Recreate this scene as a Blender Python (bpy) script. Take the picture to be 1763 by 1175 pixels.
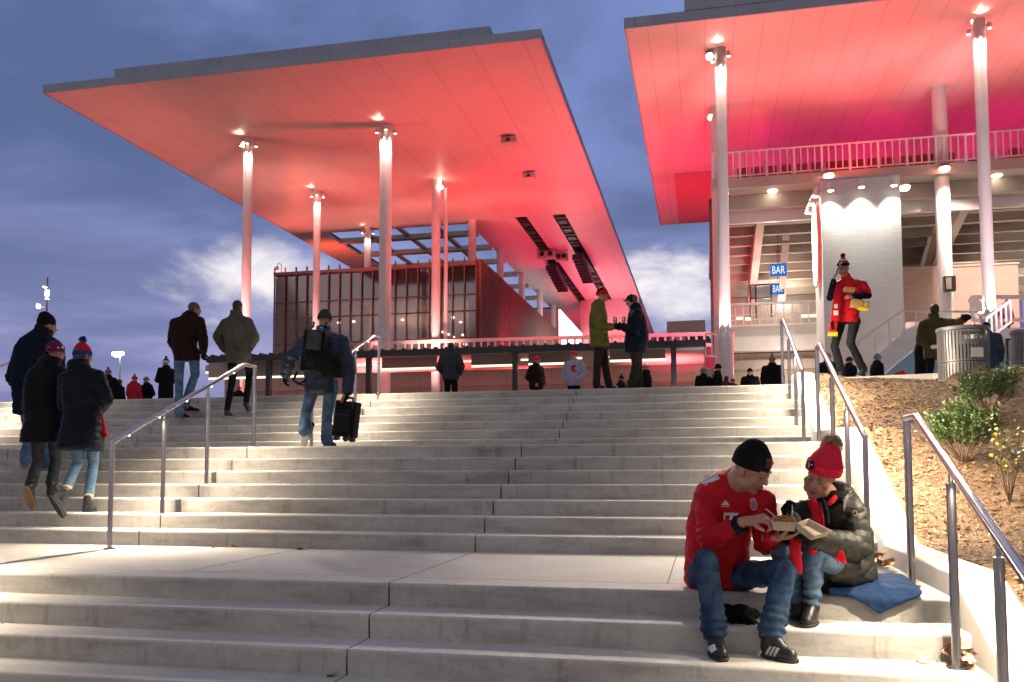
import bpy, bmesh, math, random
import numpy as np
from mathutils import Vector, Matrix, noise as mnoise
from mathutils.bvhtree import BVHTree
random.seed(7)
for _o in list(bpy.data.objects): bpy.data.objects.remove(_o)
SC = bpy.context.scene
COL = SC.collection
# ------------------------------------------------------------------ camera
FPX = 1500.0; PITCH = math.radians(3.57); ROLL = math.radians(-.16); YAW = math.radians(-12.43)
CAM = np.array([2.161, -5.803, .793]); PCX, PCY = 881.5, 713.5
def _axes():
    c, s = math.cos(YAW), math.sin(YAW)
    fw = np.array([s, c, 0]); rt = np.array([c, -s, 0]); up = np.array([0, 0, 1.])
    fw2 = math.cos(PITCH)*fw+math.sin(PITCH)*up; up2 = -math.sin(PITCH)*fw+math.cos(PITCH)*up
    return math.cos(ROLL)*rt+math.sin(ROLL)*up2, -math.sin(ROLL)*rt+math.cos(ROLL)*up2, fw2
RT, UP, FW = _axes()
def at(x, y, X=None, Y=None, Z=None, d=None):
    """photo measurement -> point of the place on a known plane or at a known distance"""
    r = RT*(x-PCX)/FPX-UP*(y-PCY)/FPX+FW
    t = (X-CAM[0])/r[0] if X is not None else (Y-CAM[1])/r[1] if Y is not None else (Z-CAM[2])/r[2] if Z is not None else d
    return Vector(CAM+r*t)
cd = bpy.data.cameras.new('camera'); cam = bpy.data.objects.new('camera', cd); COL.objects.link(cam)
cam.matrix_world = Matrix(((RT[0], UP[0], -FW[0], CAM[0]), (RT[1], UP[1], -FW[1], CAM[1]), (RT[2], UP[2], -FW[2], CAM[2]), (0, 0, 0, 1)))
cd.sensor_width = 36; cd.lens = 36*FPX/1763; cd.shift_y = 126/1763; cd.clip_start = .05; cd.clip_end = 3000
SC.camera = cam
# ------------------------------------------------------------------ render settings
SC.view_settings.view_transform = 'Standard'; SC.view_settings.look = 'None'; SC.view_settings.exposure = 0; SC.view_settings.gamma = 1
SC.render.engine = 'CYCLES'
SC.cycles.use_denoising = True
SC.cycles.max_bounces = 6; SC.cycles.diffuse_bounces = 3; SC.cycles.glossy_bounces = 3; SC.cycles.transmission_bounces = 6; SC.cycles.transparent_max_bounces = 8
SC.cycles.caustics_reflective = False; SC.cycles.caustics_refractive = False
SC.cycles.sample_clamp_indirect = 4
# ------------------------------------------------------------------ world: dusk sky
w = bpy.data.worlds.new('World'); SC.world = w; w.use_nodes = True
nt = w.node_tree; N = nt.nodes; L = nt.links; N.clear()
def nd(t, **k):
    n = N.new(t)
    for a, b in k.items():
        if a in ('operation', 'blend_type', 'data_type', 'noise_dimensions', 'sky_type', 'sun_disc', 'sun_elevation', 'sun_rotation', 'air_density', 'dust_density', 'ozone_density', 'use_clamp', 'interpolation_type'): setattr(n, a, b)
        else: n.inputs[a].default_value = b
    return n
SUN_EL, SUN_ROT = math.radians(1.5), math.radians(200)
sky = nd('ShaderNodeTexSky', sky_type='NISHITA', sun_disc=False, sun_elevation=SUN_EL, sun_rotation=SUN_ROT, air_density=1.6, dust_density=1.0, ozone_density=3.0)
tc = nd('ShaderNodeTexCoord'); sep = nd('ShaderNodeSeparateXYZ'); L.new(tc.outputs['Generated'], sep.inputs[0])
def mth(op, a, b=None, c=None, cl=False):
    n = N.new('ShaderNodeMath'); n.operation = op; n.use_clamp = cl
    for i, v in enumerate((a, b, c)):
        if v is None: continue
        if hasattr(v, 'is_output') or isinstance(v, bpy.types.NodeSocket): L.new(v, n.inputs[i])
        else: n.inputs[i].default_value = v
    return n.outputs[0]
def mixc(f, a, b, bt='MIX'):
    n = N.new('ShaderNodeMix'); n.data_type = 'RGBA'; n.blend_type = bt
    for s, v in ((n.inputs[0], f), (n.inputs[6], a), (n.inputs[7], b)):
        if isinstance(v, bpy.types.NodeSocket): L.new(v, s)
        else: s.default_value = v
    return n.outputs[2]
def mrange(v, a, b, c=0, d=1, sm=True):
    n = N.new('ShaderNodeMapRange'); n.interpolation_type = 'SMOOTHSTEP' if sm else 'LINEAR'
    L.new(v, n.inputs[0]); n.inputs[1].default_value = a; n.inputs[2].default_value = b; n.inputs[3].default_value = c; n.inputs[4].default_value = d
    return n.outputs[0]
X_, Y_, Z_ = sep.outputs
# flat cloud layer: direction projected on a plane overhead
zz = mth('ADD', mth('MAXIMUM', Z_, 0.0), .16)
comb = nd('ShaderNodeCombineXYZ'); L.new(mth('DIVIDE', X_, zz), comb.inputs[0]); L.new(mth('DIVIDE', Y_, zz), comb.inputs[1])
n1 = nd('ShaderNodeTexNoise', Scale=1.05, Detail=7.0, Roughness=.56, Distortion=.35); L.new(comb.outputs[0], n1.inputs['Vector'])
n2 = nd('ShaderNodeTexNoise', Scale=.42, Detail=4.0, Roughness=.5); L.new(comb.outputs[0], n2.inputs['Vector'])
n3 = nd('ShaderNodeTexNoise', Scale=5.2, Detail=8.0, Roughness=.58, Distortion=.25); sc3 = nd('ShaderNodeVectorMath', operation='MULTIPLY'); L.new(tc.outputs['Generated'], sc3.inputs[0]); sc3.inputs[1].default_value = (1, 1, 2.1); L.new(sc3.outputs[0], n3.inputs['Vector'])
dark = mixc(mrange(n1.outputs[0], .40, .62), (.095, .132, .295, 1), (.20, .265, .57, 1))
dark = mixc(mrange(n2.outputs[0], .42, .62, 0, .6), dark, (.095, .13, .28, 1))
low = mixc(mrange(n1.outputs[0], .4, .62), (.20, .225, .46, 1), (.40, .38, .64, 1))
base = mixc(mrange(Z_, .03, .36), low, dark)
def glow(px, py, w0, amp):
    v = at(px, py, d=1.0)-Vector(CAM); v.normalize()
    dn = nd('ShaderNodeVectorMath', operation='DISTANCE'); sc_ = nd('ShaderNodeVectorMath', operation='MULTIPLY')
    L.new(tc.outputs['Generated'], sc_.inputs[0]); sc_.inputs[1].default_value = (1, 1, 1.9)
    L.new(sc_.outputs[0], dn.inputs[0]); dn.inputs[1].default_value = (v.x, v.y, v.z*1.9)
    g = mrange(dn.outputs['Value'], 0, w0, amp, 0)
    return g
br = mth('MAXIMUM', glow(425, 478, .25, 1), glow(1150, 490, .23, 1))
gap = mrange(mth('ADD', mth('MULTIPLY', n3.outputs[0], 1.0), mth('MULTIPLY', br, .50)), .76, 1.04)
base = mixc(mth('MULTIPLY', gap, mrange(br, .05, .5)), base, (1.0, .94, .96, 1))
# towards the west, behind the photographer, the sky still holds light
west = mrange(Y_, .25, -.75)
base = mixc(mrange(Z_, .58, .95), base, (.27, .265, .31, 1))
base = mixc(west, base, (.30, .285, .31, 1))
skyc = mixc(.85, sky.outputs[0], base)
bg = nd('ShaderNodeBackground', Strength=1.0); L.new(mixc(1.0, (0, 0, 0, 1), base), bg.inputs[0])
bg2 = nd('ShaderNodeBackground', Strength=.05); L.new(sky.outputs[0], bg2.inputs[0])
add = N.new('ShaderNodeAddShader'); L.new(bg.outputs[0], add.inputs[0]); L.new(bg2.outputs[0], add.inputs[1])
wo = N.new('ShaderNodeOutputWorld'); L.new(add.outputs[0], wo.inputs[0])
sd = bpy.data.lights.new('sun', 'SUN'); so = bpy.data.objects.new('sun', sd); COL.objects.link(so)
sd.energy = .06; sd.angle = math.radians(15); sd.color = (1, .9, .85); so.rotation_euler = (math.radians(75), 0, math.radians(-20))
# ------------------------------------------------------------------ lamps helper
def spot(name, loc, tgt, W, color, deg=60, blend=.5, rad=.05, parent=None):
    ld = bpy.data.lights.new(name, 'SPOT'); ld.energy = W; ld.color = color; ld.spot_size = math.radians(deg); ld.spot_blend = blend; ld.shadow_soft_size = rad
    o = bpy.data.objects.new(name, ld); COL.objects.link(o); o.location = loc
    d = Vector(tgt)-Vector(loc); o.rotation_euler = d.to_track_quat('-Z', 'Y').to_euler()
    return o
def point(name, loc, W, color, rad=.05):
    ld = bpy.data.lights.new(name, 'POINT'); ld.energy = W; ld.color = color; ld.shadow_soft_size = rad
    o = bpy.data.objects.new(name, ld); COL.objects.link(o); o.location = loc
    return o
WARM = (1, .825, .61); CORAL = (1, .16, .12); MAG = (1, .015, .22); PINKW = (1, .62, .5)

# ------------------------------------------------------------------ mesh helpers
ORG = {}
def org(p): return ORG.get(p.name, Vector((0, 0, 0))) if p else Vector((0, 0, 0))
def thing(name, label, cat, loc=(0, 0, 0), group=None):
    o = bpy.data.objects.new(name, None); COL.objects.link(o); o.location = loc; o.empty_display_size = .1
    ORG[o.name] = Vector(loc); tag(o, label, cat, group); return o
def tag(o, label=None, cat=None, group=None, kind=None):
    if label: o['label'] = label
    if cat: o['category'] = cat
    if group: o['group'] = group
    if kind: o['kind'] = kind
    return o
class MB:
    def __init__(s): s.v = []; s.f = []; s.m = []; s.mi = 0
    def add(s, vs, fs, mi=None):
        b = len(s.v); s.v.extend([tuple(v) for v in vs]); s.f.extend([tuple(i+b for i in f) for f in fs]); s.m.extend([s.mi if mi is None else mi]*len(fs)); return s
    def box(s, a, b, mi=None):
        x0, y0, z0 = [min(a[i], b[i]) for i in range(3)]; x1, y1, z1 = [max(a[i], b[i]) for i in range(3)]
        return s.add([(x0, y0, z0), (x1, y0, z0), (x1, y1, z0), (x0, y1, z0), (x0, y0, z1), (x1, y0, z1), (x1, y1, z1), (x0, y1, z1)],
                     [(0, 3, 2, 1), (4, 5, 6, 7), (0, 1, 5, 4), (1, 2, 6, 5), (2, 3, 7, 6), (3, 0, 4, 7)], mi)
    def obox(s, c, ax, h, mi=None):
        c = Vector(c); vs = []
        for k in (-1, 1):
            for (i, j) in ((-1, -1), (1, -1), (1, 1), (-1, 1)):
                vs.append(c+ax[0]*h[0]*i+ax[1]*h[1]*j+ax[2]*h[2]*k)
        return s.add(vs, [(0, 3, 2, 1), (4, 5, 6, 7), (0, 1, 5, 4), (1, 2, 6, 5), (2, 3, 7, 6), (3, 0, 4, 7)], mi)
    def beam(s, p, q, wx, wz, mi=None, upv=(0, 0, 1)):
        p, q = Vector(p), Vector(q); d = (q-p); l = d.length; d.normalize(); sx = d.cross(Vector(upv))
        if sx.length < 1e-4: sx = Vector((1, 0, 0))
        sx.normalize(); u = sx.cross(d); return s.obox((p+q)/2, (sx, d, u), (wx/2, l/2, wz/2), mi)
    def tube(s, p, q, r0, r1=None, n=12, caps=True, mi=None):
        return s.ptube([p, q], [r0, r0 if r1 is None else r1], n, caps, mi)
    def ptube(s, pts, rs, n=10, caps=True, mi=None):
        pts = [Vector(p) for p in pts]
        if not hasattr(rs, '__len__'): rs = [rs]*len(pts)
        vs = []; fs = []; pu = None
        for i, p in enumerate(pts):
            a = pts[max(i-1, 0)]; b = pts[min(i+1, len(pts)-1)]; d = (b-a)
            if d.length < 1e-7: d = Vector((0, 0, 1))
            d.normalize()
            if pu is None:
                pu = d.orthogonal().normalized()
                if abs(d.z) < .95: pu = (Vector((0, 0, 1))-d*d.z).normalized()
            pu = (pu-d*pu.dot(d)).normalized(); pv = d.cross(pu)
            sc2 = 1.0
            if 0 < i < len(pts)-1:
                e = (pts[i]-pts[i-1]).normalized(); cosh = max(.35, e.dot(d)); sc2 = 1/cosh
            for k in range(n):
                t = 2*math.pi*k/n; vs.append(p+(pu*math.cos(t)+pv*math.sin(t))*rs[i]*(1 if sc2 == 1 else min(sc2, 1.3)))
        for i in range(len(pts)-1):
            for k in range(n): fs.append((i*n+k, i*n+(k+1) % n, (i+1)*n+(k+1) % n, (i+1)*n+k))
        if caps: fs.append(tuple(range(n-1, -1, -1))); fs.append(tuple((len(pts)-1)*n+k for k in range(n)))
        return s.add(vs, fs, mi)
    def capsule(s, p, q, r0, r1, n=14, mi=None):
        p, q = Vector(p), Vector(q); d = q-p; l = d.length
        if l < 1e-6: d = Vector((0, 0, 1)); l = 1e-6
        d.normalize(); pts = []; rs = []
        for k in range(5): a = math.pi/2*(1-k/4); pts.append(p-d*r0*math.sin(a)*.999); rs.append(max(r0*math.cos(a), r0*.02))
        for k in range(5): a = math.pi/2*(k/4); pts.append(q+d*r1*math.sin(a)*.999); rs.append(max(r1*math.cos(a), r1*.02))
        u = d.orthogonal().normalized(); v = d.cross(u); vs = []; fs = []
        for pp, rr in zip(pts, rs):
            for k in range(n): t = 2*math.pi*k/n; vs.append(pp+(u*math.cos(t)+v*math.sin(t))*rr)
        for i in range(len(pts)-1):
            for k in range(n): fs.append((i*n+k, i*n+(k+1) % n, (i+1)*n+(k+1) % n, (i+1)*n+k))
        fs.append(tuple(range(n-1, -1, -1))); fs.append(tuple((len(pts)-1)*n+k for k in range(n)))
        return s.add(vs, fs, mi)
    def ell(s, c, r, ax=None, n=16, m=10, mi=None):
        c = Vector(c); ax = ax or (Vector((1, 0, 0)), Vector((0, 1, 0)), Vector((0, 0, 1)))
        vs = []; fs = []
        for i in range(1, m):
            a = math.pi*i/m
            for k in range(n):
                t = 2*math.pi*k/n
                vs.append(c+ax[0]*r[0]*math.sin(a)*math.cos(t)+ax[1]*r[1]*math.sin(a)*math.sin(t)-ax[2]*r[2]*math.cos(a))
        for i in range(m-2):
            for k in range(n): fs.append((i*n+k, i*n+(k+1) % n, (i+1)*n+(k+1) % n, (i+1)*n+k))
        b = len(vs); vs.append(c-ax[2]*r[2]); vs.append(c+ax[2]*r[2])
        for k in range(n): fs.append((b, (k+1) % n, k)); fs.append((b+1, (m-2)*n+k, (m-2)*n+(k+1) % n))
        return s.add(vs, fs, mi)
    def loft(s, rings, closed=True, mi=None):
        n = len(rings[0]); vs = [p for r in rings for p in r]; fs = []
        for i in range(len(rings)-1):
            for k in range(n): fs.append((i*n+k, i*n+(k+1) % n, (i+1)*n+(k+1) % n, (i+1)*n+k))
        if closed: fs.append(tuple(range(n-1, -1, -1))); fs.append(tuple((len(rings)-1)*n+k for k in range(n)))
        return s.add(vs, fs, mi)
    def prism(s, poly, vec, mi=None):
        n = len(poly); vec = Vector(vec); a = [Vector(p) for p in poly]; b = [p+vec for p in a]
        fs = [tuple(range(n)), tuple(range(2*n-1, n-1, -1))]+[(i, i+n, (i+1) % n+n, (i+1) % n) for i in range(n)]
        return s.add(a+b, fs, mi)
    def mesh(s, o=Vector((0, 0, 0))):
        me = bpy.data.meshes.new('m'); me.from_pydata([(v[0]-o.x, v[1]-o.y, v[2]-o.z) for v in s.v], [], s.f); me.polygons.foreach_set('material_index', s.m); return me
    def build(s, name, mats, parent=None, smooth=False, bevel=0, loc=None, fix=True, label=None, cat=None, group=None, kind=None, ang=None):
        o_ = org(parent) if parent else Vector(loc) if loc is not None else Vector((0, 0, 0))
        me = s.mesh(o_); me.name = name
        ob = bpy.data.objects.new(name, me); COL.objects.link(ob)
        for m in (mats if isinstance(mats, (list, tuple)) else [mats]): me.materials.append(m)
        if fix:
            bm = bmesh.new(); bm.from_mesh(me); bmesh.ops.recalc_face_normals(bm, faces=bm.faces); bm.to_mesh(me); bm.free()
        if smooth:
            me.polygons.foreach_set('use_smooth', [True]*len(me.polygons))
            if ang: me.set_sharp_from_angle(angle=math.radians(ang))
        if bevel:
            b = ob.modifiers.new('b', 'BEVEL'); b.width = bevel; b.segments = 2; b.limit_method = 'ANGLE'; b.harden_normals = False
        if parent: ob.parent = parent
        else: ob.location = o_
        ORG[ob.name] = o_
        return tag(ob, label, cat, group, kind)
def copy_tree(o, parent=None, loc=None, label=None):
    c = o.copy(); COL.objects.link(c); c.parent = parent
    if loc is not None: c.location = loc
    if label: c['label'] = label
    for ch in list(o.children): copy_tree(ch, c)
    return c
# ------------------------------------------------------------------ materials
def mat(name, c1, c2=None, rough=.6, metal=0., scale=8., stretch=(1, 1, 1), bump=0., bscale=40., detail=6., spec=.5, lo=.35, hi=.65, coat=0, sheen=0, c3=None, s3=1.5, emit=None, estr=0, bdist=.01, alpha=None, trans=0, rvar=0):
    m = bpy.data.materials.new(name); m.use_nodes = True; t = m.node_tree; P = t.nodes['Principled BSDF']
    P.inputs['Roughness'].default_value = rough; P.inputs['Metallic'].default_value = metal; P.inputs['Specular IOR Level'].default_value = spec
    P.inputs['Coat Weight'].default_value = coat; P.inputs['Sheen Weight'].default_value = sheen; P.inputs['Transmission Weight'].default_value = trans
    P.inputs['Base Color'].default_value = (*c1, 1)
    co = t.nodes.new('ShaderNodeTexCoord'); mp = t.nodes.new('ShaderNodeMapping'); mp.inputs['Scale'].default_value = stretch; t.links.new(co.outputs['Object'], mp.inputs[0])
    c2 = c2 or tuple(x*.82 for x in c1)
    nz = t.nodes.new('ShaderNodeTexNoise'); nz.inputs['Scale'].default_value = scale; nz.inputs['Detail'].default_value = detail; nz.inputs['Roughness'].default_value = .6; t.links.new(mp.outputs[0], nz.inputs['Vector'])
    mr = t.nodes.new('ShaderNodeMapRange'); mr.inputs[1].default_value = lo; mr.inputs[2].default_value = hi; t.links.new(nz.outputs[0], mr.inputs[0])
    mx = t.nodes.new('ShaderNodeMix'); mx.data_type = 'RGBA'; mx.inputs[6].default_value = (*c1, 1); mx.inputs[7].default_value = (*c2, 1); t.links.new(mr.outputs[0], mx.inputs[0])
    out = mx.outputs[2]
    if c3:
        n3 = t.nodes.new('ShaderNodeTexNoise'); n3.inputs['Scale'].default_value = s3; n3.inputs['Detail'].default_value = 5; t.links.new(mp.outputs[0], n3.inputs['Vector'])
        m3 = t.nodes.new('ShaderNodeMapRange'); m3.inputs[1].default_value = .5; m3.inputs[2].default_value = .7; t.links.new(n3.outputs[0], m3.inputs[0])
        x3 = t.nodes.new('ShaderNodeMix'); x3.data_type = 'RGBA'; t.links.new(out, x3.inputs[6]); x3.inputs[7].default_value = (*c3, 1); t.links.new(m3.outputs[0], x3.inputs[0]); out = x3.outputs[2]
    t.links.new(out, P.inputs['Base Color'])
    if rvar:
        rr = t.nodes.new('ShaderNodeMapRange'); rr.inputs[3].default_value = max(.02, rough-rvar); rr.inputs[4].default_value = min(1, rough+rvar); t.links.new(nz.outputs[0], rr.inputs[0]); t.links.new(rr.outputs[0], P.inputs['Roughness'])
    if bump:
        bn = t.nodes.new('ShaderNodeTexNoise'); bn.inputs['Scale'].default_value = bscale; bn.inputs['Detail'].default_value = 5; t.links.new(mp.outputs[0], bn.inputs['Vector'])
        bu = t.nodes.new('ShaderNodeBump'); bu.inputs['Strength'].default_value = bump; bu.inputs['Distance'].default_value = bdist; t.links.new(bn.outputs[0], bu.inputs['Height']); t.links.new(bu.outputs[0], P.inputs['Normal'])
    if emit: P.inputs['Emission Color'].default_value = (*emit, 1); P.inputs['Emission Strength'].default_value = estr
    if alpha is not None: P.inputs['Alpha'].default_value = alpha
    m['_p'] = 1
    return m
def seams(m, sx, sy, w=.02, dark=.75, ax=(0, 1), oy=0):
    """panel joints: thin darker lines every sx / sy metres, in object space"""
    t = m.node_tree; P = t.nodes['Principled BSDF']; co = t.nodes.new('ShaderNodeTexCoord'); sp = t.nodes.new('ShaderNodeSeparateXYZ'); t.links.new(co.outputs['Object'], sp.inputs[0])
    def M(op, a, b):
        n = t.nodes.new('ShaderNodeMath'); n.operation = op
        for i, v in enumerate((a, b)):
            if isinstance(v, bpy.types.NodeSocket): t.links.new(v, n.inputs[i])
            else: n.inputs[i].default_value = v
        return n.outputs[0]
    ls = []
    for a, s_, ww, k in ((ax[0], sx, w, 1), (ax[1], sy, w*.6, .5)):
        if not s_: continue
        fr = M('FRACT', M('ADD', M('DIVIDE', sp.outputs[a], s_), 100), 0); ls.append(M('MULTIPLY', M('LESS_THAN', fr, ww/s_), k))
    line = ls[0] if len(ls) == 1 else M('MAXIMUM', ls[0], ls[1])
    src = P.inputs['Base Color'].links[0].from_socket; mx = t.nodes.new('ShaderNodeMix'); mx.data_type = 'RGBA'; mx.blend_type = 'MULTIPLY'
    t.links.new(line, mx.inputs[0]); t.links.new(src, mx.inputs[6]); mx.inputs[7].default_value = (dark, dark, dark, 1); t.links.new(mx.outputs[2], P.inputs['Base Color'])
    return m
def emis(name, c, s):
    m = bpy.data.materials.new(name); m.use_nodes = True; t = m.node_tree; t.nodes.clear()
    e = t.nodes.new('ShaderNodeEmission'); e.inputs[0].default_value = (*c, 1); e.inputs[1].default_value = s; o = t.nodes.new('ShaderNodeOutputMaterial'); t.links.new(e.outputs[0], o.inputs[0]); return m

def riser_stain(m):
    """run-off stains and form marks on the upright faces"""
    t = m.node_tree; P = t.nodes['Principled BSDF']; src = P.inputs['Base Color'].links[0].from_socket; N_ = t.nodes.new; L_ = t.links.new
    g = N_('ShaderNodeNewGeometry'); sp = N_('ShaderNodeSeparateXYZ'); L_(g.outputs['Normal'], sp.inputs[0]); ab = N_('ShaderNodeMath'); ab.operation = 'ABSOLUTE'; L_(sp.outputs[1], ab.inputs[0])
    co = N_('ShaderNodeTexCoord'); mp = N_('ShaderNodeMapping'); mp.inputs['Scale'].default_value = (1.3, 1, 5.5); L_(co.outputs['Object'], mp.inputs[0])
    n = N_('ShaderNodeTexNoise'); n.inputs['Scale'].default_value = 1.15; n.inputs['Detail'].default_value = 9; n.inputs['Roughness'].default_value = .68; L_(mp.outputs[0], n.inputs['Vector'])
    r = N_('ShaderNodeMapRange'); r.inputs[1].default_value = .47; r.inputs[2].default_value = .70; L_(n.outputs[0], r.inputs[0])
    mu = N_('ShaderNodeMath'); mu.operation = 'MULTIPLY'; L_(r.outputs[0], mu.inputs[0]); L_(ab.outputs[0], mu.inputs[1])
    x = N_('ShaderNodeMix'); x.data_type = 'RGBA'; x.blend_type = 'MULTIPLY'; L_(mu.outputs[0], x.inputs[0]); L_(src, x.inputs[6]); x.inputs[7].default_value = (.66, .64, .62, 1)
    # specks and pits everywhere
    v = N_('ShaderNodeTexNoise'); v.inputs['Scale'].default_value = 85; v.inputs['Detail'].default_value = 4; L_(co.outputs['Object'], v.inputs['Vector']); r2 = N_('ShaderNodeMapRange'); r2.inputs[1].default_value = .60; r2.inputs[2].default_value = .72; r2.inputs[4].default_value = .55; L_(v.outputs[0], r2.inputs[0])
    x2 = N_('ShaderNodeMix'); x2.data_type = 'RGBA'; x2.blend_type = 'MULTIPLY'; L_(r2.outputs[0], x2.inputs[0]); L_(x.outputs[2], x2.inputs[6]); x2.inputs[7].default_value = (.62, .6, .58, 1)
    n4 = N_('ShaderNodeTexNoise'); n4.inputs['Scale'].default_value = .55; n4.inputs['Detail'].default_value = 3; L_(co.outputs['Object'], n4.inputs['Vector']); r4 = N_('ShaderNodeMapRange'); r4.inputs[1].default_value = .35; r4.inputs[2].default_value = .65; r4.inputs[3].default_value = .84; r4.inputs[4].default_value = 1.06; L_(n4.outputs[0], r4.inputs[0])
    x4 = N_('ShaderNodeMix'); x4.data_type = 'RGBA'; x4.blend_type = 'MULTIPLY'; x4.inputs[0].default_value = 1; L_(x2.outputs[2], x4.inputs[6]); L_(r4.outputs[0], x4.inputs[7])
    n5 = N_('ShaderNodeTexNoise'); n5.inputs['Scale'].default_value = 16; n5.inputs['Detail'].default_value = 7; n5.inputs['Roughness'].default_value = .75; L_(co.outputs['Object'], n5.inputs['Vector']); r5 = N_('ShaderNodeMapRange'); r5.inputs[1].default_value = .3; r5.inputs[2].default_value = .7; r5.inputs[3].default_value = .84; r5.inputs[4].default_value = 1.08; L_(n5.outputs[0], r5.inputs[0])
    x5 = N_('ShaderNodeMix'); x5.data_type = 'RGBA'; x5.blend_type = 'MULTIPLY'; x5.inputs[0].default_value = 1; L_(x4.outputs[2], x5.inputs[6]); L_(r5.outputs[0], x5.inputs[7])
    m6 = N_('ShaderNodeMapping'); m6.inputs['Scale'].default_value = (2.6, 1, .35); L_(co.outputs['Object'], m6.inputs[0]); n6 = N_('ShaderNodeTexNoise'); n6.inputs['Scale'].default_value = 3.2; n6.inputs['Detail'].default_value = 8; n6.inputs['Roughness'].default_value = .7; L_(m6.outputs[0], n6.inputs['Vector']); r6 = N_('ShaderNodeMapRange'); r6.inputs[1].default_value = .56; r6.inputs[2].default_value = .74; L_(n6.outputs[0], r6.inputs[0]); u6 = N_('ShaderNodeMath'); u6.operation = 'MULTIPLY'; L_(r6.outputs[0], u6.inputs[0]); L_(ab.outputs[0], u6.inputs[1])
    x6 = N_('ShaderNodeMix'); x6.data_type = 'RGBA'; x6.blend_type = 'MULTIPLY'; L_(u6.outputs[0], x6.inputs[0]); L_(x5.outputs[2], x6.inputs[6]); x6.inputs[7].default_value = (.55, .52, .47, 1); L_(x6.outputs[2], P.inputs['Base Color'])
    return m
# ================================================================== materials of the place
M = {}
M['conc'] = mat('cast_concrete', (.59, .56, .515), (.52, .495, .455), rough=.82, scale=1.6, stretch=(.6, 1, 2.5), bump=.25, bscale=90, c3=(.53, .505, .465), s3=3.2, bdist=.003)
riser_stain(M['conc'])
M['conc_d'] = mat('joint_filler', (.15, .14, .13), rough=.95, scale=6)
M['wallc'] = mat('smooth_concrete', (.55, .52, .48), (.49, .46, .42), rough=.8, scale=2.2, bump=.15, bscale=60, bdist=.003)
M['pave'] = seams(mat('plaza_paving', (.42, .40, .38), (.35, .33, .31), rough=.8, scale=1.2, bump=.2, bscale=50, bdist=.003), 1.8, 1.8, .02, .5)
M['asph'] = mat('asphalt', (.06, .06, .062), rough=.9, scale=20, bump=.4, bscale=120)
M['steel'] = mat('brushed_steel', (.66, .64, .63), (.60, .58, .57), rough=.2, metal=1, scale=14, stretch=(6, 6, .6), rvar=.07)
M['white'] = mat('white_painted_steel', (.72, .68, .66), (.66, .62, .60), rough=.42, scale=3)
M['soffit'] = seams(mat('soffit_panel', (.60, .50, .47), (.56, .46, .43), rough=.42, scale=.6, spec=.2), 1.85, .62, .035, .72)
M['soffit_r'] = seams(mat('soffit_panel_wide', (.60, .50, .47), (.56, .46, .43), rough=.42, scale=.6, spec=.2), .95, 3.1, .03, .72)
M['fascia'] = seams(mat('grey_fascia', (.34, .36, .44), (.29, .31, .39), rough=.5, scale=.8), 3.3, 0, .03, .7)
M['dsteel'] = mat('dark_steel', (.035, .035, .04), rough=.5, metal=.3, scale=5)
M['mull'] = mat('red_brown_fin', (.19, .095, .08), (.15, .075, .065), rough=.5, scale=4)
M['pinkwall'] = seams(mat('pale_pink_concrete', (.50, .36, .32), (.43, .31, .27), rough=.8, scale=1), 2.4, 0, .03, .7)
M['beige'] = mat('beige_steel', (.45, .38, .33), (.40, .34, .29), rough=.6, scale=1.5)
M['plank'] = mat('seating_underside', (.36, .31, .26), (.26, .22, .185), rough=.8, scale=2.0, stretch=(.3, 1, 1), c3=(.20, .17, .14), s3=.8)
M['whited'] = mat('downlight_housing', (.5, .46, .44), rough=.5)
def brickmat(name, c1, c2, cm, sx=.6, sz=.2, plane='xz', bump=.35):
    m = mat(name, c1, c2, rough=.7, scale=1.5); t = m.node_tree; P = t.nodes['Principled BSDF']
    co = t.nodes.new('ShaderNodeTexCoord'); sp = t.nodes.new('ShaderNodeSeparateXYZ'); cb = t.nodes.new('ShaderNodeCombineXYZ'); t.links.new(co.outputs['Object'], sp.inputs[0])
    ad = t.nodes.new('ShaderNodeMath'); ad.operation = 'ADD'; t.links.new(sp.outputs[0], ad.inputs[0]); t.links.new(sp.outputs[1], ad.inputs[1])
    t.links.new(ad.outputs[0], cb.inputs[0]); t.links.new(sp.outputs[2], cb.inputs[1])
    b = t.nodes.new('ShaderNodeTexBrick'); b.inputs['Scale'].default_value = 1; b.inputs['Brick Width'].default_value = sx; b.inputs['Row Height'].default_value = sz; b.inputs['Mortar Size'].default_value = .012
    b.inputs['Color1'].default_value = (*c1, 1); b.inputs['Color2'].default_value = (*c2, 1); b.inputs['Mortar'].default_value = (*cm, 1); t.links.new(cb.outputs[0], b.inputs['Vector']); t.links.new(b.outputs[0], P.inputs['Base Color'])
    bu = t.nodes.new('ShaderNodeBump'); bu.inputs['Strength'].default_value = bump; bu.inputs['Distance'].default_value = .03; t.links.new(b.outputs['Color'], bu.inputs['Height']); t.links.new(bu.outputs[0], P.inputs['Normal'])
    return m
M['brickw'] = brickmat('pale_grey_block', (.60, .61, .60), (.56, .57, .56), (.52, .53, .53), .62, .13)
M['brickb'] = brickmat('rosy_beige_brick', (.46, .33, .27), (.42, .30, .25), (.36, .27, .23), .5, .16)
M['brickd'] = brickmat('brown_brick', (.16, .075, .055), (.10, .05, .04), (.2, .14, .12), .4, .14)
M['bluew'] = seams(mat('pale_blue_panel', (.24, .38, .50), (.21, .34, .46), rough=.6, scale=1), 1.3, 0, .03, .7)
M['red'] = mat('red_plastic_seat', (.5, .02, .03), rough=.45)
M['lampw'] = emis('warm_lamp_glow', (1, .86, .66), 14)
M['lampc'] = emis('coral_lamp_glow', (1, .42, .30), 12)
M['tubeg'] = emis('tube_light_glow', (1, .88, .60), 1.7)
M['pend'] = emis('pendant_glow', (1, .93, .78), 6)
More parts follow.
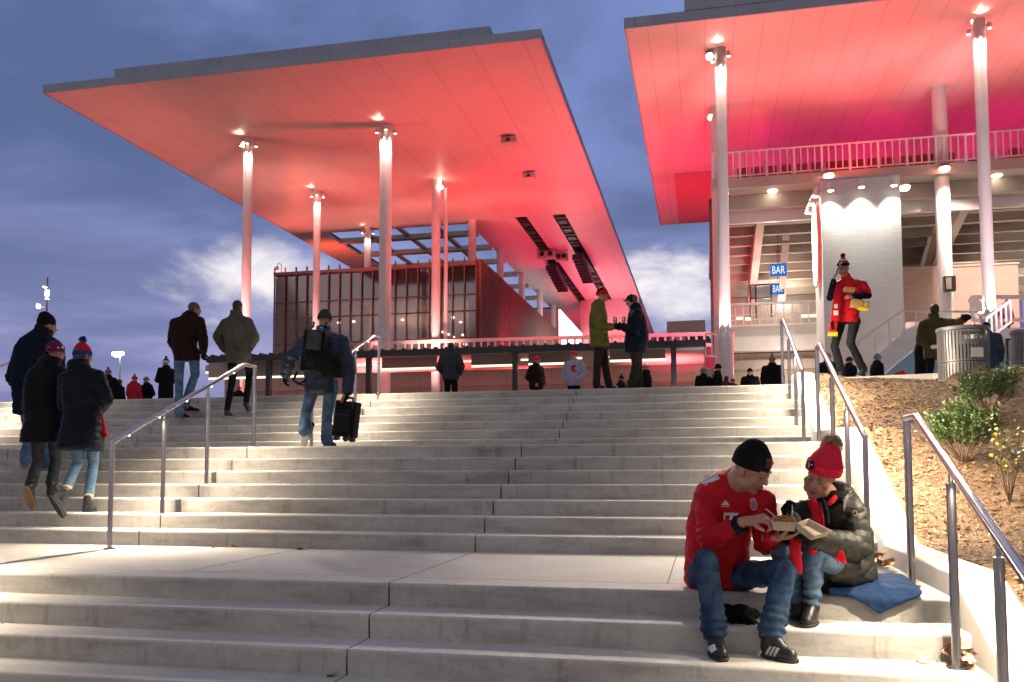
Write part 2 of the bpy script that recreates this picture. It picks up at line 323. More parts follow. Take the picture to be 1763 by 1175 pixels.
M['scrn'] = emis('screen_glow', (1, .86, .86), 3.2)
M['fl'] = emis('floodlight_glow', (.93, 1, .92), 9)
# ================================================================== stairs
RI, TR, L1, L2 = .155, .364, 2.346, 2.462
PZ = 14*RI
def nose(k):
    if k <= 0: return k*TR, k*RI
    if k <= 7: return L1+(k-1)*TR, k*RI
    return L1+6*TR+L2+(k-8)*TR, k*RI
def flight_profile(ks, yend, zbot, off=0.):
    p = []
    R = .022
    Y, Z = nose(ks[0]); p.append((Y+off, zbot))
    for i, k in enumerate(ks):
        Y, Z = nose(k); Y += off; Z -= off
        if i: p.append((Y+.004, Z-RI+.0))
        for a in range(5):
            t = math.pi/2*a/4; p.append((Y+R-R*math.cos(t), Z-R+R*math.sin(t)))
        if k == 0 and off == 0:
            p += [(.33, Z), (.331, Z-.012), (.339, Z-.012), (.34, Z)]
    p.append((yend, Z)); p.append((yend, zbot)); return p
XE = [-18.3, -14.6, -10.95, -7.3, -3.65, 0, 3.62]
fl = [(list(range(-5, 1)), L1-.004, -1.2), (list(range(1, 8)), nose(8)[0]-.004, -1.2), (list(range(8, 15)), 9.5, -.5)]
mb = MB(); md = MB()
for ks, ye, zb in fl:
    pr = flight_profile(ks, ye, zb)
    for i in range(len(XE)-1):
        g0 = 0 if i == 0 else .007; g1 = 0 if i == len(XE)-2 else .007
        mb.prism([(XE[i]+g0, y, z) for y, z in pr], (XE[i+1]-g1-XE[i]-g0, 0, 0))
    pd = flight_profile(ks, ye-.01, zb-.02, .028)
    md.prism([(-18.29, y, z) for y, z in pd], (21.9, 0, 0))
st = mb.build('stairs', M['conc'], kind='structure')
md.build('stair_joints', M['conc_d'], kind='structure')
mb = MB()
for x in (-5.5, -1.8, 1.9): mb.box((x-.004, .345, .0005), (x+.004, L1-.01, .0015))
mb.build('landing_sawcuts', M['conc_d'], kind='structure')
# right cheek wall
CW = [(-2.7, -1.2), (-2.7, -.99), (0, .16), (2.05, .16), (4.5, 1.24), (6.55, 1.29), (9.1, 2.35), (10.25, 2.36), (10.25, -1.2)]
mb = MB(); mb.prism([(3.62, y, z) for y, z in CW], (.28, 0, 0))
mb.build('planter_wall', M['wallc'], bevel=.018, label='sloping pale concrete kerb wall between the steps and the mulch bank', cat='wall')
def cwz(y):
    pts = CW[1:8]
    if y <= pts[0][0]: return pts[0][1]
    for (a, za), (b, zb) in zip(pts, pts[1:]):
        if y <= b: return za+(zb-za)*(y-a)/(b-a)
    return pts[-1][1]
def kerbY(x):
    P_ = [(3.9, 10.25), (4.8, 10.15), (5.9, 9.9), (6.6, 9.45), (7.2, 9.0), (9, 7.8), (14, 5.2), (20, 3)]
    for (a, ya), (b, yb) in zip(P_, P_[1:]):
        if x <= b: return ya+(yb-ya)*(x-a)/(b-a)
    return P_[-1][1]
def mulz(x, y):
    lin = .08+.222*y if y > 0 else .08+.33*y
    lin = min(lin, 2.34); ky = kerbY(x)
    if x > 6: lin = lin+(2.34-lin)*max(0, 1-(ky-y)/3.5)**1.5
    a = min(1, max(0, (x-3.9)/1.3)); a = a*a*(3-2*a)
    z = (cwz(y)-.03)*(1-a)+lin*a
    return z
def mulzn(x, y): return mulz(x, y)+.035*mnoise.noise(Vector((x*1.1, y*1.1, 0)))+.018*mnoise.noise(Vector((x*5, y*5, 3)))
def mulch_at(px, py):
    r = RT*(px-PCX)/FPX-UP*(py-PCY)/FPX+FW; t = 5.
    while t < 20:
        p = CAM+r*t
        if p[0] > 3.9 and p[2] < mulz(p[0], p[1]): break
        t += .02
    return Vector(p)
vs = []; fs = []; nx, ny = 90, 130
for i in range(nx+1):
    x = 3.9+14*(i/nx)**1.6
    for j in range(ny+1):
        y = -3+(kerbY(x)+.02+3)*j/ny; vs.append((x, y, mulzn(x, y)))
for i in range(nx):
    for j in range(ny): a = i*(ny+1)+j; fs.append((a, a+ny+1, a+ny+2, a+1))
M['soil'] = mat('mulch_ground', (.13, .07, .032), (.06, .034, .016), rough=.95, scale=14, bump=.8, bscale=60, c3=(.16, .09, .04), s3=4, bdist=.02)
MB().add(vs, fs).build('mulch_bed', M['soil'], kind='structure', smooth=True, fix=False)
# wood chips lying over it
rng = np.random.default_rng(3)
MC = [mat('wood_chip_pale', (.36, .24, .11), (.28, .18, .08), rough=.9, scale=30), mat('wood_chip_tan', (.22, .138, .056), (.165, .10, .04), rough=.9, scale=30), mat('wood_chip_brown', (.10, .052, .024), rough=.9, scale=30), mat('wood_chip_grey', (.26, .22, .17), rough=.9, scale=30)]
vs = []; fs = []; ms = []
for i in range(52000):
    u = rng.random()
    x = 3.93+6.5*u**1.25; ky = kerbY(x); y = -2.5+(ky-.03+2.5)*rng.random()**.85
    z = mulzn(x, y)+.006+.012*rng.random(); a = rng.random()*6.283; l = .009+.026*rng.random()**2.2; wd = .0025+.006*rng.random()
    ti = (rng.random()-.5)*1.1; tj = (rng.random()-.5)*1.2
    dx, dy = math.cos(a), math.sin(a); b = len(vs)
    sl = .2*dy
    for sx, sy in ((-1, -1), (1, -1), (1.1, .8), (-.8, 1)):
        vs.append((x+dx*l*sx-dy*wd*sy, y+dy*l*sx+dx*wd*sy, z+l*sx*(ti*.5+sl)+wd*sy*tj+.004))
    fs.append((b, b+1, b+2, b+3)); ms.append(int(rng.choice(4, p=(.17, .42, .30, .11))))
me = bpy.data.meshes.new('wood_chips'); me.from_pydata(vs, [], fs)
for m_ in MC: me.materials.append(m_)
me.polygons.foreach_set('material_index', ms); ob = bpy.data.objects.new('wood_chips', me); COL.objects.link(ob); tag(ob, 'tan shredded wood mulch covering the bank right of the steps', 'mulch', kind='stuff')
# kerb along the top of the bank
mb = MB(); xs = [3.9, 4.8, 5.9, 6.6, 7.2, 9, 14, 20]
vs = []; fs = []
for x in xs:
    y = kerbY(x); vs += [(x, y, 2.0), (x+.02, y, 2.365), (x+.05, y+.2, 2.365), (x+.05, y+.2, 2.0)]
for i in range(len(xs)-1):
    for k in range(4): fs.append((i*4+k, i*4+(k+1) % 4, i*4+4+(k+1) % 4, i*4+4+k))
MB().add(vs, fs+[(0, 1, 2, 3), (31, 30, 29, 28)]).build('kerb', M['wallc'], kind='structure')
# plaza and ground
pl = [(-260, 9.504), (3.62, 9.504), (3.62, 10.26)]+[(x+.05, kerbY(x)+.2) for x in xs]+[(260, 3), (260, 400), (-260, 400)]
MB().prism([(x, y, PZ-.3) for x, y in pl], (0, 0, .3)).build('plaza_pavement', M['pave'], kind='structure')
MB().box((-600, -300, -1.6), (600, 900, -.93)).build('ground', M['pave'], kind='structure')
vs = []; fs = []
for i in range(81):
    x = -500+i*12.5
    h = 9+5*mnoise.noise(Vector((x*.01, 0, 0)))+2*mnoise.noise(Vector((x*.05, 4, 0)))
    vs += [(x, 330, 1), (x, 350, h), (x, 420, h*1.1)]
for i in range(80):
    for k in range(2): a = i*3+k; fs.append((a, a+3, a+4, a+1))
MB().add(vs, fs).build('hills', mat('far_hill', (.05, .055, .07), rough=1, scale=.05), kind='structure')

# ================================================================== handrails
RR = .027
def rail(X, flight, label, top_ret=.33, posts=4, first=-.25, watts=26, group='steel handrails on the steps', ext=0, nlamps=5, H=1.07):
    ks = {1: (-5, 0), 2: (1, 7), 3: (8, 14)}[flight]
    y0, z0 = nose(ks[0]); zb = z0-RI; yb = y0+first; y1, z1 = nose(ks[1]); sl = RI/TR
    ztop0 = zb+H-.02; yap = y1+top_ret; zap = ztop0+(yap-yb)*sl
    pz = z1; yend = yap+.28
    r = thing('handrail', label, 'handrail', (X, yb, zb), group)
    mb = MB(); mb.ptube([(X, yb, ztop0), (X, yap, zap), (X, yend, zap)], [RR]*3, 16); mb.ell((X, yb, ztop0), (RR, RR, RR)); mb.build('top_rail', M['steel'], r, smooth=True, ang=50)
    def post(y, zf, zt, neck=True):
        m = MB(); m.tube((X, y, zf), (X, y, zt-(.075 if neck else 0)), .025, n=16)
        if neck: m.tube((X, y, zt-.08), (X, y, zt), .012, n=10)
        m.tube((X, y, zf), (X, y, zf+.008), .058, .055, n=20)
        return m.build('post', M['steel'], r, smooth=True, ang=50)
    post(yb, zb, ztop0, False); post(yend, pz, zap, False)
    for i in range(1, posts-1):
        y = yb+(yend-.25-yb)*i/(posts-1)
        # tread under the post
        k = ks[0]-1
        for kk in range(ks[0], ks[1]+1):
            if nose(kk)[0] <= y-.03: k = kk
        zf = nose(k)[1] if k >= ks[0] else zb
        post(y, zf, ztop0+(min(y, yap)-yb)*sl-RR*.9)
    for i in range(nlamps):
        f_ = (i+.5)/nlamps; y = yb+(yap-yb)*f_; z = ztop0+(y-yb)*sl-RR-.006
        m = MB(); m.tube((X, y, z-.004), (X, y, z+.012), .013, n=10); m.build('rail_lamp', M['lampw'], r)
        spot('rail_light', (X, y, z-.012), (X, y-.05, z-2), watts, WARM, 150, 1, .02)
        if X > 0: spot('rail_light', (X+.03, y, z-.01), (X+1.6, y-.1, z-.62), watts*.75, WARM, 150, .8, .02)
    return r
rail(3.5, 1, 'foreground handrail rising out of the right edge of the photo', top_ret=.23, posts=4, watts=170, H=1.09, nlamps=4)
rail(3.5, 2, 'handrail behind the seated woman on the right edge of the middle steps', watts=230, posts=4)
rail(3.5, 3, 'handrail at the right end of the uppermost steps', watts=230, posts=4)
rail(-3.68, 2, 'handrail on the middle steps in front of the navy coated woman', first=-.42, top_ret=-.05, watts=160, posts=4, H=1.09)
rail(-3.65, 3, 'handrail on the upper steps hidden partly by the man with a suitcase', top_ret=-.25, watts=160, posts=4, first=-.55)
rail(-10.9, 3, 'handrail at the left edge of the photo behind the tall man', watts=230, posts=4)
rail(-3.68, 1, 'handrail of the lowest steps just outside the left edge', watts=150, top_ret=.1, posts=5)
r_ = rail(-10.9, 2, 'handrail far to the left on the middle steps', watts=80, posts=4)

# ================================================================== the two canopies
ZS = 15.6
def slab_grid(xs, ys, holes, z0, z1):
    """flat roof slab with rectangular openings, as one closed sheet"""
    nx, ny = len(xs)-1, len(ys)-1; solid = lambda i, j: 0 <= i < nx and 0 <= j < ny and (i, j) not in holes
    vs = []; idx = {}
    def v(i, j, k):
        if (i, j, k) not in idx: idx[(i, j, k)] = len(vs); vs.append((xs[i], ys[j], (z0, z1)[k]))
        return idx[(i, j, k)]
    fs = []; 
    for i in range(nx):
        for j in range(ny):
            if not solid(i, j): continue
            fs.append((v(i, j, 0), v(i, j+1, 0), v(i+1, j+1, 0), v(i+1, j, 0))); fs.append((v(i, j, 1), v(i+1, j, 1), v(i+1, j+1, 1), v(i, j+1, 1)))
            if not solid(i-1, j): fs.append((v(i, j, 0), v(i, j, 1), v(i, j+1, 1), v(i, j+1, 0)))
            if not solid(i+1, j): fs.append((v(i+1, j, 0), v(i+1, j+1, 0), v(i+1, j+1, 1), v(i+1, j, 1)))
            if not solid(i, j-1): fs.append((v(i, j, 0), v(i+1, j, 0), v(i+1, j, 1), v(i, j, 1)))
            if not solid(i, j+1): fs.append((v(i, j+1, 0), v(i, j+1, 1), v(i+1, j+1, 1), v(i+1, j+1, 0)))
    return MB().add(vs, fs)
cl = thing('canopy_roof', 'huge flat canopy lit coral red from below, standing free on slim columns left of centre', 'roof', (-13, 22.9, ZS))
xs = [-22.98, -20.9, -11.5, -8.55, -7.85, -6.3, -5.55, -3.16]; ys = [22.92, 43.7, 44.4, 74, 86, 95]
holes = {(1, 2), (3, 1), (3, 2), (3, 3), (5, 1), (5, 2), (5, 3)}
slab_grid(xs, ys, holes, ZS, ZS+.12).build('soffit', M['soffit'], cl, fix=False)
hol2 = {(1, 2)}
slab_grid(xs, ys, hol2, ZS+.24, ZS+.29).build('roof_deck', M['fascia'], cl, fix=False)
m = MB(); x0, x1, y0, y1 = -23.03, -3.1, 22.86, 95.1
for a, b in (((x0, y0, ZS-.02), (x1, y0+.05, ZS+.31)), ((x0, y0+.051, ZS-.02), (x0+.05, y1, ZS+.31)), ((x1-.05, y0+.051, ZS-.02), (x1, y1, ZS+.31)), ((x0+.051, y1-.05, ZS-.02), (x1-.051, y1, ZS+.31))): m.box(a, b)
m.build('fascia', M['fascia'], cl)
m = MB(); m.box((-21.0, 24.4, ZS+.32), (-5.3, 43, 17.05)); m.box((-13.5, 24.33, 16.5), (-12.2, 24.39, 16.75)); m.build('roof_plant_screen', M['fascia'], cl)
m = MB()
for x in (-18.6, -16.2, -13.8): m.box((x-.16, 44.45, ZS+.1), (x+.16, 73.9, ZS+.235))
m.build('skylight_purlins', M['beige'], cl)
for i, y in enumerate((46.6, 50.2, 54.2, 58.5, 63, 68)):
    m = MB(); m.box((-20.85, y-.25, ZS-.12), (-11.55, y+.25, ZS-.04)); m.box((-20.85, y-.05, ZS-.04), (-11.55, y+.05, ZS+.23)); m.build('skylight_beam', M['beige'], cl)
for X0, X1 in ((-8.55, -7.85), (-6.3, -5.55)):
    m = MB(); m.box((X0, 43.72, ZS+.2), (X1, 85.98, ZS+.235)); m.build('slot_lining', M['dsteel'], cl)
    m = MB()
    for k in range(22): y = 44.5+k*1.9; m.box((X0+.02, y, ZS+.03), (X1-.02, y+.22, ZS+.1)); m.box((X0+.1, y+.5, ZS+.0), (X1-.15, y+1.2, ZS+.19))
    m.build('slot_rigging', M['dsteel'], cl)
# columns of the left canopy
def cap_lamps(r, X, Y, rad, n=4, off=0.):
    for k in range(n):
        a = math.radians(off)+2*math.pi*k/n; c, s = math.cos(a), math.sin(a); R_ = rad+.13
        m = MB(); m.beam((X+c*rad*.9, Y+s*rad*.9, ZS-.26), (X+c*(R_), Y+s*R_, ZS-.26), .03, .03); m.tube((X+c*R_, Y+s*R_, ZS-.38), (X+c*R_, Y+s*R_, ZS-.2), .065, .055, n=12); m.build('lamp_body', M['white'], r)
        m = MB(); m.tube((X+c*R_, Y+s*R_, ZS-.392), (X+c*R_, Y+s*R_, ZS-.384), .055, n=12); m.build('lamp_lens', M['lampw'], r)
def column(X, Y, rad, label, lamps=0, base=PZ, top=ZS, group='slim white columns carrying the canopies', sleeve=0, W=0, off=20):
    r = thing('column', label, 'column', (X, Y, base), group)
    m = MB(); m.tube((X, Y, base), (X, Y, top), rad, n=28); m.build('shaft', M['white'], r, smooth=True, ang=50)
    if sleeve: m = MB(); m.tube((X, Y, base), (X, Y, sleeve), rad*1.42, n=28); m.tube((X, Y, sleeve), (X, Y, sleeve+.08), rad*1.55, n=28); m.build('base_sleeve', M['white'], r, smooth=True, ang=50)
    m = MB(); m.tube((X, Y, top-.09), (X, Y, top), rad*.6, n=20); m.build('head_plate', M['dsteel'], r)
    if lamps: cap_lamps(r, X, Y, rad, lamps, off)
    if W:
        for k in range(3):
            a = math.radians(-150+60*k); c, s = math.cos(a), math.sin(a)
            spot('column_light', (X+c*(rad+.13), Y+s*(rad+.13), top-.41), (X+c*(rad+.02), Y+s*(rad+.02), top-6.5), W*2.2, (1, .60, .52), 50, 1, .04)
        spot('column_uplight', (X-.1, Y-rad-.35, top-.2), (X-.1, Y-rad-.9, top+1), W*.06, (1, .66, .48), 120, 1, .05)
    return r
column(-17.54, 28.94, .20, 'leftmost free standing column under the red canopy', 4, W=420)
column(-17.7, 36.4, .18, 'second column from the left, behind the leftmost one', 4, W=330)
column(-11.0, 28.87, .26, 'thick front column under the middle of the red canopy', 4, W=620)
column(-11.06, 36.24, .225, 'column just right of the thick front column, carrying one lamp', 0)
column(-17.8, 43.75, .2, 'column rising from the left end of the glass pavilion roof', 2, W=150)
column(-11.16, 43.75, .24, 'column at the front corner of the glass pavilion roof', 0)
column(-11.12, 50.86, .24, 'second column behind the corner of the glass pavilion', 0)
column(-11.14, 58.06, .24, 'third column behind the corner of the glass pavilion', 0)
column(-11.0, 64.74, .24, 'fourth column behind the corner of the glass pavilion', 0)
column(-11.0, 71.5, .24, 'farthest column in the row along the glass pavilion', 0)
p_ = MB(); p_.tube((-10.68, 36.7, PZ), (-10.68, 36.7, ZS-.3), .1, n=14)
for z in (13.4, 10.2, 7): p_.tube((-10.68, 36.7, z), (-10.68, 36.7, z+.08), .12, n=14)
p_.build('drain_pipe', M['white'], smooth=True, ang=50, label='thin pipe standing just right of the lamp column under the red canopy', cat='pipe')
m = MB(); m.ell((-10.8, 36.1, ZS-.45), (.16, .16, .12)); m.tube((-10.8, 36.1, ZS-.35), (-10.8, 36.1, ZS), .03); m.build('dome_lamp', M['lampw'], label='small bright lamp at the top of the column beside the pipe', cat='lamp')
# hanging boxes and loudspeakers
for px, py, lb in ((876, 243, 'small projector box hanging under the red canopy, the nearer of the two'), (911, 304, 'small projector box hanging under the red canopy, the farther of the two')):
    p = at(px, py, Z=ZS-.25); r = thing('projector_box', lb, 'projector', (p.x, p.y, ZS), 'projector boxes under the canopy')
    m = MB(); m.box((p.x-.32, p.y-.2, p.z-.14), (p.x+.32, p.y+.2, p.z+.12)); m.build('housing', M['whited'], r, bevel=.02)
    m = MB(); m.tube((p.x-.05, p.y, p.z+.12), (p.x-.05, p.y, ZS), .03); m.box((p.x-.1, p.y-.215, p.z-.08), (p.x+.1, p.y-.2, p.z+.06)); m.build('bracket', M['dsteel'], r)
def line_array(x, y, n, lb):
    r = thing('loudspeaker_array', lb, 'loudspeaker', (x, y, ZS), 'loudspeakers under the canopy')
    for k in range(n):
        m = MB(); zc = ZS-.22-.20*k*.35; m.obox((x, y+k*.62, zc-.25), (Vector((1, 0, 0)), Vector((0, .97, .2)), Vector((0, -.2, .97))), (.38, .27, .2)); m.build('speaker_cabinet', M['dsteel'], r, bevel=.015)
    m = MB(); m.box((x-.3, y, ZS-.06), (x+.3, y+n*.62, ZS)); m.build('fly_bar', M['dsteel'], r)
line_array(-8.3, 55, 9, 'long dark loudspeaker array under the left ceiling slot')
line_array(-6.0, 52.3, 9, 'long dark loudspeaker array under the right ceiling slot')
for px, py, w_, lb in ((940, 437, .62, 'pale twin loudspeaker hanging at the left ceiling slot'), (966, 441, .42, 'pale twin loudspeaker between the two ceiling slots')):
    p = at(px, py, Z=ZS-.35); r = thing('twin_loudspeaker', lb, 'loudspeaker', (p.x, p.y, ZS), 'pale twin loudspeakers')
    m = MB(); m.box((p.x-w_, p.y, p.z-.3), (p.x+w_, p.y+.5, p.z+.22)); m.build('cabinet', M['beige'], r, bevel=.03)
    for s in (-1, 1): m = MB(); m.tube((p.x+s*w_*.45, p.y-.02, p.z), (p.x+s*w_*.45, p.y+.02, p.z), .17, n=20); m.build('woofer', M['dsteel'], r)
    m = MB(); m.tube((p.x, p.y+.25, p.z+.2), (p.x, p.y+.25, ZS+.1), .04); m.build('hanger', M['dsteel'], r)
# right canopy
cr = thing('canopy_roof', 'flat canopy glowing coral and magenta over the stand on the right', 'roof', (10, 22.9, ZS))
m = MB(); m.box((-.2, 22.9, ZS), (34, 47.3, ZS+.12)); m.build('soffit', M['soffit_r'], cr)
m = MB(); m.box((-.25, 22.84, ZS-.02), (34, 22.895, ZS+.34)); m.box((-.25, 22.896, ZS-.02), (-.205, 47.35, ZS+.34)); m.box((-.2, 22.9, ZS+.13), (34, 47.3, ZS+.33)); m.build('fascia', M['fascia'], cr)
m = MB(); m.box((1.75, 22.82, ZS+.35), (34, 45, ZS+.95)); m.build('roof_plant_screen', M['fascia'], cr)
m = MB(); m.box((.9, 38, ZS-.02), (3.2, 47.2, ZS-.005)); m.build('red_panel_strip', mat('red_soffit_panel', (.62, .12, .16), rough=.4), cr)
column(2.94, 25.05, .19, 'column left of the brick tower on the right side, lit from its foot', 2, sleeve=5.35, W=520, off=150)
column(11.28, 24.92, .19, 'column at the right edge of the photo, glowing pink on one side', 2, sleeve=5.5, W=520, off=150)
column(2.87, 30.15, .25, 'thick column just behind the left column of the stand', 0)
column(11.32, 30.15, .27, 'thick column of the stand carrying a wall box, right of the brick tower', 0)

rnd_ = random.Random(21); m = MB()
for i in range(520):
    k = rnd_.choice([-3, -2, -1, 0, 0, 0, 0, 1, 2, 3, 4, 5, 6]); y0, z0 = nose(k); dp = L1 if k == 0 else TR
    x = rnd_.uniform(-5, 3.55) if rnd_.random() < .6 else 3.6-abs(rnd_.gauss(0, .35)); y = y0+dp-abs(rnd_.gauss(0, .05)) if rnd_.random() < .6 else y0+rnd_.uniform(.03, dp)
    if y <= y0+.03: continue
    a = rnd_.random()*6.28; l_ = rnd_.uniform(.003, .011); w_ = l_*rnd_.uniform(.2, .6); c, s_ = math.cos(a), math.sin(a)
    m.add([(x+c*l_, y+s_*l_, z0+.002), (x-s_*w_, y+c*w_, z0+.006), (x-c*l_, y-s_*l_, z0+.002), (x+s_*w_, y-c*w_, z0+.005)], [(0, 1, 2, 3)])
m.build('step_grit', mat('brown_grit', (.10, .06, .035), rough=.9), fix=False, label='tiny crumbs of leaf and grit lying on the concrete steps', cat='grit', kind='stuff')
# ================================================================== glass pavilion on the left
def wallY(mb, pts, Y, th, mi=None):   # polygon given by photo measurements on the wall plane Y
    P = [at(x, y, Y=Y) for x, y in pts]; return mb.prism(P, (0, th, 0), mi)
M['glass'] = bpy.data.materials.new('tinted_glass'); M['glass'].use_nodes = True
_t = M['glass'].node_tree; _t.nodes.clear(); _g = _t.nodes.new('ShaderNodeBsdfGlossy'); _g.inputs['Roughness'].default_value = .06; _g.inputs['Color'].default_value = (.75, .68, .75, 1)
_tr = _t.nodes.new('ShaderNodeBsdfTransparent'); _tr.inputs[0].default_value = (.66, .56, .54, 1); _mx = _t.nodes.new('ShaderNodeMixShader'); _fr = _t.nodes.new('ShaderNodeFresnel'); _fr.inputs[0].default_value = 1.9
_o = _t.nodes.new('ShaderNodeOutputMaterial'); _t.links.new(_fr.outputs[0], _mx.inputs[0]); _t.links.new(_tr.outputs[0], _mx.inputs[1]); _t.links.new(_g.outputs[0], _mx.inputs[2]); _t.links.new(_mx.outputs[0], _o.inputs[0])
gx0, gx1, gy0, gy1, gz0, gz1 = -22.75, -10.3, 41.5, 71.5, 6.6, 12.45
gp = thing('glass_pavilion', 'two storey glazed pavilion with dark red fins under the left canopy', 'building', (-16.5, 41.5, PZ))
m = MB(); m.box((gx0, gy0+.2, gz1-.25), (gx1, gy1, gz1)); m.build('roof', M['mull'], gp)
m = MB(); m.box((gx0, gy0-.05, gz0-.5), (gx1, gy1, gz0)); m.build('floor_slab', M['beige'], gp)
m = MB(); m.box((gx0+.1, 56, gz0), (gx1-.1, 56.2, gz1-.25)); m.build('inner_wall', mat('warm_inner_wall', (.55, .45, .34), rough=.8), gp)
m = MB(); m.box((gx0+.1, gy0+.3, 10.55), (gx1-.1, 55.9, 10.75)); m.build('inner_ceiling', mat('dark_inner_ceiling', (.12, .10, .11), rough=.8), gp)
m = MB(); m.box((gx0, gy0+.1, gz0), (gx0+.08, gy1, gz1-.25)); m.build('side_glazing', M['glass'], gp)
nb = 18
for i in range(nb+1):
    x = gx0+(gx1-gx0)*i/nb
    m = MB(); m.box((x-.025, gy0-.14, gz0), (x+.025, gy0-.001, gz1+.35)); m.build('fin', M['mull'], gp)
for i in range(nb):
    x0 = gx0+(gx1-gx0)*i/nb+.036; x1 = gx0+(gx1-gx0)*(i+1)/nb-.036
    m = MB(); m.box((x0, gy0, gz0+.01), (x1, gy0+.02, gz1-.01)); f_ = m.build('window', M['glass'], gp)
    m = MB()
    for z in (8.15, 9.7, 10.65): m.box((x0, gy0-.05, z), (x1, gy0-.005, z+.07))
    m.build('transom', M['mull'], f_)
m = MB(); m.box((gx0, gy0-.25, gz1-.12), (gx1, gy0+.2, gz1+.04)); m.build('parapet', M['mull'], gp)
m = MB(); m.box((gx1-.1, gy0+.06, gz0), (gx1, gy1, gz1)); m.build('side_wall', mat('dark_red_wall', (.20, .05, .05), rough=.6), gp)
m = MB()
for k in range(84):
    y = gy0+.2+k*.357; m.box((gx1, y, gz0-.3), (gx1+.22, y+.09, gz1+.3))
m.build('fin_screen', M['mull'], gp)
for i, (px, py) in enumerate(((583, 556), (609, 554), (693, 551), (738, 549), (739, 557), (780, 547), (763, 572), (772, 576), (781, 581), (786, 585), (793, 588), (800, 593), (797, 577), (793, 555))):
    p = at(px, py, Y=44+(i % 5)*1.6)
    r = thing('pendant_lamp', 'round white pendant lamp glowing inside the glass pavilion', 'lamp', (p.x, p.y, p.z), 'pendant lamps inside the glass pavilion')
    m = MB(); m.ell(p, (.11, .11, .08)); m.build('shade', M['pend'], r); m = MB(); m.tube(p, (p.x, p.y, max(10.5, p.z+.2)), .008, n=5); m.build('cord', M['dsteel'], r)
point('pavilion_light', (-17, 49, 8.6), 800, (1, .78, .5), .4); point('pavilion_light', (-12.5, 48, 8.2), 600, (1, .78, .5), .4)
# security camera on the pavilion roof edge
cp = at(477, 462, Y=41.4); r = thing('security_camera', 'small round camera on a bent arm at the left roof edge of the pavilion', 'camera', cp)
m = MB(); m.ptube([cp+Vector((.28, 0, -.25)), cp+Vector((.28, 0, .18)), cp+Vector((.14, 0, .3)), cp+Vector((0, 0, .16))], .025, 8); m.build('arm', M['white'], r); m = MB(); m.ell(cp, (.12, .12, .13)); m.build('dome', M['white'], r)
# lower storey wall behind the bar canopy
lw = thing('concourse_wall', 'long pinkish concourse wall seen under the dark bar canopy', 'wall', (-8, 39, PZ))
m = MB(); m.box((-24.5, 39, PZ-.02), (2.2, 39.4, 6.05)); m.build('wall_panel', M['pinkwall'], lw)
m = MB(); m.box((-24.5, 38.7, 6.1), (2.2, 41.2, 6.6)); m.build('floor_edge', M['beige'], lw)
m = MB()
for z in (3.9, 4.35, 5.2): m.box((-24, 38.6, z), (2.0, 38.7, z+.09))
m.build('pipe_run', M['beige'], lw)
# terrace railing (row of short pale pickets above the bar canopy)
def picket_fence(name, label, p0, p1, h, sp, mt, wd=.035, top=.05, mid=False, cat='railing', group=None, low=0, big=0):
    p0, p1 = Vector(p0), Vector(p1); d = (p1-p0); L_ = Vector((d.x, d.y, 0)).length; r = thing(name, label, cat, p0, group); up = Vector((0, 0, 1))
    m = MB(); m.beam(p0+up*h, p1+up*h, top*1.2, top); m.build('top_rail', mt, r)
    m = MB(); m.beam(p0+up*(.1+low), p1+up*(.1+low), top, top*.8)
    if mid: m.beam(p0+up*h*.55, p1+up*h*.55, .02, .02); m.beam(p0+up*h*.35, p1+up*h*.35, .02, .02)
    m.build('bottom_rail', mt, r)
    n = max(2, int(L_/sp))
    for i in range(n+1):
        m = MB()
        a = p0+d*i/n; w2 = wd*(1.9 if big and i % big == 0 else 1); m.box((a.x-w2/2, a.y-wd/2, a.z+.0 if big and i % big == 0 else a.z+.1+low), (a.x+w2/2, a.y+wd/2, a.z+h)); m.build('picket', mt, r)
    return r
picket_fence('terrace_railing', 'long low pale railing just above the dark bar canopy', at(640, 612, Y=36), at(1240, 597, Y=36), .62, .36, M['white'], wd=.09, top=.16)
# bar canopy: thin dark roof on posts with strip lights beneath
BY = 22.0
a = at(355, 619, Y=BY); b = at(1215, 581, Y=BY); zt = (a.z+b.z)/2
bc = thing('bar_canopy', 'low dark steel canopy with strip lights stretching across the top of the steps', 'canopy', (a.x, BY, PZ))
m = MB(); m.box((a.x, BY, zt-.2), (b.x, BY+.25, zt+.02)); m.build('edge_beam', M['dsteel'], bc)
m = MB(); m.box((a.x+.05, BY+.26, zt-.04), (b.x-.05, BY+6, zt+.04)); m.build('roof_sheet', mat('corrugated_roof', (.35, .36, .38), rough=.5, metal=.4), bc)
m = MB()
for k in range(46):
    x = a.x+.2+k*(b.x-a.x-.4)/45; m.box((x-.04, BY+.02, zt+.021), (x+.04, BY+5.8, zt+.075))
m.build('roof_ribs', M['dsteel'], bc)
for px in (463, 635, 887, 1160):
    p = at(px, 640, Y=BY+.12); m = MB(); m.box((p.x-.085, BY+.04, PZ), (p.x+.085, BY+.21, zt-.2)); m.build('post', M['dsteel'], bc)
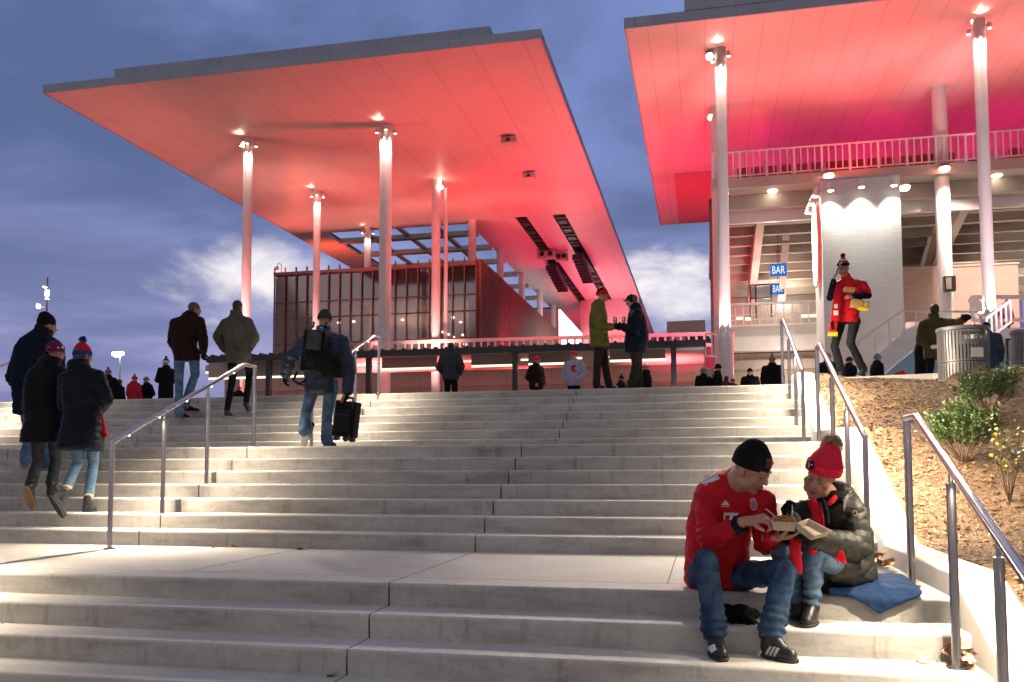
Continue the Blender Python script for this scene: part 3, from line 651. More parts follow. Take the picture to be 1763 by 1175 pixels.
for (x0, x1, yy, Y) in ((355, 530, 640, 24), (360, 600, 650, 23), (600, 690, 629, 25), (640, 740, 628, 25), (658, 752, 636, 23.5), (795, 868, 622, 25), (812, 885, 631, 23.5), (897, 1002, 619, 25), (910, 985, 627.5, 23.5), (1048, 1142, 613, 25), (1050, 1146, 621.5, 23.5)):
    p = at(x0, yy, Y=Y); q = at(x1, yy-1.5, Y=Y); m = MB(); z = zt-.12 if Y > 24 else zt-.1; z = (p.z+q.z)/2
    m.box((p.x, Y-.04, z-.035), (q.x, Y+.04, z+.035)); o = m.build('strip_light', M['tubeg'], bc)
    m = MB(); m.box((p.x, Y-.05, z+.036), (q.x, Y+.05, zt-.041)); m.build('light_housing', M['beige'], o)
    ld = bpy.data.lights.new('strip_glow', 'AREA'); ld.shape = 'RECTANGLE'; ld.size = q.x-p.x; ld.size_y = .06; ld.energy = 9; ld.color = (1, .86, .6)
    lo = bpy.data.objects.new('strip_glow', ld); COL.objects.link(lo); lo.location = ((p.x+q.x)/2, Y, z-.05)
# big lit video wall, seen edge-on below the canopy
m = MB(); p = at(962, 533, X=-8.2); q = at(1001, 576, X=-8.2)
m.box((-8.2, p.y, 5), (-8.1, q.y, p.z)); m.build('video_wall', M['scrn'], label='blank brightly lit white video screen beyond the red fins', cat='screen')
m = MB(); m.box((-8.3, q.y+.3, 4), (-3.2, q.y+1.2, ZS-.02)); m.build('end_wall', mat('pale_end_wall', (.6, .5, .5), rough=.5), label='pale wall lit pink behind the video screen', cat='wall')
# small blue lights by the railing
# far lodge-like house
hz = thing('gabled_house', 'distant dark roofed house with a small gable and a raised brick block', 'house', at(1175, 590, Y=110))
def A(x, y): return at(x, y, Y=110)
m = MB(); m.prism([A(1090, 610), A(1235, 607), A(1222, 582), A(1215, 572), A(1120, 575), A(1105, 583)], (0, 10, 0)); m.build('roof', mat('slate_roof', (.06, .075, .12), rough=.8, scale=3), hz)
m = MB(); m.prism([A(1148, 578), A(1215, 576), A(1214, 551), A(1148, 554)], (0, 6, 0)); m.build('brick_block', M['brickb'], hz)
m = MB(); m.prism([A(1150, 592), A(1185, 591), A(1167, 569)], (0, -2, 0)); m.build('gable', M['beige'], hz)
m = MB(); m.box((A(1095, 600).x, 108.2, PZ), (A(1235, 600).x, 120, A(1100, 600).z)); m.build('wall', M['pinkwall'], hz)
# floodlight masts far left
def mast(px, ptop, pbot, Y, heads, label, glow_):
    t_ = at(px, ptop, Y=Y); b_ = at(px, pbot, Y=Y); r = thing('light_mast', label, 'light mast', (t_.x, Y, PZ)); s = Y/1500
    m = MB(); m.tube((t_.x, Y, PZ), (t_.x, Y, t_.z), 3.0*s, 1.6*s, n=10); m.build('pole', M['white'] if glow_ else M['mull'], r)
    for (dx, dz, sx, sz) in heads:
        c = (t_.x+dx*s, Y-.3, t_.z+dz*s); m = MB(); m.box((c[0]-sx*s, Y-.6, c[2]-sz*s), (c[0]+sx*s, Y-.2, c[2]+sz*s)); m.build('floodlight', M['fl'], r, bevel=.1)
        m = MB(); m.beam((c[0], Y-.2, c[2]), (t_.x, Y, c[2]-1*s), 1.2*s, 1.2*s); m.build('arm', M['white'], r)
mast(207, 612, 665, 85, [(-8, 2, 5, 4), (1, 1, 5, 4.5), (9, 3, 4, 3.5), (-3, -3, 4, 2)], 'distant mast with a bright white cluster of floodlights', True)
mast(82, 478, 560, 60, [(2, -24, 2.5, 1.5), (9, -33, 3, 2.5), (8, -40, 3, 5), (9, -50, 2, 1.5), (-13, -66, 2, 5)], 'mast rising behind the tall man on the left, with white and rust coloured lamps', False)
# ================================================================== stand on the right
DY = 29.7
sb = thing('stadium_stand', 'grandstand deck with a white railing and stepped underside on the right', 'stand', (12, DY, PZ))
m = MB(); m.box((2.6, DY, 12.02), (33, 47, 12.42)); m.build('deck_slab', M['beige'], sb)
m = MB(); m.box((2.9, DY+1.0, 11.42), (33, DY+1.35, 12.01)); m.build('edge_beam', M['beige'], sb)
m = MB(); m.box((2.62, DY+1.36, 10.95), (33, DY+1.6, 12.01)); m.build('back_beam', M['white'], sb)
n = 17; zt0, zt1 = 11.3, 8.3
for k in range(n):
    y = DY+2+k*1.0; z = zt0+(zt1-zt0)*k/(n-1); m = MB(); m.box((3.05, y, z-.12), (33, y+1.03, z+.12)); m.box((3.05, y-.1, z-.3), (33, y+.1, z+.1)); m.build('riser_plank', M['plank'], sb)
for x in (4.6, 12.4, 20): m = MB(); m.beam((x, DY+1.7, 11.3), (x-.2, DY+17, 6.2), .32, .75); m.build('raker_beam', M['beige'], sb)
p0 = at(1345, 530, Y=35); p1 = at(1357, 342, Y=33)
m = MB(); m.beam(p0, p1, .3, .3, upv=(0, 1, 0)); m.build('strut', M['beige'], sb)
p0 = at(1597, 460, Y=36); p1 = at(1634, 318, Y=31.2)
m = MB(); m.beam(p0, p1, .5, .4, upv=(0, 1, 0)); m.build('strut', M['beige'], sb)
m = MB(); m.box((3, 46.5, PZ), (33, 47, 9)); m.build('back_wall', mat('dark_concourse_wall', (.22, .20, .19), rough=.9), sb)  # one even dark base colour
m = MB(); m.box((2.52, 30.9, PZ), (2.85, 31.4, 12.02)); m.build('brick_pier', M['brickd'], sb)
m = MB()
for x in (5.0, 16, 22): m.box((x-.25, 36.6, 9.35), (x+.25, 36.9, 9.65))
m.build('junction_boxes', M['white'], sb)
picket_fence('deck_railing', 'white railing along the upper deck edge of the stand on the right', (2.7, DY+.05, 12.42), (27.5, DY+.05, 12.42), 1.08, .26, M['white'], wd=.045, top=.055, big=4)
# seats behind the railing
sp_ = thing('stadium_chair', 'red folding seat in the row behind the deck railing', 'seat', (3.9, DY+1.2, 12.42), 'red seats along the upper deck')
m = MB(); m.box((3.68, DY+.95, 12.85), (4.12, DY+1.01, 13.35)); m.box((3.68, DY+1.02, 13.0), (4.12, DY+1.36, 13.06)); m.build('seat_back', M['red'], sp_, bevel=.03)
m = MB(); m.box((3.87, DY+1.05, 12.42), (3.93, DY+1.3, 12.99)); m.build('seat_foot', M['dsteel'], sp_)
sp_.location.z = 12.22
for i in range(1, 44):
    if i in (15, 16, 17, 31): continue
    copy_tree(sp_, None, (3.9+i*.56+(.12 if i % 7 > 3 else 0), DY+1.2, 12.22))
# downlights and dome lamps
def dome(px, py, Y, lb, mt, W=0, colr=CORAL, up=False):
    p = at(px, py, Y=Y); r = thing('dome_lamp', lb, 'lamp', p, 'round lamps under the deck edge')
    m = MB(); m.ell(p, (.2, .2, .12)); m.build('lens', mt, r); m = MB(); m.tube(p+Vector((0, 0, .05)), p+Vector((0, 0, .17)), .24, .12, n=16); m.build('shade', M['mull'] if mt == M['lampc'] else M['white'], r)
dome(1427, 303, 29.45, 'coral glowing dome lamp above the left corner of the brick tower', M['lampc']); dome(1626, 291, 29.45, 'coral glowing dome lamp at the head of the thick column', M['lampc'])
dome(1330, 328, 30.4, 'white round downlight under the deck left of the brick tower', M['lampw']); dome(1716, 301, 30.4, 'white round downlight under the deck at the right edge', M['lampw']); dome(1557, 324, 29.3, 'white spot right beside the top of the brick tower', M['lampw'])
# brick tower with lit crest
TY = 27.2
q0 = at(1413, 312, Y=TY); q1 = at(1549, 301, Y=TY); tz = (q0.z+q1.z)/2
tw = thing('brick_tower', 'pale grey block tower washed by three spotlights', 'tower', (q0.x, TY, PZ))
m = MB(); m.box((q0.x, TY, PZ), (q1.x, TY+2.2, tz)); m.build('wall', M['brickw'], tw)
m = MB(); m.box((q0.x-.03, TY-.03, tz), (q1.x+.03, TY+2.2, tz+.06)); m.build('coping', M['fascia'], tw)
for i, (px, py) in enumerate(((1430, 322), (1483, 316), (1539, 313))):
    p = at(px, py, Y=TY-.35); r = thing('wall_spotlight', ['left', 'middle', 'right'][i]+' of the three spotlights on the front of the brick tower', 'spotlight', p, 'spotlights on the tower')
    m = MB(); m.tube(p+Vector((0, 0, -.14)), p+Vector((0, 0, .14)), .12, .1, n=14); m.build('body', M['white'], r); m = MB(); m.tube(p+Vector((0, 0, -.16)), p+Vector((0, 0, -.145)), .1, n=14); m.build('lens', M['lampw'], r); m = MB(); m.beam(p, p+Vector((0, .36, .05)), .04, .04); m.build('arm', M['dsteel'], r)
    spot('tower_light', p+Vector((0, -.0, -.2)), p+Vector((0, .44, -3.0)), 330, (1, .93, .80), 95, .9, .05)
# crest disc on the left face of the tower
cc = Vector((q0.x-.16, TY+1.15, at(1405, 415, X=q0.x).z)); cz = at(1408, 421, Y=TY+1.0).z
cs = thing('lit_crest_sign', 'tall round crest glowing white with red rim on the side of the brick tower', 'sign', (q0.x, TY+1.1, cz))
RZ = (at(1405, 346, Y=TY+1).z-at(1405, 496, Y=TY+1).z)/2
def disc(mb, x, r1, ry): 
    pts = [(x, TY+1.0+ry*math.cos(t), cz+r1*math.sin(t)) for t in [2*math.pi*k/40 for k in range(40)]]; return pts
m = MB(); m.prism(disc(m, q0.x-.12, RZ, .66), (.03, 0, 0)); m.build('rim', emis('red_rim_glow', (1, .10, .07), 1.2), cs)
m = MB(); m.prism(disc(m, q0.x-.165, RZ*.95, .64), (.04, 0, 0)); m.build('face', emis('white_face_glow', (1, .93, .86), 4.0), cs)
m = MB()
for (y_, z_, w_, h_) in ((0, -.9, .06, .25), (-.25, .1, .04, .3), (.3, -.2, .05, .3)): m.box((q0.x-.18, TY+1.1+y_-w_, cz+z_-h_), (q0.x-.167, TY+1.1+y_+w_, cz+z_+h_))
m.build('emblem', mat('crest_red', (.5, .02, .02)), cs)
for i, (px, py) in enumerate(((1406, 331), (1400, 345), (1394, 360))):
    p = at(px, py, Y=TY+.3+.7*i); r = thing('sign_spotlight', ['upper', 'middle', 'lower'][i]+' spotlight pointing at the glowing crest', 'spotlight', p, 'spotlights over the crest')
    m = MB(); m.tube(p+Vector((-.06, 0, -.16)), p+Vector((.04, 0, .16)), .13, .11, n=12); m.build('body', M['white'], r); m = MB(); m.tube(p+Vector((-.063, 0, -.18)), p+Vector((-.06, 0, -.162)), .11, n=12); m.build('lens', M['lampw'], r)
    m = MB(); m.beam(p, (q0.x, p.y, p.z+.05), .04, .04); m.build('arm', M['dsteel'], r)
# rosy brick block right of the tower
rb = thing('brick_block', 'low rosy brick building right of the pale tower', 'building', (14, 33, PZ))
g0 = at(1500, 467, Y=33); g1 = at(1752, 455, Y=33)
m = MB(); m.box((g0.x, 33, PZ), (g1.x, 37, (g0.z+g1.z)/2)); m.build('wall', M['brickb'], rb); m = MB(); m.box((g0.x-.05, 32.95, (g0.z+g1.z)/2), (g1.x+.05, 37, (g0.z+g1.z)/2+.08)); m.build('coping', M['beige'], rb)
p = at(1637, 488, Y=29.6); r = thing('wall_box', 'small dark framed box fixed to the thick column', 'box', p); m = MB(); m.box((p.x-.22, 29.6, p.z-.28), (p.x+.18, 29.86, p.z+.28)); m.build('frame', M['dsteel'], r); m = MB(); m.box((p.x-.17, 29.58, p.z-.22), (p.x+.02, 29.6, p.z+.22)); m.build('cover', M['beige'], r)
# white lower storey, balcony
lo = thing('concourse_balcony', 'pale concourse front below the balcony, left of the tower', 'building', (6, 32, PZ))
b0 = at(1262, 566, Y=31.4); b1 = at(1412, 560, Y=31.4)
m = MB(); m.box((2.9, 31.5, b0.z-.95), (g0.x+3, 32.0, b0.z+.02)); m.build('slab_edge', M['white'], lo)
m = MB(); m.box((2.9, 32.4, PZ), (g0.x+4, 32.8, b0.z-.96)); m.build('lower_wall', brickmat('cream_block', (.58, .50, .40), (.53, .45, .36), (.45, .39, .32), .8, .4), lo)
m = MB(); m.box((2.9, 31.8, b0.z-1.7), (g0.x+3, 32.3, b0.z-1.3)); m.build('lower_beam', M['beige'], lo)
m = MB(); m.box((3.0, 38, b0.z), (g0.x+4, 38.3, b0.z+2.2)); m.build('inner_wall', mat('dim_inner_wall', (.3, .25, .22), rough=.9), lo)
for (xa, xb, y_) in ((1268, 1280, 549), (1283, 1294, 549.5), (1378, 1408, 545)):
    p = at(xa, y_, Y=34); q = at(xb, y_, Y=34); m = MB(); m.box((p.x, 33.9, p.z-.06), (q.x, 34.1, p.z+.06)); m.build('strip_light', M['tubeg'], lo)
point('concourse_fill', (5.5, 30.6, 4.6), 130, (1, .84, .66), .3); point('concourse_fill', (5, 34.5, 8.2), 200, (1, .85, .7), .3); point('concourse_fill', (14, 38, 8.6), 700, (1, .85, .68), .5); point('concourse_fill', (24, 38, 8.6), 600, (1, .85, .68), .5)  # added fill points without fixtures, brighten the concourse
point('concourse_fill', (6, 38, 9), 420, (1, .85, .7), .5)
picket_fence('balcony_railing', 'white balcony railing between the lit column and the brick tower', (3.2, 31.4, b0.z), (q0.x+.6, 31.4, b0.z), 1.0, .3, M['white'], wd=.05, top=.1, mid=True)
def barsign(px, py, w, h, Y, lb):
    a_ = at(px, py, Y=Y); b_ = at(px+w, py+h, Y=Y); r = thing('bar_sign', lb, 'sign', (a_.x, Y, b_.z), 'blue bar signs')
    m = MB(); m.box((a_.x, Y, b_.z), (b_.x, Y+.05, a_.z)); m.build('panel', emis('blue_sign', (.03, .17, .52), 1.0), r)
    cu = bpy.data.curves.new('t', 'FONT'); cu.body = 'BAR'; cu.size = 1; to = bpy.data.objects.new('t', cu); COL.objects.link(to); dg = bpy.context.evaluated_depsgraph_get(); me = bpy.data.meshes.new_from_object(to.evaluated_get(dg)); bpy.data.objects.remove(to)
    xs_ = [v.co.x for v in me.vertices]; ys_ = [v.co.y for v in me.vertices]; W_ = b_.x-a_.x; H_ = a_.z-b_.z
    for v in me.vertices: v.co = Vector((a_.x+W_*(.12+.76*(v.co.x-min(xs_))/(max(xs_)-min(xs_))), Y-.012, b_.z+H_*(.2+.6*(v.co.y-min(ys_))/(max(ys_)-min(ys_)))))-Vector((a_.x, Y, b_.z))
    me.materials.append(emis('white_letters', (1, 1, 1), 1.1)); o = bpy.data.objects.new('lettering', me); COL.objects.link(o); o.parent = r
    m = MB(); m.beam(((a_.x+b_.x)/2, Y+.02, a_.z), ((a_.x+b_.x)/2, Y+.02, a_.z+1.5), .02, .02); m.build('hanger', M['dsteel'], r)
barsign(1326, 455, 29, 20, 32.6, 'upper blue sign reading BAR, lit at the bar under the stand'); barsign(1328, 488, 22, 19, 34.5, 'lower blue sign reading BAR, partly hidden by the bar frame')
# bar frame
p0 = at(1292, 528, Y=33.5); p1 = at(1327, 490, Y=33.5); r = thing('steel_stand', 'black steel frame with a pale panel beneath the blue signs', 'frame', p0)
m = MB()
for x in (p0.x, (p0.x+p1.x)/2-.2, p1.x): m.tube((x, 33.5, p0.z-.5), (x, 33.5, p1.z), .03, n=6)
m.beam((p0.x, 33.5, p1.z), (p1.x, 33.5, p1.z), .06, .06); m.beam((p0.x, 33.5, p0.z+.35), (p1.x, 33.5, p0.z+.35), .05, .05); m.build('bars', M['dsteel'], r)
m = MB(); m.box((p0.x, 33.56, p0.z+.38), (p1.x, 33.6, p1.z-.05)); m.build('panel', M['white'], r)
# pale blue ramp wall and its stairs with railing, right
rw = thing('ramp_wall', 'pale blue panelled wall rising beside the stair behind the trash can', 'wall', (10, 24.5, PZ))
RYp = 23.5
P = [at(x, y, Y=RYp) for x, y in ((1490, 680), (1515, 652), (1545, 626), (1580, 598), (1600, 592), (1800, 590), (1800, 700))]
m = MB(); m.prism(P, (0, .3, 0)); m.build('wall_panel', M['bluew'], rw)
P = [at(x, y, Y=RYp+1.6) for x, y in ((1440, 668), (1500, 620), (1558, 568), (1575, 560), (1800, 566), (1800, 600), (1440, 690))]
m = MB(); m.prism(P, (0, .2, 0)); m.build('upper_wall', M['white'], rw)
picket_fence('stair_railing', 'white sloping stair railing rising to the right past the brick tower', at(1455, 655, Y=RYp+1.4), at(1558, 585, Y=RYp+1.4), 1.0, .38, M['white'], wd=.04, top=.06, mid=True)
picket_fence('stair_railing', 'white stair railing rising above the navy puffer jacket at the right edge', at(1700, 590, Y=RYp-.1), at(1741, 560, Y=RYp-.1), .75, .13, M['white'], wd=.05, top=.09)
picket_fence('landing_railing', 'white railing on the landing behind the man in the olive jacket', at(1558, 588, Y=RYp+1.3), at(1700, 590, Y=RYp+1.3), 1.0, .32, M['white'], wd=.03, top=.05)
m = MB(); m.beam(at(1673, 513, Y=27.5), at(1702, 556, Y=27.5), .22, .25); m.build('stair_stringer', M['white'], label='thick pale diagonal handrail glowing pink beside the right column', cat='handrail')
picket_fence('upper_landing_railing', 'pink lit railing at the far right in front of the brick block', at(1673, 556, Y=29.0), at(1765, 556, Y=29.0), .95, .55, M['white'], wd=.1, top=.13)
m = MB(); q = at(1757, 540, Y=30.5); m.box((q.x, 30.5, q.z-.6), (q.x+1.5, 30.6, q.z+.5)); m.build('blue_panel', mat('deep_blue_panel', (.06, .08, .35)), label='deep blue panel at the right edge behind the pink railing', cat='panel')
# white fence by the left foot of the stand
picket_fence('concourse_railing', 'pale railing left of the lit column, above the bar canopy end', at(1215, 618, Y=26), at(1248, 618, Y=26), .9, .2, M['white'], wd=.05, top=.07)
m = MB(); p = at(1215, 598, Y=26.3); q = at(1229, 634, Y=26.3); m.box((p.x, 26.3, q.z), (q.x, 26.35, p.z)); m.build('banner', mat('pink_banner', (.6, .08, .22)), label='small pink banner on the railing left of the lit column', cat='banner')
for (X, Y) in ((2.94, 25.05), (11.28, 24.92), (2.94, 25.05), (11.28, 24.92)):
    pass
for (X, Y, rad_, z) in ((2.94, 25.05, .19, 5.5), (11.28, 24.92, .19, 5.65)):
    for k in range(3):
        a = math.radians(-160+70*k); c, s_ = math.cos(a), math.sin(a); r = thing('column_uplight', ['left', 'middle', 'right'][k]+' small uplight on the base of the '+('left' if X < 5 else 'right')+' lit column', 'lamp', (X+c*.30, Y+s_*.30, z), 'uplights on the column bases')
        m = MB(); m.tube((X+c*.30, Y+s_*.30, z-.06), (X+c*.30, Y+s_*.30, z+.02), .05, n=10); m.build('body', M['white'], r)
        spot('base_light', (X+c*.30, Y+s_*.30, z+.04), (X+c*(rad_-.05), Y+s_*(rad_-.05), z+4.5), 420, (1, .60, .50), 70, 1, .03)
for x_ in (5, 12.5, 17): spot('deck_downlight', (x_, 29.4, 11.9), (x_-.3, 25.5, 2), 4200, (1, .88, .74), 110, 1, .15)
for x_ in (11.5, 15.5): spot('block_fill', (x_, 29.0, 11.6), (x_+.5, 33, 6), 2600, (1, .72, .60), 100, 1, .15)  # added spots without fixtures, brighten the rosy brick block
for x_ in (6, 12, 18, 24): spot('stand_light', (x_, 33, 5.5), (x_, 37, 11), 900, (1, .86, .72), 150, 1, .3)
spot('tower_top_fill', (7.9, 28.4, tz+.25), (7.9, 27.6, ZS), 800, (1, .10, .09), 165, 1, .3)  # added coral uplight without a fixture, reddens the soffit above
# ================================================================== canopy lighting (unseen uplights placed where they wash the soffits)
def wash(loc, tgt, W, colr, deg=120, rad=.6):
    r = thing('floodlight', 'small dark floodlight aimed up at the underside of a canopy', 'floodlight', loc, 'uplights washing the canopies')
    l_ = Vector(loc); m = MB(); m.box(l_+Vector((-.2, -.12, -.25)), l_+Vector((.2, .12, -.1))); m.build('housing', M['dsteel'], r)
    return spot('wash_light', loc, tgt, W, colr, deg, 1, rad)
for (x, y, tx, ty, W, c) in ((-9, 25.5, -8.5, 26, 2700, (1, .15, .11)), (-14.0, 26, -14.0, 27, 1150, (1, .24, .15)), (-19, 28, -19.5, 30, 330, (1, .52, .25)), (-5, 30, -5, 31, 1500, (1, .13, .11)), (-14, 36, -15, 39, 1000, (1, .14, .10)), (-8, 38, -7, 40, 1500, (1, .04, .06)),
                             (-6.9, 49, -6.9, 51, 1000, (1, .01, .16)), (-7, 58, -6.9, 60, 1500, (1, .01, .18)), (-4.5, 64, -5.5, 68, 2000, (1, .02, .12)), (-5, 76, -5.5, 80, 2000, (1, .03, .12)), (-9.6, 46, -9.6, 50, 500, (1, .05, .08)),
                             (1.0, 26.5, .6, 27, 1100, (1, .15, .12)), (.9, 35, 1.0, 38, 1100, (1, .02, .16)), (3.9, 25.6, 4.6, 23.8, 1000, (1, .15, .12)), (12.9, 25.6, 13.2, 23.8, 1300, (1, .15, .12))):
    hi_ = y > 30 and x < 0; wash((x, y, 6.95 if hi_ else PZ+.28), (tx, ty, ZS), W*(2.4 if hi_ and y < 45 else 2.4 if hi_ else 6.4), (c[0], c[1]*.56, c[2]*.72), 62 if x > 3 else 88 if (hi_ and y < 41) or x > 0 else 120)
wash((-21.9, 46.5, 12.75), (-21.9, 50, ZS), 900, (1, .12, .05), 165, .15); wash((-21.9, 42.5, 12.75), (-21.9, 40, ZS), 400, (1, .13, .06), 165, .15)
for (X, Y) in ((-17.54, 28.94), (-17.7, 36.4), (-11.0, 28.87), (-11.06, 36.24)):
    for dx in (-1.6, .2, 1.5): spot('column_fill', (X+dx, Y-3.3, PZ+.4), (X, Y, 7.0), 5200, (1, .36, .32), 30, 1, .9)  # added ground spots without fixtures, tint the columns pink
for (X, Y) in ((2.94, 25.05), (11.28, 24.92)):
    for dx in (-1.4, 1.4): spot('column_fill', (X+dx, Y-3.3, PZ+.4), (X, Y, 8.5), 2400, (.95, .70, .74), 34, 1, .7)  # added spots again, brighten the two front columns of the stand
for x_ in (4.6, 8.4, 12.6, 16.4, 20.4, 24.4):
    wash((x_, 31.0, 13.0), (x_+.1, 29.3, ZS), 150, (1, .085, .12), 170, .15)
for (x, y, W) in [(x_, y_, 300) for x_ in (5, 10, 15, 20) for y_ in (33, 37, 42)]:
    spot('deck_fill', (x, y, 12.7 if x > 2 else 9), (x, y+1.5, ZS), W, MAG, 165, 1, .3)  # added magenta spots without fixtures, colour the rear soffit
# floodlights at the canopy edge that light the steps and the bank
def flood(loc, tgt, W, colr, deg, lb, rad=.12):
    l_ = Vector(loc); r = thing('canopy_floodlight', lb, 'floodlight', loc, 'floodlights at the canopy edge'); d = (Vector(tgt)-l_).normalized()
    m = MB(); m.tube(l_-d*.05, l_-d*.35, .14, .1, n=14); m.build('body', M['white'], r); m = MB(); m.tube(l_-d*.05, l_-d*.04, .125, n=14); m.build('lens', M['lampw'], r); m = MB(); m.beam(l_-d*.2, (loc[0]+.25, loc[1], loc[2]+.15), .05, .05); m.build('arm', M['white'], r)
    spot('flood_beam', l_, tgt, W, colr, deg, .6, rad)
fa = at(1222, 98, Y=25.0); fb = at(1679, 36, Y=24.85); fc = at(420, 250, Y=28.8); fd = at(1224, 203, Y=30)
flood(fa, (6.5, 4, 1), 19000, (1, .84, .64), 32, 'floodlight at the head of the left column of the stand')
flood(fb, (6.0, 3, .8), 42000, (1, .84, .64), 22, 'floodlight at the head of the right column of the stand')
flood(fc, (-4, 4, 1), 11000, (1, .84, .68), 50, 'floodlight at the head of the leftmost column')
flood(fd, (2, 8, 1), 6500, (1, .84, .68), 50, 'floodlight at the head of the thick column behind')
# ================================================================== figures: helpers
V = Vector
def remesh(mb, vox, sm=3, fac=.5):
    me = mb.mesh(); ob = bpy.data.objects.new('tmp', me); COL.objects.link(ob)
    bm = bmesh.new(); bm.from_mesh(me); bmesh.ops.recalc_face_normals(bm, faces=bm.faces); bm.to_mesh(me); bm.free()
    r = ob.modifiers.new('r', 'REMESH'); r.mode = 'VOXEL'; r.voxel_size = vox
    if sm: s_ = ob.modifiers.new('s', 'SMOOTH'); s_.factor = fac; s_.iterations = sm
    bpy.context.view_layer.update(); dg = bpy.context.evaluated_depsgraph_get()
    out = bpy.data.meshes.new_from_object(ob.evaluated_get(dg)); bpy.data.objects.remove(ob); bpy.data.meshes.remove(me)
    return out
def mcoords(me):
    a = np.empty(len(me.vertices)*3, np.float64); me.vertices.foreach_get('co', a); return a.reshape(-1, 3)
def mnormals(me):
    a = np.empty(len(me.vertices)*3, np.float32); me.vertex_normals.foreach_get('vector', a); return a.reshape(-1, 3).astype(float)
def folds(co, amp, freq, seed=0, st=(1, 1, 1)):
    o = np.zeros(len(co))
    for i, c in enumerate(co):
        v = V((c[0]*freq*st[0]+seed, c[1]*freq*st[1], c[2]*freq*st[2]))
        n1 = mnoise.noise(v); n2 = mnoise.noise(v*2.3+V((9, 3, 1)))
        o[i] = (1-2.6*abs(n1))*.7+(1-2.6*abs(n2))*.3
    return o*amp
def bunch(co, segs, marks, wl=.042):
    """cloth gathered into rings near a joint or a cuff"""
    p = segparam(co, segs); o = np.zeros(len(co)); ph = np.array([mnoise.noise(V((c[0]*9, c[1]*9, c[2]*9)))*3.5 for c in co])
    for (m_, w_, a_) in marks: o += a_*np.sin(p*2*math.pi/wl+ph)*np.exp(-((p-m_)/w_)**2)
    return o
def segparam(co, segs):
    """nearest limb segment -> length along it (cumulative per chain)"""
    best = np.full(len(co), 1e9); par = np.zeros(len(co))
    for (a, b, off, w_) in segs:
        a = np.array(a); b = np.array(b); d = b-a; L_ = np.linalg.norm(d); d /= L_
        t = np.clip((co-a)@d, -.1, L_+.1); tc_ = np.clip(t, 0, L_); q = a+tc_[:, None]*d; ds = np.linalg.norm(co-q, axis=1)-w_
        k = ds < best; best[k] = ds[k]; par[k] = off+t[k]
    return par
def to_obj(name, me, m, parent, disp=None, smooth=True):
    co = mcoords(me)
    if disp is not None:
        co = co+mnormals(me)*disp(co)[:, None]
    o_ = np.array(org(parent)); me.vertices.foreach_set('co', (co-o_).ravel()); me.update()
    me.polygons.foreach_set('use_smooth', [True]*len(me.polygons))
    me.materials.clear()
    for x in (m if isinstance(m, (list, tuple)) else [m]): me.materials.append(x)
    ob = bpy.data.objects.new(name, me); me.name = name; COL.objects.link(ob); ob.parent = parent; ORG[ob.name] = org(parent)
    return ob
def frame(fd, up):
    f = V(fd).normalized(); u = V(up); r = f.cross(u).normalized(); u = r.cross(f).normalized(); return r, f, u
class H:   # head-local frame
    def __init__(s, c, fd, up, k=1.0): s.c = V(c); s.r, s.f, s.u = frame(fd, up); s.k = k
    def p(s, x, y, z): return s.c+(s.r*x+s.f*y+s.u*z)*s.k
    def ax(s): return (s.r, s.f, s.u)
def head_mb(mb, h, neck, nr=.058, female=False, ears=True, face=True, full=0.):
    k = h.k; E = lambda c, r, n=18, m=12: mb.ell(h.p(*c), tuple(x*k for x in r), h.ax(), n, m)
    E((0, -.018, .032), (.074, .094, .084)); E((0, .018, -.035), (.060, .066, .082))
    E((0, .040, -.088), (.036, .036, .026)); E((0, .062, -.098), (.020, .017, .015))
    E((0, .01, -.075), (.052, .055, .035))
    if full:
        for q_ in (-1, 1): E((q_*.034, .012, -.062), (.030+.012*full, .045, .040)); E((q_*.030, .045, -.045), (.026+.006*full, .028, .032))
    if face:
        for s in (-1, 1):
            E((s*.042, .050, -.022), (.024, .024, .022)); E((s*.026, .074, .024), (.026, .014, .009))
            mb.ell(h.p(s*.030, .071, .004), (.0135*k, .013*k, .011*k), h.ax(), 12, 8)
            E((s*.011, .090, -.032), (.008, .009, .008))
        mb.capsule(h.p(0, .080, .012), h.p(0, .102, -.026), .0085*k, .0125*k)
        E((0, .080, -.055), (.024, .012, .0075)); E((0, .078, -.068), (.021, .012, .009)); E((0, .072, -.045), (.026, .014, .012))
    if ears:
        for s in (-1, 1): E((s*.077, -.008, -.012), (.010, .018, .030))
    mb.capsule(h.p(0, -.02, -.06), V(neck), nr*k, nr*k*1.08, 18)
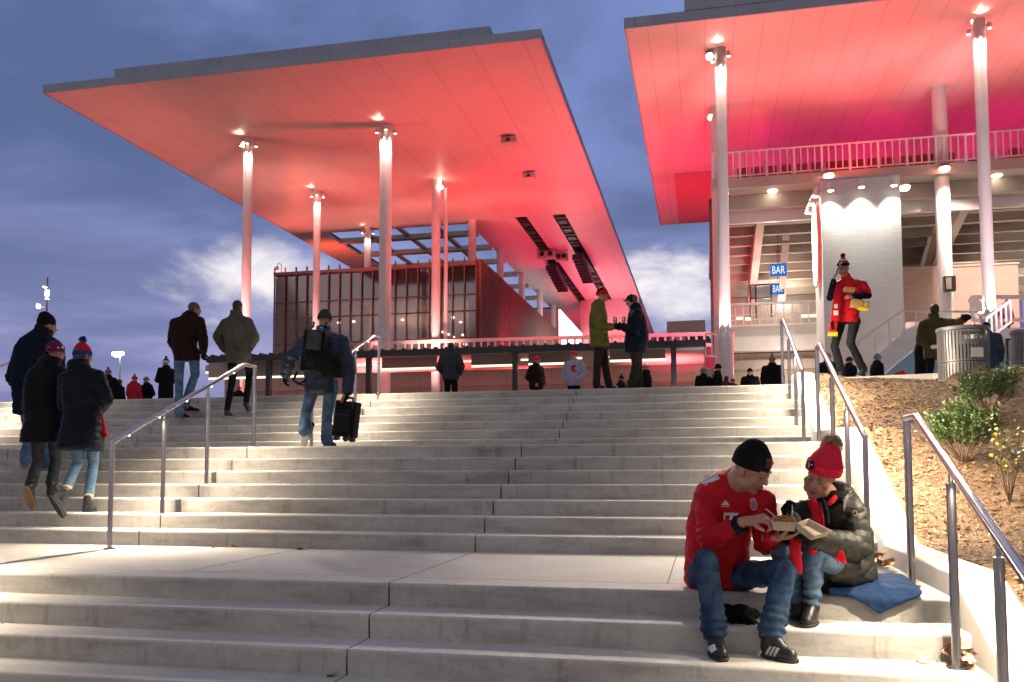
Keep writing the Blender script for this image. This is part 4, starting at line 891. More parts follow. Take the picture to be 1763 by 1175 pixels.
def hand_mb(mb, wr, d, pn, side, curl=.5, k=1.0, thumb=.5, spread=.0, fr=.0080, curls=None):
    """wr wrist, d hand direction, pn palm normal, side = direction of the thumb"""
    wr = V(wr); d = V(d).normalized(); pn = V(pn); pn = (pn-d*pn.dot(d)).normalized(); sd = V(side); sd = (sd-d*sd.dot(d)-pn*sd.dot(pn)).normalized()
    kn = []
    for i in range(4):
        off = (1.5-i)*.0222*k; b = wr+d*(.088-.006*abs(i-1.2))*k+sd*off; kn.append(b)
        mb.capsule(wr+sd*off*.55+d*.012*k, b, .0155*k, .0125*k, 12)
    mb.capsule(wr-d*.02*k, wr+d*.03*k, .026*k, .022*k, 12)
    mb.capsule(wr+sd*.018*k+d*.02*k, wr+sd*.034*k+d*.05*k+pn*.006*k, .016*k, .013*k, 12)
    ln = [.076, .084, .078, .060]
    for i in range(4):
        c = (curls[i] if curls else curl); p = kn[i]; a = c*.7; L_ = ln[i]*k; sp = sd*spread*(1.5-i)*.2
        for j, fr_ in enumerate((.45, .31, .24)):
            dd = (d*math.cos(a)+pn*math.sin(a)+sp).normalized(); q = p+dd*L_*fr_; r0 = (fr-.0008*j)*k; mb.capsule(p, q, r0, r0-.0007*k, 10); p = q; a += c*1.05
    p = wr+sd*.030*k+d*.035*k; dd = (d*.6+sd*.75+pn*.35*thumb).normalized(); q = p+dd*.038*k; mb.capsule(p, q, .0115*k, .010*k, 10); dd = (d*.85+sd*.1+pn*.8*thumb).normalized(); q2 = q+dd*.034*k; mb.capsule(q, q2, .010*k, .0085*k, 10)
def torso_rings(J, s, bulk=0, hem=.0, wide=1.0, deep=1.0, neckr=.06, hemw=1.0, n=22, belly=0):
    pel = V(J['pel']); nk = V(J['neck']); ha = (V(J['hipR'])-V(J['hipL'])); sa = (V(J['shR'])-V(J['shL']))
    ha = ha.normalized(); sw = sa.length; sa = sa.normalized(); mid = V(J['chest']) if 'chest' in J else (pel*.45+nk*.55); up = (nk-pel).normalized()
    fwd0 = up.cross(ha).normalized()*1.0; rings = []
    def spine(t):   # quadratic through pel, mid (t=.55), nk
        if t < 0:
            dn = V(J.get('hemdir', V((0, 0, -1)))); return pel+dn*(-t)*(nk-pel).length
        a = (1-t)*(1-t); c = t*t; b = 2*t*(1-t); ctl = (mid-pel*.2025-nk*.3025)/.495; return pel*a+ctl*b+nk*c
    Ls = (nk-pel).length; ht = hem/Ls
    prof = [(-ht-.001, .165*hemw, .125*hemw), (-ht*.5, .175*(1+hemw)/2, .13*(1+hemw)/2), (0, .172, .125+belly*.5), (.2, .162, .115+belly), (.42, .165, .115+belly*.7), (.62, .180, .122), (.78, .185, .115), (.88, .165, .098), (.95, .115, .080), (1.03, neckr/s if s else neckr, neckr), (1.10, neckr*.9, neckr*.9)]
    for t, wv, dv in prof:
        c = spine(t); tt = min(1, max(0, t)); x = (ha*(1-tt)+sa*tt).normalized(); e = .02
        tan = (spine(min(1.1, t+e))-spine(t-e)).normalized(); f = tan.cross(x)
        f = x.cross(tan); f.normalize(); x2 = tan.cross(f).normalized()
        if t > .5: wv *= (sw/s)/.36 if t < .93 else 1
        rx = (wv*wide)*s+bulk; ry = (dv*deep)*s+bulk; ring = []
        for k in range(n):
            a = 2*math.pi*k/n; cs, sn = math.cos(a), math.sin(a); ex = 2/2.5
            ring.append(c+x2*rx*math.copysign(abs(cs)**ex, cs)+f*ry*math.copysign(abs(sn)**ex, sn))
        rings.append(ring)
    return rings
def shoe(parent, an, to, m_up, m_sole, k=1.0, up=None, boot=0, label=None, high=.5, heelback=.055, sole=.018):
    """an ankle joint, to = toe tip on the ground line"""
    an = V(an); to = V(to); 
    sole_up = V(up) if up is not None else V((0, 0, 1))
    fd = (to-an); fd = (fd-sole_up*fd.dot(sole_up)); L_ = fd.length; fd.normalize(); sd = fd.cross(sole_up).normalized(); hb = an+sole_up*(to-an).dot(sole_up)   # foot point under ankle
    heel = hb-fd*heelback*k; tot = (to-heel).length; mb = MB()
    r0 = .036*k
    mb.capsule(an, an+sole_up*(.02+boot)*k, .050*k, (.046+boot*.05)*k, 18)
    mb.capsule(heel+fd*.034*k+sole_up*.052*k, an, .037*k, .046*k, 16)
    mb.capsule(heel+fd*.038*k+sole_up*.040*k, heel+fd*tot*.55+sole_up*.040*k, .036*k, .043*k, 16)
    mb.capsule(an+fd*.01, heel+fd*tot*.6+sole_up*.05*k, .042*k, .038*k, 16)
    mb.capsule(heel+fd*tot*.55+sole_up*.038*k, heel+fd*(tot-.042*k)+sole_up*.034*k, .045*k, .036*k, 16)
    me = remesh(mb, .008*k, 3)
    co = mcoords(me); base_ = np.array(hb+sole_up*.012*k); su = np.array(sole_up); hgt = (co-base_)@su; co[hgt < 0] -= np.outer(hgt[hgt < 0], su); me.vertices.foreach_set('co', co.ravel())
    ob = to_obj('shoe', me, m_up, parent)
    prof = []
    for t in range(24):
        a = 2*math.pi*t/24; c_, s_ = math.cos(a), math.sin(a); yy = tot/2*(1+c_)*1.0; wd = (.034+.013*math.sin(min(1, yy/tot)*math.pi*.62+.5))*k*1.05
        prof.append(heel+fd*(yy+.002*c_)+sd*wd*math.copysign(abs(s_)**.7, s_))
    m = MB(); m.prism([p+sole_up*.001 for p in prof], sole_up*sole*k); so_ = m.build('sole', m_sole, ob, bevel=.004*k)
    return ob
def person(label, J, look, s=1.0, near=0, group=None, at_=None, cat='person'):
    vox = {0: .017, 1: .011, 2: .0052}[near]*max(1, s*.8+.2)
    base = V(at_) if at_ is not None else (V(J['anL'])+V(J['anR']))/2-V((0, 0, .09))
    r = thing('person', label, cat, base, group); Lk = look; bulk = Lk.get('bulk', .02); hd = H(J['head'], J.get('fdir', (0, 1, 0)), J.get('hup', (0, 0, 1)), s*Lk.get('hs', 1.0))
    # body
    mb = MB(); head_mb(mb, hd, J['neck'], face=near > 0 or Lk.get('face', 0), nr=Lk.get('nr', .056), ears=Lk.get('ears', 1), full=Lk.get('full', 0))
    mb.loft(torso_rings(J, s*.93, 0, .03, neckr=.05)); 
    for q in 'LR':
        mb.capsule(J['sh'+q], J['el'+q], .048*s, .040*s); mb.capsule(J['el'+q], J['wr'+q], .040*s, .028*s)
        mb.capsule(J['hip'+q], J['kn'+q], .080*s, .055*s); mb.capsule(J['kn'+q], J['an'+q], .052*s, .036*s)
        if not Lk.get('gloves'): hand_mb(mb, J['wr'+q], J.get('hd'+q, V(J['wr'+q])-V(J['el'+q])), J.get('hp'+q, (0, 1, -.2)), J.get('ht'+q, (0, .6, 1)), J.get('cu'+q, .55), s*Lk.get('hands', 1.02), J.get('th'+q, .6), curls=J.get('cs'+q))
    me = remesh(mb, vox, 2 if near < 2 else 2, .45); ob = to_obj('body', me, [Lk['skin'], M['lip']], r)
    if near == 2 or Lk.get('face'):
        co = mcoords(me)+np.array(org(r)); c = np.array(hd.c); R_ = np.array([hd.r, hd.f, hd.u]); mi = []
        loc = (co-c)@R_.T/hd.k
        for p in me.polygons:
            q = loc[list(p.vertices)].mean(axis=0); mi.append(1 if (abs(q[0]) < .023-.15*abs(q[2]+.062) and -.074 < q[2] < -.050 and q[1] > .074) else 0)
        me.polygons.foreach_set('material_index', mi)
    if near >= 1 and Lk.get('face', 1):
        for sg in (-1, 1):
            m = MB(); m.capsule(hd.p(sg*.016, .0805, .038), hd.p(sg*.044, .068, .037), .0035*s, .0028*s, 8); m.build('eyebrow', Lk.get('hairm', M['hair_g']), ob, smooth=True)
            if Lk.get('eyes') == 'open':
                m = MB(); m.ell(hd.p(sg*.030, .0785, .004), (.0095*s, .0070*s, .0050*s), hd.ax(), 10, 8); m.build('eye', M['eyew'], ob, smooth=True)
                m = MB(); m.ell(hd.p(sg*.030, .0835, .004), (.0042*s, .003*s, .0042*s), hd.ax(), 10, 8); m.build('iris', M['black'], ob, smooth=True)
            m = MB(); m.ptube([hd.p(sg*.019, .081, -.001+(.006 if Lk.get('eyes') == 'open' else 0)), hd.p(sg*.030, .0855, -.005+(.014 if Lk.get('eyes') == 'open' else 0)), hd.p(sg*.042, .078, -.002+(.006 if Lk.get('eyes') == 'open' else 0))], .0019*s, 6); m.build('eyelash', M['hair_d'], ob, smooth=True)
    # hands in gloves
    if Lk.get('gloves'):
        for q in 'LR':
            m = MB(); hand_mb(m, J['wr'+q], J.get('hd'+q, V(J['wr'+q])-V(J['el'+q])), J.get('hp'+q, (0, 1, -.2)), J.get('ht'+q, (0, .6, 1)), J.get('cu'+q, .6), s*1.08, J.get('th'+q, .6), fr=.0105)
            m.capsule(J['wr'+q], V(J['wr'+q])-(V(J['wr'+q])-V(J['el'+q])).normalized()*.05*s, .034*s, .036*s); to_obj('glove', remesh(m, min(vox, .009), 1), Lk['gloves'], r)
    # trousers
    tr = Lk.get('tr', 1.0); m = MB(); tb = Lk.get('tb', .006)
    hipr = torso_rings(J, s, tb, .09, n=22)[:5]
    m.loft(hipr)
    for q in 'LR':
        hp, kn, an = V(J['hip'+q]), V(J['kn'+q]), V(J['an'+q]); sh_ = (an-kn).normalized(); en = an-sh_*Lk.get('cuff', -.01)*s
        m.capsule(hp, kn, .088*s*tr, .064*s*tr, 18); m.capsule(kn, en, .062*s*tr, Lk.get('cr', .050)*s*tr, 18)
    me = remesh(m, vox*1.3, 3)
    sd_ = random.random()*50
    tsg = []; mk = []
    for q in 'LR':
        hp, kn, an = V(J['hip'+q]), V(J['kn'+q]), V(J['an'+q]); o0 = 20 if q == 'L' else 40; l1 = (kn-hp).length; l2 = (an-kn).length; tsg += [(hp, kn, o0, .07*s), (kn, an, o0+l1, .05*s)]; mk += [(o0+l1, .10*s, .0048*s), (o0+l1+l2-.06*s, .11*s, .0062*s), (o0+.03, .07*s, .004*s)]
    to_obj('trousers', me, Lk['trm'], r, (lambda co: folds(co, .0065*s, 7/s, sd_, (1, 1, 1.2))+bunch(co, tsg, mk, .050*s)) if near else None)
    # top garment
    m = MB(); hem = Lk.get('hem', .12)*s
    m.loft(torso_rings(J, s, bulk, hem, wide=Lk.get('wide', 1), deep=Lk.get('deep', 1), neckr=Lk.get('neckr', .062), hemw=Lk.get('hemw', 1.0), belly=Lk.get('belly', 0)))
    segs = [(J['pel'], J['neck'], 0, .15*s)]
    if hem > .2: segs.append((V(J['pel'])+V(J.get('hemdir', V((0, 0, -1))))*hem, J['pel'], -hem, .15*s))
    for q in 'LR':
        sh_, el, wr = V(J['sh'+q]), V(J['el'+q]), V(J['wr'+q]); wr2 = wr-(wr-el).normalized()*Lk.get('sleeve'+q, Lk.get('sleeve', .01))*s
        inn = V(J['neck'])*.45+sh_*.55-V((0, 0, .02*s))
        m.capsule(inn, sh_, .060*s+bulk*.8, .056*s+bulk*.9, 16)
        if Lk.get('short'): m.capsule(sh_, sh_*.3+el*.7, .060*s+bulk*1.3, .054*s+bulk*1.4, 18)
        else: m.capsule(sh_, el, .058*s+bulk, .047*s+bulk, 18); m.capsule(el, wr2, .046*s+bulk, .034*s+bulk*.75, 18)
        a_, b_ = sh_, el; l1 = (el-sh_).length; segs += [(sh_, el, 10, .05*s), (el, wr, 10+l1, .04*s)]
    if Lk.get('skirt'):
        for q in 'LR': hp, kn = V(J['hip'+q]), V(J['kn'+q]); e_ = hp+(kn-hp)*Lk['skirt'][0 if q == 'L' else 1]; m.capsule(hp, e_, .118*s, .108*s, 18)
    if Lk.get('collar'): 
        nk = V(J['neck']); u = (V(J['head'])-nk).normalized(); m.ptube([nk-u*.03*s, nk+u*.045*s], [.075*s+bulk*.5, .070*s+bulk*.4], 18)
    if Lk.get('hood'):
        nk = V(J['neck']); bk = -(hd.f-hd.u*hd.f.dot(hd.u)).normalized() if 'back' not in J else V(J['back']); bk = V((bk.x, bk.y, 0)).normalized()
        hu = V((0, 0, Lk.get('hoodup', 0)))*s; nk = nk+hu; m.ell(nk+bk*.055*s+V((0, 0, .015*s)), (.115*s, .085*s, .060*s), frame(-bk, (0, 0, 1)), 18, 12); m.ell(nk+bk*.09*s-V((0, 0, .05*s)), (.085*s, .05*s, .08*s), frame(-bk, (0, 0, 1)), 16, 10)
    lu = (V(J['elR'])-V(J['shR'])).length
    me = remesh(m, vox*1.15, Lk.get('sm', 3)); amp = Lk.get('fold', .006); sd2 = random.random()*50; qb = Lk.get('quilt', 0)
    def disp(co):
        d = folds(co, amp*s, Lk.get('ff', 9)/s, sd2, (1, 1, 1.3)) if near or amp > .008 else np.zeros(len(co))
        if near and not qb: d += bunch(co, segs, [(10+lu, .085*s, .0055*s), (10+lu*2-.03, .08*s, .0045*s), (.10*s, .06*s, .004*s)], .046*s)
        if qb:
            p = segparam(co, segs); d += (np.abs(np.sin(np.pi*p/(qb*s)))**.5-.6)*Lk.get('qa', .010)*s
        return d
    top = to_obj(Lk.get('topname', 'jacket'), me, Lk['top'], r, disp)
    # shoes
    if Lk.get('shoes', 1):
        for q in 'LR': shoe(r, J['an'+q], J['to'+q], Lk.get('shm', M['blk_leather']), Lk.get('solem', M['sole_w']), s*Lk.get('shk', 1), up=J.get('su'+q), boot=Lk.get('boot', 0))
    # hat / hair
    hat = Lk.get('hat')
    if hat:
        kind = hat[0]; m = MB(); k = hd.k
        if kind == 'beanie':
            _, hm, hm2, pom, tall = hat; sl = Lk.get('slouch', -.02)
            m.ell(hd.p(0, -.018, .045), (.087*k, .104*k, (.082+tall)*k), hd.ax(), 24, 16); m.ell(hd.p(0, -.02-.5*tall, .085+tall*.5), (.066*k, .075*k, (.055+tall*.6)*k), hd.ax(), 20, 12)
            me = remesh(m, max(.0065, vox*.8), 3); co = mcoords(me); c = np.array(hd.c); u = np.array(hd.u); f_ = np.array(hd.f)
            cut = Lk.get('brim', .018); h_ = (co-c)@u-cut*k-((co-c)@f_)*Lk.get('btilt', .12); lo_ = h_ < 0; co[lo_] -= np.outer(h_[lo_], u); me.vertices.foreach_set('co', co.ravel())
            ho = to_obj('beanie', me, hm, r)
            cw = Lk.get('cuffw', 1)
            rim = MB(); ring1 = []
            pts = []
            for t in range(33):
                a = 2*math.pi*t/32; x = .0835*math.cos(a); y = .101*math.sin(a)-.018; pts.append(hd.p(x, y, cut+.022+y*Lk.get('btilt', .12)))
            vs = []; fs = []; nn = 10
            for t in range(32):
                a = 2*math.pi*t/32; o_ = hd.r*math.cos(a)+hd.f*math.sin(a)
                for j in range(nn):
                    b = 2*math.pi*j/nn; vs.append(pts[t]+o_*(.006*cw-.003*(1-cw)+.0055*cw*math.cos(b))*k+hd.u*.027*k*math.copysign(abs(math.sin(b))**.8, math.sin(b)))
            for t in range(32):
                for j in range(nn): fs.append((t*nn+j, t*nn+(j+1) % nn, ((t+1) % 32)*nn+(j+1) % nn, ((t+1) % 32)*nn+j))
            rim.add(vs, fs).build('cuff', hm2 or hm, ho, smooth=True)
            if pom:
                pc = hd.p(*Lk.get('pomp', (0, -.03, .165+tall*1.2))); pr = Lk.get('pomr', .038)*k; m = MB()
                if near == 0: m.ell(pc, (pr, pr, pr), n=14, m=9)
                else:
                    m.ell(pc, (pr*.7,)*3, n=14, m=9)
                    for i in range(420 if near == 2 else 160):
                        v = V((random.gauss(0, 1), random.gauss(0, 1), random.gauss(0, 1))).normalized(); sd3 = v.orthogonal().normalized()*.0035*k; e = pc+v*pr*(1.0+.25*random.random()); b_ = pc+v*pr*.4
                        m.add([b_-sd3*2, b_+sd3*2, e+sd3*.6, e-sd3*.6], [(0, 1, 2, 3)])
                m.build('pompom', pom, ho, smooth=near == 0, fix=False)
        elif kind == 'cap':
            _, hm, hm2 = hat
            m.ell(hd.p(0, -.016, .045), (.083*k, .102*k, .080*k), hd.ax(), 24, 16); me = remesh(m, .008, 2); co = mcoords(me); c = np.array(hd.c); u = np.array(hd.u); h_ = (co-c)@u-.028*k; lo_ = h_ < 0; co[lo_] -= np.outer(h_[lo_], u); me.vertices.foreach_set('co', co.ravel())
            ho = to_obj('cap', me, hm, r); br = []
            for t in range(13):
                a = math.pi*t/12; br.append(hd.p(.070*math.cos(a), .058+.085*math.sin(a), .030+.012*math.sin(a)))
            m = MB(); m.prism(br, hd.u*.007*k); m.build('visor', hm2 or hm, ho, bevel=.002)
    if Lk.get('hair'):
        m = MB(); k = hd.k; m.ell(hd.p(0, -.024, .036), (.081*k, .098*k, .090*k), hd.ax(), 22, 14); m.ell(hd.p(0, -.045, -.02), (.070*k, .062*k, .060*k), hd.ax(), 18, 12)
        if Lk['hair'] == 'long': m.capsule(hd.p(0, -.06, -.03), hd.p(0, -.07, -.13), .06*k, .045*k)
        to_obj('hair', remesh(m, .010, 2), Lk.get('hairm', M['hair_d']), r, lambda co: folds(co, .004, 40, 3))
    r['_'] = 0; del r['_']
    return r, hd, top, ob
def PJ(Y0, **kw):
    """joints measured on the photo: (px, py, offset of depth in metres)"""
    J = {}
    for k_, v in kw.items():
        if k_ in ('fdir', 'hup', 'back', 'hemdir', 'hdL', 'hdR', 'hpL', 'hpR', 'htL', 'htR', 'suL', 'suR'): J[k_] = V(v)
        elif k_ in ('cuL', 'cuR', 'thL', 'thR', 'csL', 'csR'): J[k_] = v
        else: J[k_] = at(v[0], v[1], Y=Y0+(v[2] if len(v) > 2 else 0))
    return J
def decal(name, m, parent, target, polys, off=.0015, maxe=3.0):
    """marks laid on a garment: outlines measured on the photo, dropped onto the garment's surface"""
    objs = target if isinstance(target, (list, tuple)) else [target]
    dg = bpy.context.evaluated_depsgraph_get(); trees = []
    for o in objs:
        me = o.data; oo = V(org(o)); trees.append(BVHTree.FromPolygons([v.co+oo for v in me.vertices], [tuple(p.vertices) for p in me.polygons]))
    bm = bmesh.new()
    for poly in polys:
        vs_ = [bm.verts.new((x, y, 0)) for x, y in poly]
        try: bm.faces.new(vs_)
        except ValueError: pass
    bmesh.ops.triangulate(bm, faces=bm.faces)
    for _ in range(6):
        es = [e for e in bm.edges if e.calc_length() > maxe]
        if not es: break
        bmesh.ops.subdivide_edges(bm, edges=es, cuts=1); bmesh.ops.triangulate(bm, faces=bm.faces)
    o_ = V(org(parent)); ok = {}
    for v in bm.verts:
        x, y = v.co.x, v.co.y; r = V(RT*(x-PCX)/FPX-UP*(y-PCY)/FPX+FW).normalized(); best = None
        for t in trees:
            h_ = t.ray_cast(V(CAM), r)
            if h_[0] is not None and (best is None or h_[3] < best[3]): best = h_
        if best is None: ok[v] = False; continue
        n = best[1]; n = n if n.dot(r) < 0 else -n; ok[v] = True; v.co = best[0]+n*off-o_
    bmesh.ops.delete(bm, geom=[v for v in bm.verts if not ok[v]], context='VERTS')
    me = bpy.data.meshes.new(name); bm.to_mesh(me); bm.free(); me.materials.append(m); ob = bpy.data.objects.new(name, me); COL.objects.link(ob); ob.parent = parent; ORG[ob.name] = o_
    sm = ob.modifiers.new('s', 'SOLIDIFY'); sm.thickness = .0012; sm.offset = 0
    return ob
def fabric(name, c, c2=None, rough=.85, sc=60, bump=.25, bs=350, **k): return mat(name, c, c2, rough=rough, scale=sc, bump=bump, bscale=bs, bdist=.002, sheen=.0, spec=.14, **k)
M['skin'] = mat('skin_fair', (.50, .27, .19), (.44, .215, .15), rough=.5, scale=25, bump=.12, bscale=250, bdist=.001, spec=.35)
M['skin2'] = mat('skin_warm', (.46, .25, .16), (.40, .21, .13), rough=.5, scale=25, spec=.35); M['lip'] = mat('lip', (.38, .12, .10), rough=.4)
M['hair_d'] = mat('dark_hair', (.025, .017, .012), rough=.6, scale=60); M['hair_g'] = mat('brown_hair', (.09, .06, .045), rough=.6, scale=60); M['eyew'] = mat('eye_white', (.7, .68, .66), rough=.2); M['black'] = mat('black_plastic', (.012, .012, .013), rough=.35)
M['blk_leather'] = mat('black_leather', (.008, .0075, .008), (.013, .012, .013), rough=.42, scale=20, spec=.5); M['sole_w'] = mat('pale_sole', (.45, .42, .38), rough=.7); M['sole_t'] = mat('tan_sole', (.38, .22, .11), rough=.7); M['sole_b'] = mat('black_sole', (.02, .02, .02), rough=.7)
M['denim'] = fabric('blue_denim', (.032, .066, .125), (.012, .027, .058), sc=9, c3=(.075, .125, .20), s3=4, lo=.4, hi=.65); M['denim_l'] = fabric('pale_denim', (.12, .21, .31), (.065, .125, .195), sc=9, c3=(.20, .31, .42), s3=5); M['denim_m'] = fabric('mid_denim', (.12, .20, .30), (.06, .11, .18), sc=7, c3=(.20, .29, .40), s3=3)
M['jersey'] = fabric('red_jersey', (.62, .012, .022), (.42, .008, .015), rough=.55, sc=5, bs=500, bump=.12); M['blk'] = fabric('black_knit', (.004, .004, .0045), (.007, .007, .0075), bs=260, bump=.5); M['blk_ny'] = mat('black_nylon', (.0035, .0035, .0045), (.0055, .0055, .007), rough=.45, scale=12, bump=.2, bscale=90, bdist=.003, spec=.1)
M['olivek'] = mat('dark_olive_nylon', (.018, .018, .014), (.012, .012, .009), rough=.6, scale=10, bump=.35, bscale=50, bdist=.004, spec=.25)
M['navy_ny'] = mat('navy_nylon', (.003, .0055, .012), (.005, .008, .016), rough=.45, scale=12, bump=.2, bscale=90, bdist=.003, spec=.12); M['navy'] = fabric('navy_cloth', (.004, .008, .019), (.007, .012, .027)); M['blue_j'] = mat('dark_blue_jacket_cloth', (.007, .026, .058), (.005, .016, .036), rough=.6, scale=9, bump=.3, bscale=60, bdist=.004)
M['brown'] = fabric('dark_brown_cloth', (.022, .010, .008), (.014, .007, .006), sc=10); M['grey_j'] = fabric('grey_green_cloth', (.085, .082, .064), (.06, .058, .046), sc=10); M['grey_d'] = fabric('dark_grey_cloth', (.045, .05, .058), (.032, .036, .042), sc=10); M['green'] = fabric('moss_green_cloth', (.15, .145, .032), (.10, .098, .02), sc=8)
M['dbrown'] = fabric('brown_black_trousers', (.028, .020, .018)); M['dkhaki'] = fabric('dark_olive_trousers', (.030, .028, .018)); M['charc'] = fabric('charcoal_cloth', (.017, .019, .021), (.011, .013, .015), sc=10); M['hood_g'] = fabric('lilac_grey_fleece', (.36, .36, .44), (.29, .29, .36), sc=10); M['redk'] = fabric('red_knit', (.85, .035, .085), (.66, .018, .05), bs=160, bump=.8, sc=90)
M['purp'] = fabric('plum_knit', (.16, .02, .06), (.10, .012, .04), bs=160, bump=.6); M['redn'] = fabric('bright_red_knit', (.60, .012, .02), bs=160, bump=.6); M['bluen'] = fabric('royal_blue_knit', (.012, .045, .22), bs=160, bump=.6); M['fur'] = fabric('tan_fur', (.66, .47, .26), (.46, .30, .15), sc=90); M['wh'] = fabric('white_print', (.75, .75, .75), (.70, .70, .70)); M['olive'] = fabric('olive_brown_cloth', (.065, .052, .022), (.045, .036, .015), sc=10)
M['ltblue'] = fabric('pale_blue_cloth', (.16, .28, .42)); M['coatred'] = fabric('red_coat', (.48, .02, .04)); M['greyk'] = fabric('grey_knit', (.20, .19, .19), bs=160); M['yel'] = fabric('yellow_fringe', (.75, .60, .03)); M['paper'] = mat('tan_paper_bag', (.42, .28, .10), (.36, .23, .08), rough=.8, scale=9); M['pulp'] = mat('moulded_pulp', (.66, .53, .38), (.58, .46, .32), rough=.85, scale=30, bump=.2, bscale=150, bdist=.001)
# ================================================================== seated couple
# --- man in the red jersey
J = PJ(0, pel=(1236, 988, .20), chest=(1240, 895, .10), neck=(1268, 830, -.02), head=(1295, 808, -.14), hipR=(1207, 992, .16), hipL=(1266, 992, .16),
       shR=(1219, 852, .03), shL=(1311, 864, -.07), elR=(1222, 928, -.13), wrR=(1284, 898, -.31), elL=(1318, 934, -.02), wrL=(1328, 926, -.27),
       knR=(1216, 966, -.36), knL=(1350, 985, -.33), anR=(1231, 1092, -.42), anL=(1331, 1092, -.45),
       fdir=(.74, -.50, -.52), hup=(.26, -.28, .85), hdR=(.93, -.30, .20), hpR=(.15, .25, -.9), htR=(.1, -.9, .1), cuR=.95, thR=1.0, hdL=(.93, -.22, .10), hpL=(-.1, .0, 1), htL=(.2, -1, .1), cuL=.38, thL=.8)
J['anR'] = at(1231, 1096, Y=-.44); J['toR'] = at(1246, 1141, Z=-.31); J['anL'] = at(1326, 1096, Y=-.46); J['toL'] = at(1373, 1143, Z=-.31)
for q in 'LR': J['an'+q].z = max(J['an'+q].z, -.31+.085)
J['toR'].z = J['toL'].z = -.309
man, mh, mtop, mbody = person('seated man in a red football jersey and black knit cap eating with a fork', J,
    dict(skin=M['skin'], top=M['jersey'], topname='jersey', bulk=.020, hem=.07, fold=.011, ff=6.5, sleeve=.075, sleeveL=.02, hands=1.2, full=1, cuffw=.35, trm=M['denim'], tr=1.0, cr=.066, cuff=.03, shm=M['blk_leather'], solem=M['sole_b'], belly=.035, wide=1.02, neckr=.066, nr=.074, hairm=M['hair_g'],
         hat=('beanie', M['blk'], M['blk'], None, .012), brim=.018, btilt=.14, hs=1.12), s=1.10, near=2)
# cuff, collar and printed marks
m = MB(); wr, el = V(J['wrR']), V(J['elR']); d = (wr-el).normalized(); m.ptube([wr-d*.105, wr-d*.03], [.058, .054], 20); m.build('cuff', M['navy'], mtop, smooth=True, ang=50)
wr, el = V(J['wrL']), V(J['elL']); d = (wr-el).normalized(); m = MB(); m.ptube([wr-d*.06, wr+d*.00], [.052, .047], 20); m.build('cuff', M['navy'], mtop, smooth=True, ang=50)
def zp(pts, ox, oy, k): return [(ox+x/k, oy+y/k) for x, y in pts]
K = 813/180.
st_ = [zp(p, 1160, 740, K) for p in ([(195, 400), (318, 333), (333, 345), (212, 412)], [(215, 415), (338, 352), (348, 362), (232, 426)], [(240, 432), (272, 404), (283, 402), (250, 436)], [(262, 398), (350, 368), (360, 382), (290, 412)])]
decal('shoulder_stripes', M['wh'], mtop, mtop, st_)
# shield-like three bar mark and small word under it
decal('chest_mark', M['wh'], mtop, mtop, [zp(p, 1160, 740, K) for p in ([(368, 585), (378, 574), (388, 586)], [(382, 572), (392, 560), (409, 586), (393, 586)], [(395, 556), (402, 547), (433, 586), (414, 586)])])
def text_decal(body, name, m_, parent, target, x0, y0, x1, y1, slant=0.):
    cu = bpy.data.curves.new('t', 'FONT'); cu.body = body; cu.size = 1; to = bpy.data.objects.new('t', cu); COL.objects.link(to); bpy.context.view_layer.update(); dg = bpy.context.evaluated_depsgraph_get(); me = bpy.data.meshes.new_from_object(to.evaluated_get(dg)); bpy.data.objects.remove(to)
    xs_ = [v.co.x for v in me.vertices]; ys_ = [v.co.y for v in me.vertices]; a, b, c, d_ = min(xs_), max(xs_), min(ys_), max(ys_)
    polys = [[(x0+(x1-x0)*(me.vertices[i].co.x-a)/(b-a), y1-(y1-y0)*(me.vertices[i].co.y-c)/(d_-c)+slant*(me.vertices[i].co.x-a)/(b-a)) for i in p.vertices] for p in me.polygons]
    return decal(name, m_, parent, target, polys)
text_decal('adidas', 'chest_word', M['wh'], mtop, mtop, 1160+367/K, 740+588/K, 1160+434/K, 740+602/K)
decal('chest_letter', M['wh'], mtop, mtop, [zp(p, 1160, 740, K) for p in ([(390, 646), (500, 648), (500, 668), (390, 666)], [(388, 666), (402, 666), (400, 700), (388, 704)], [(488, 668), (500, 668), (497, 690), (488, 690)], [(436, 667), (458, 667), (460, 700), (436, 704)])])
def circ(cx, cy, rx, ry, n=20): return [(cx+rx*math.cos(2*math.pi*i/n), cy+ry*math.sin(2*math.pi*i/n)) for i in range(n)]
decal('crest', M['wh'], mtop, mtop, [circ(1160+622/K, 740+588/K, 6.0, 8.6)]); decal('crest_ring', M['redk'], mtop, mtop, [circ(1160+622/K, 740+588/K, 5.2, 7.7)], off=.0035); decal('crest_centre', M['ltblue'], mtop, mtop, [circ(1160+622/K, 740+590/K, 3.6, 5.4)], off=.0055)
decal('crest_stars', M['wh'], mtop, mtop, [circ(1160+x/K, 740+y/K, 1.3, 1.3, 8) for x, y in ((596, 552), (608, 540), (622, 535), (634, 546))])
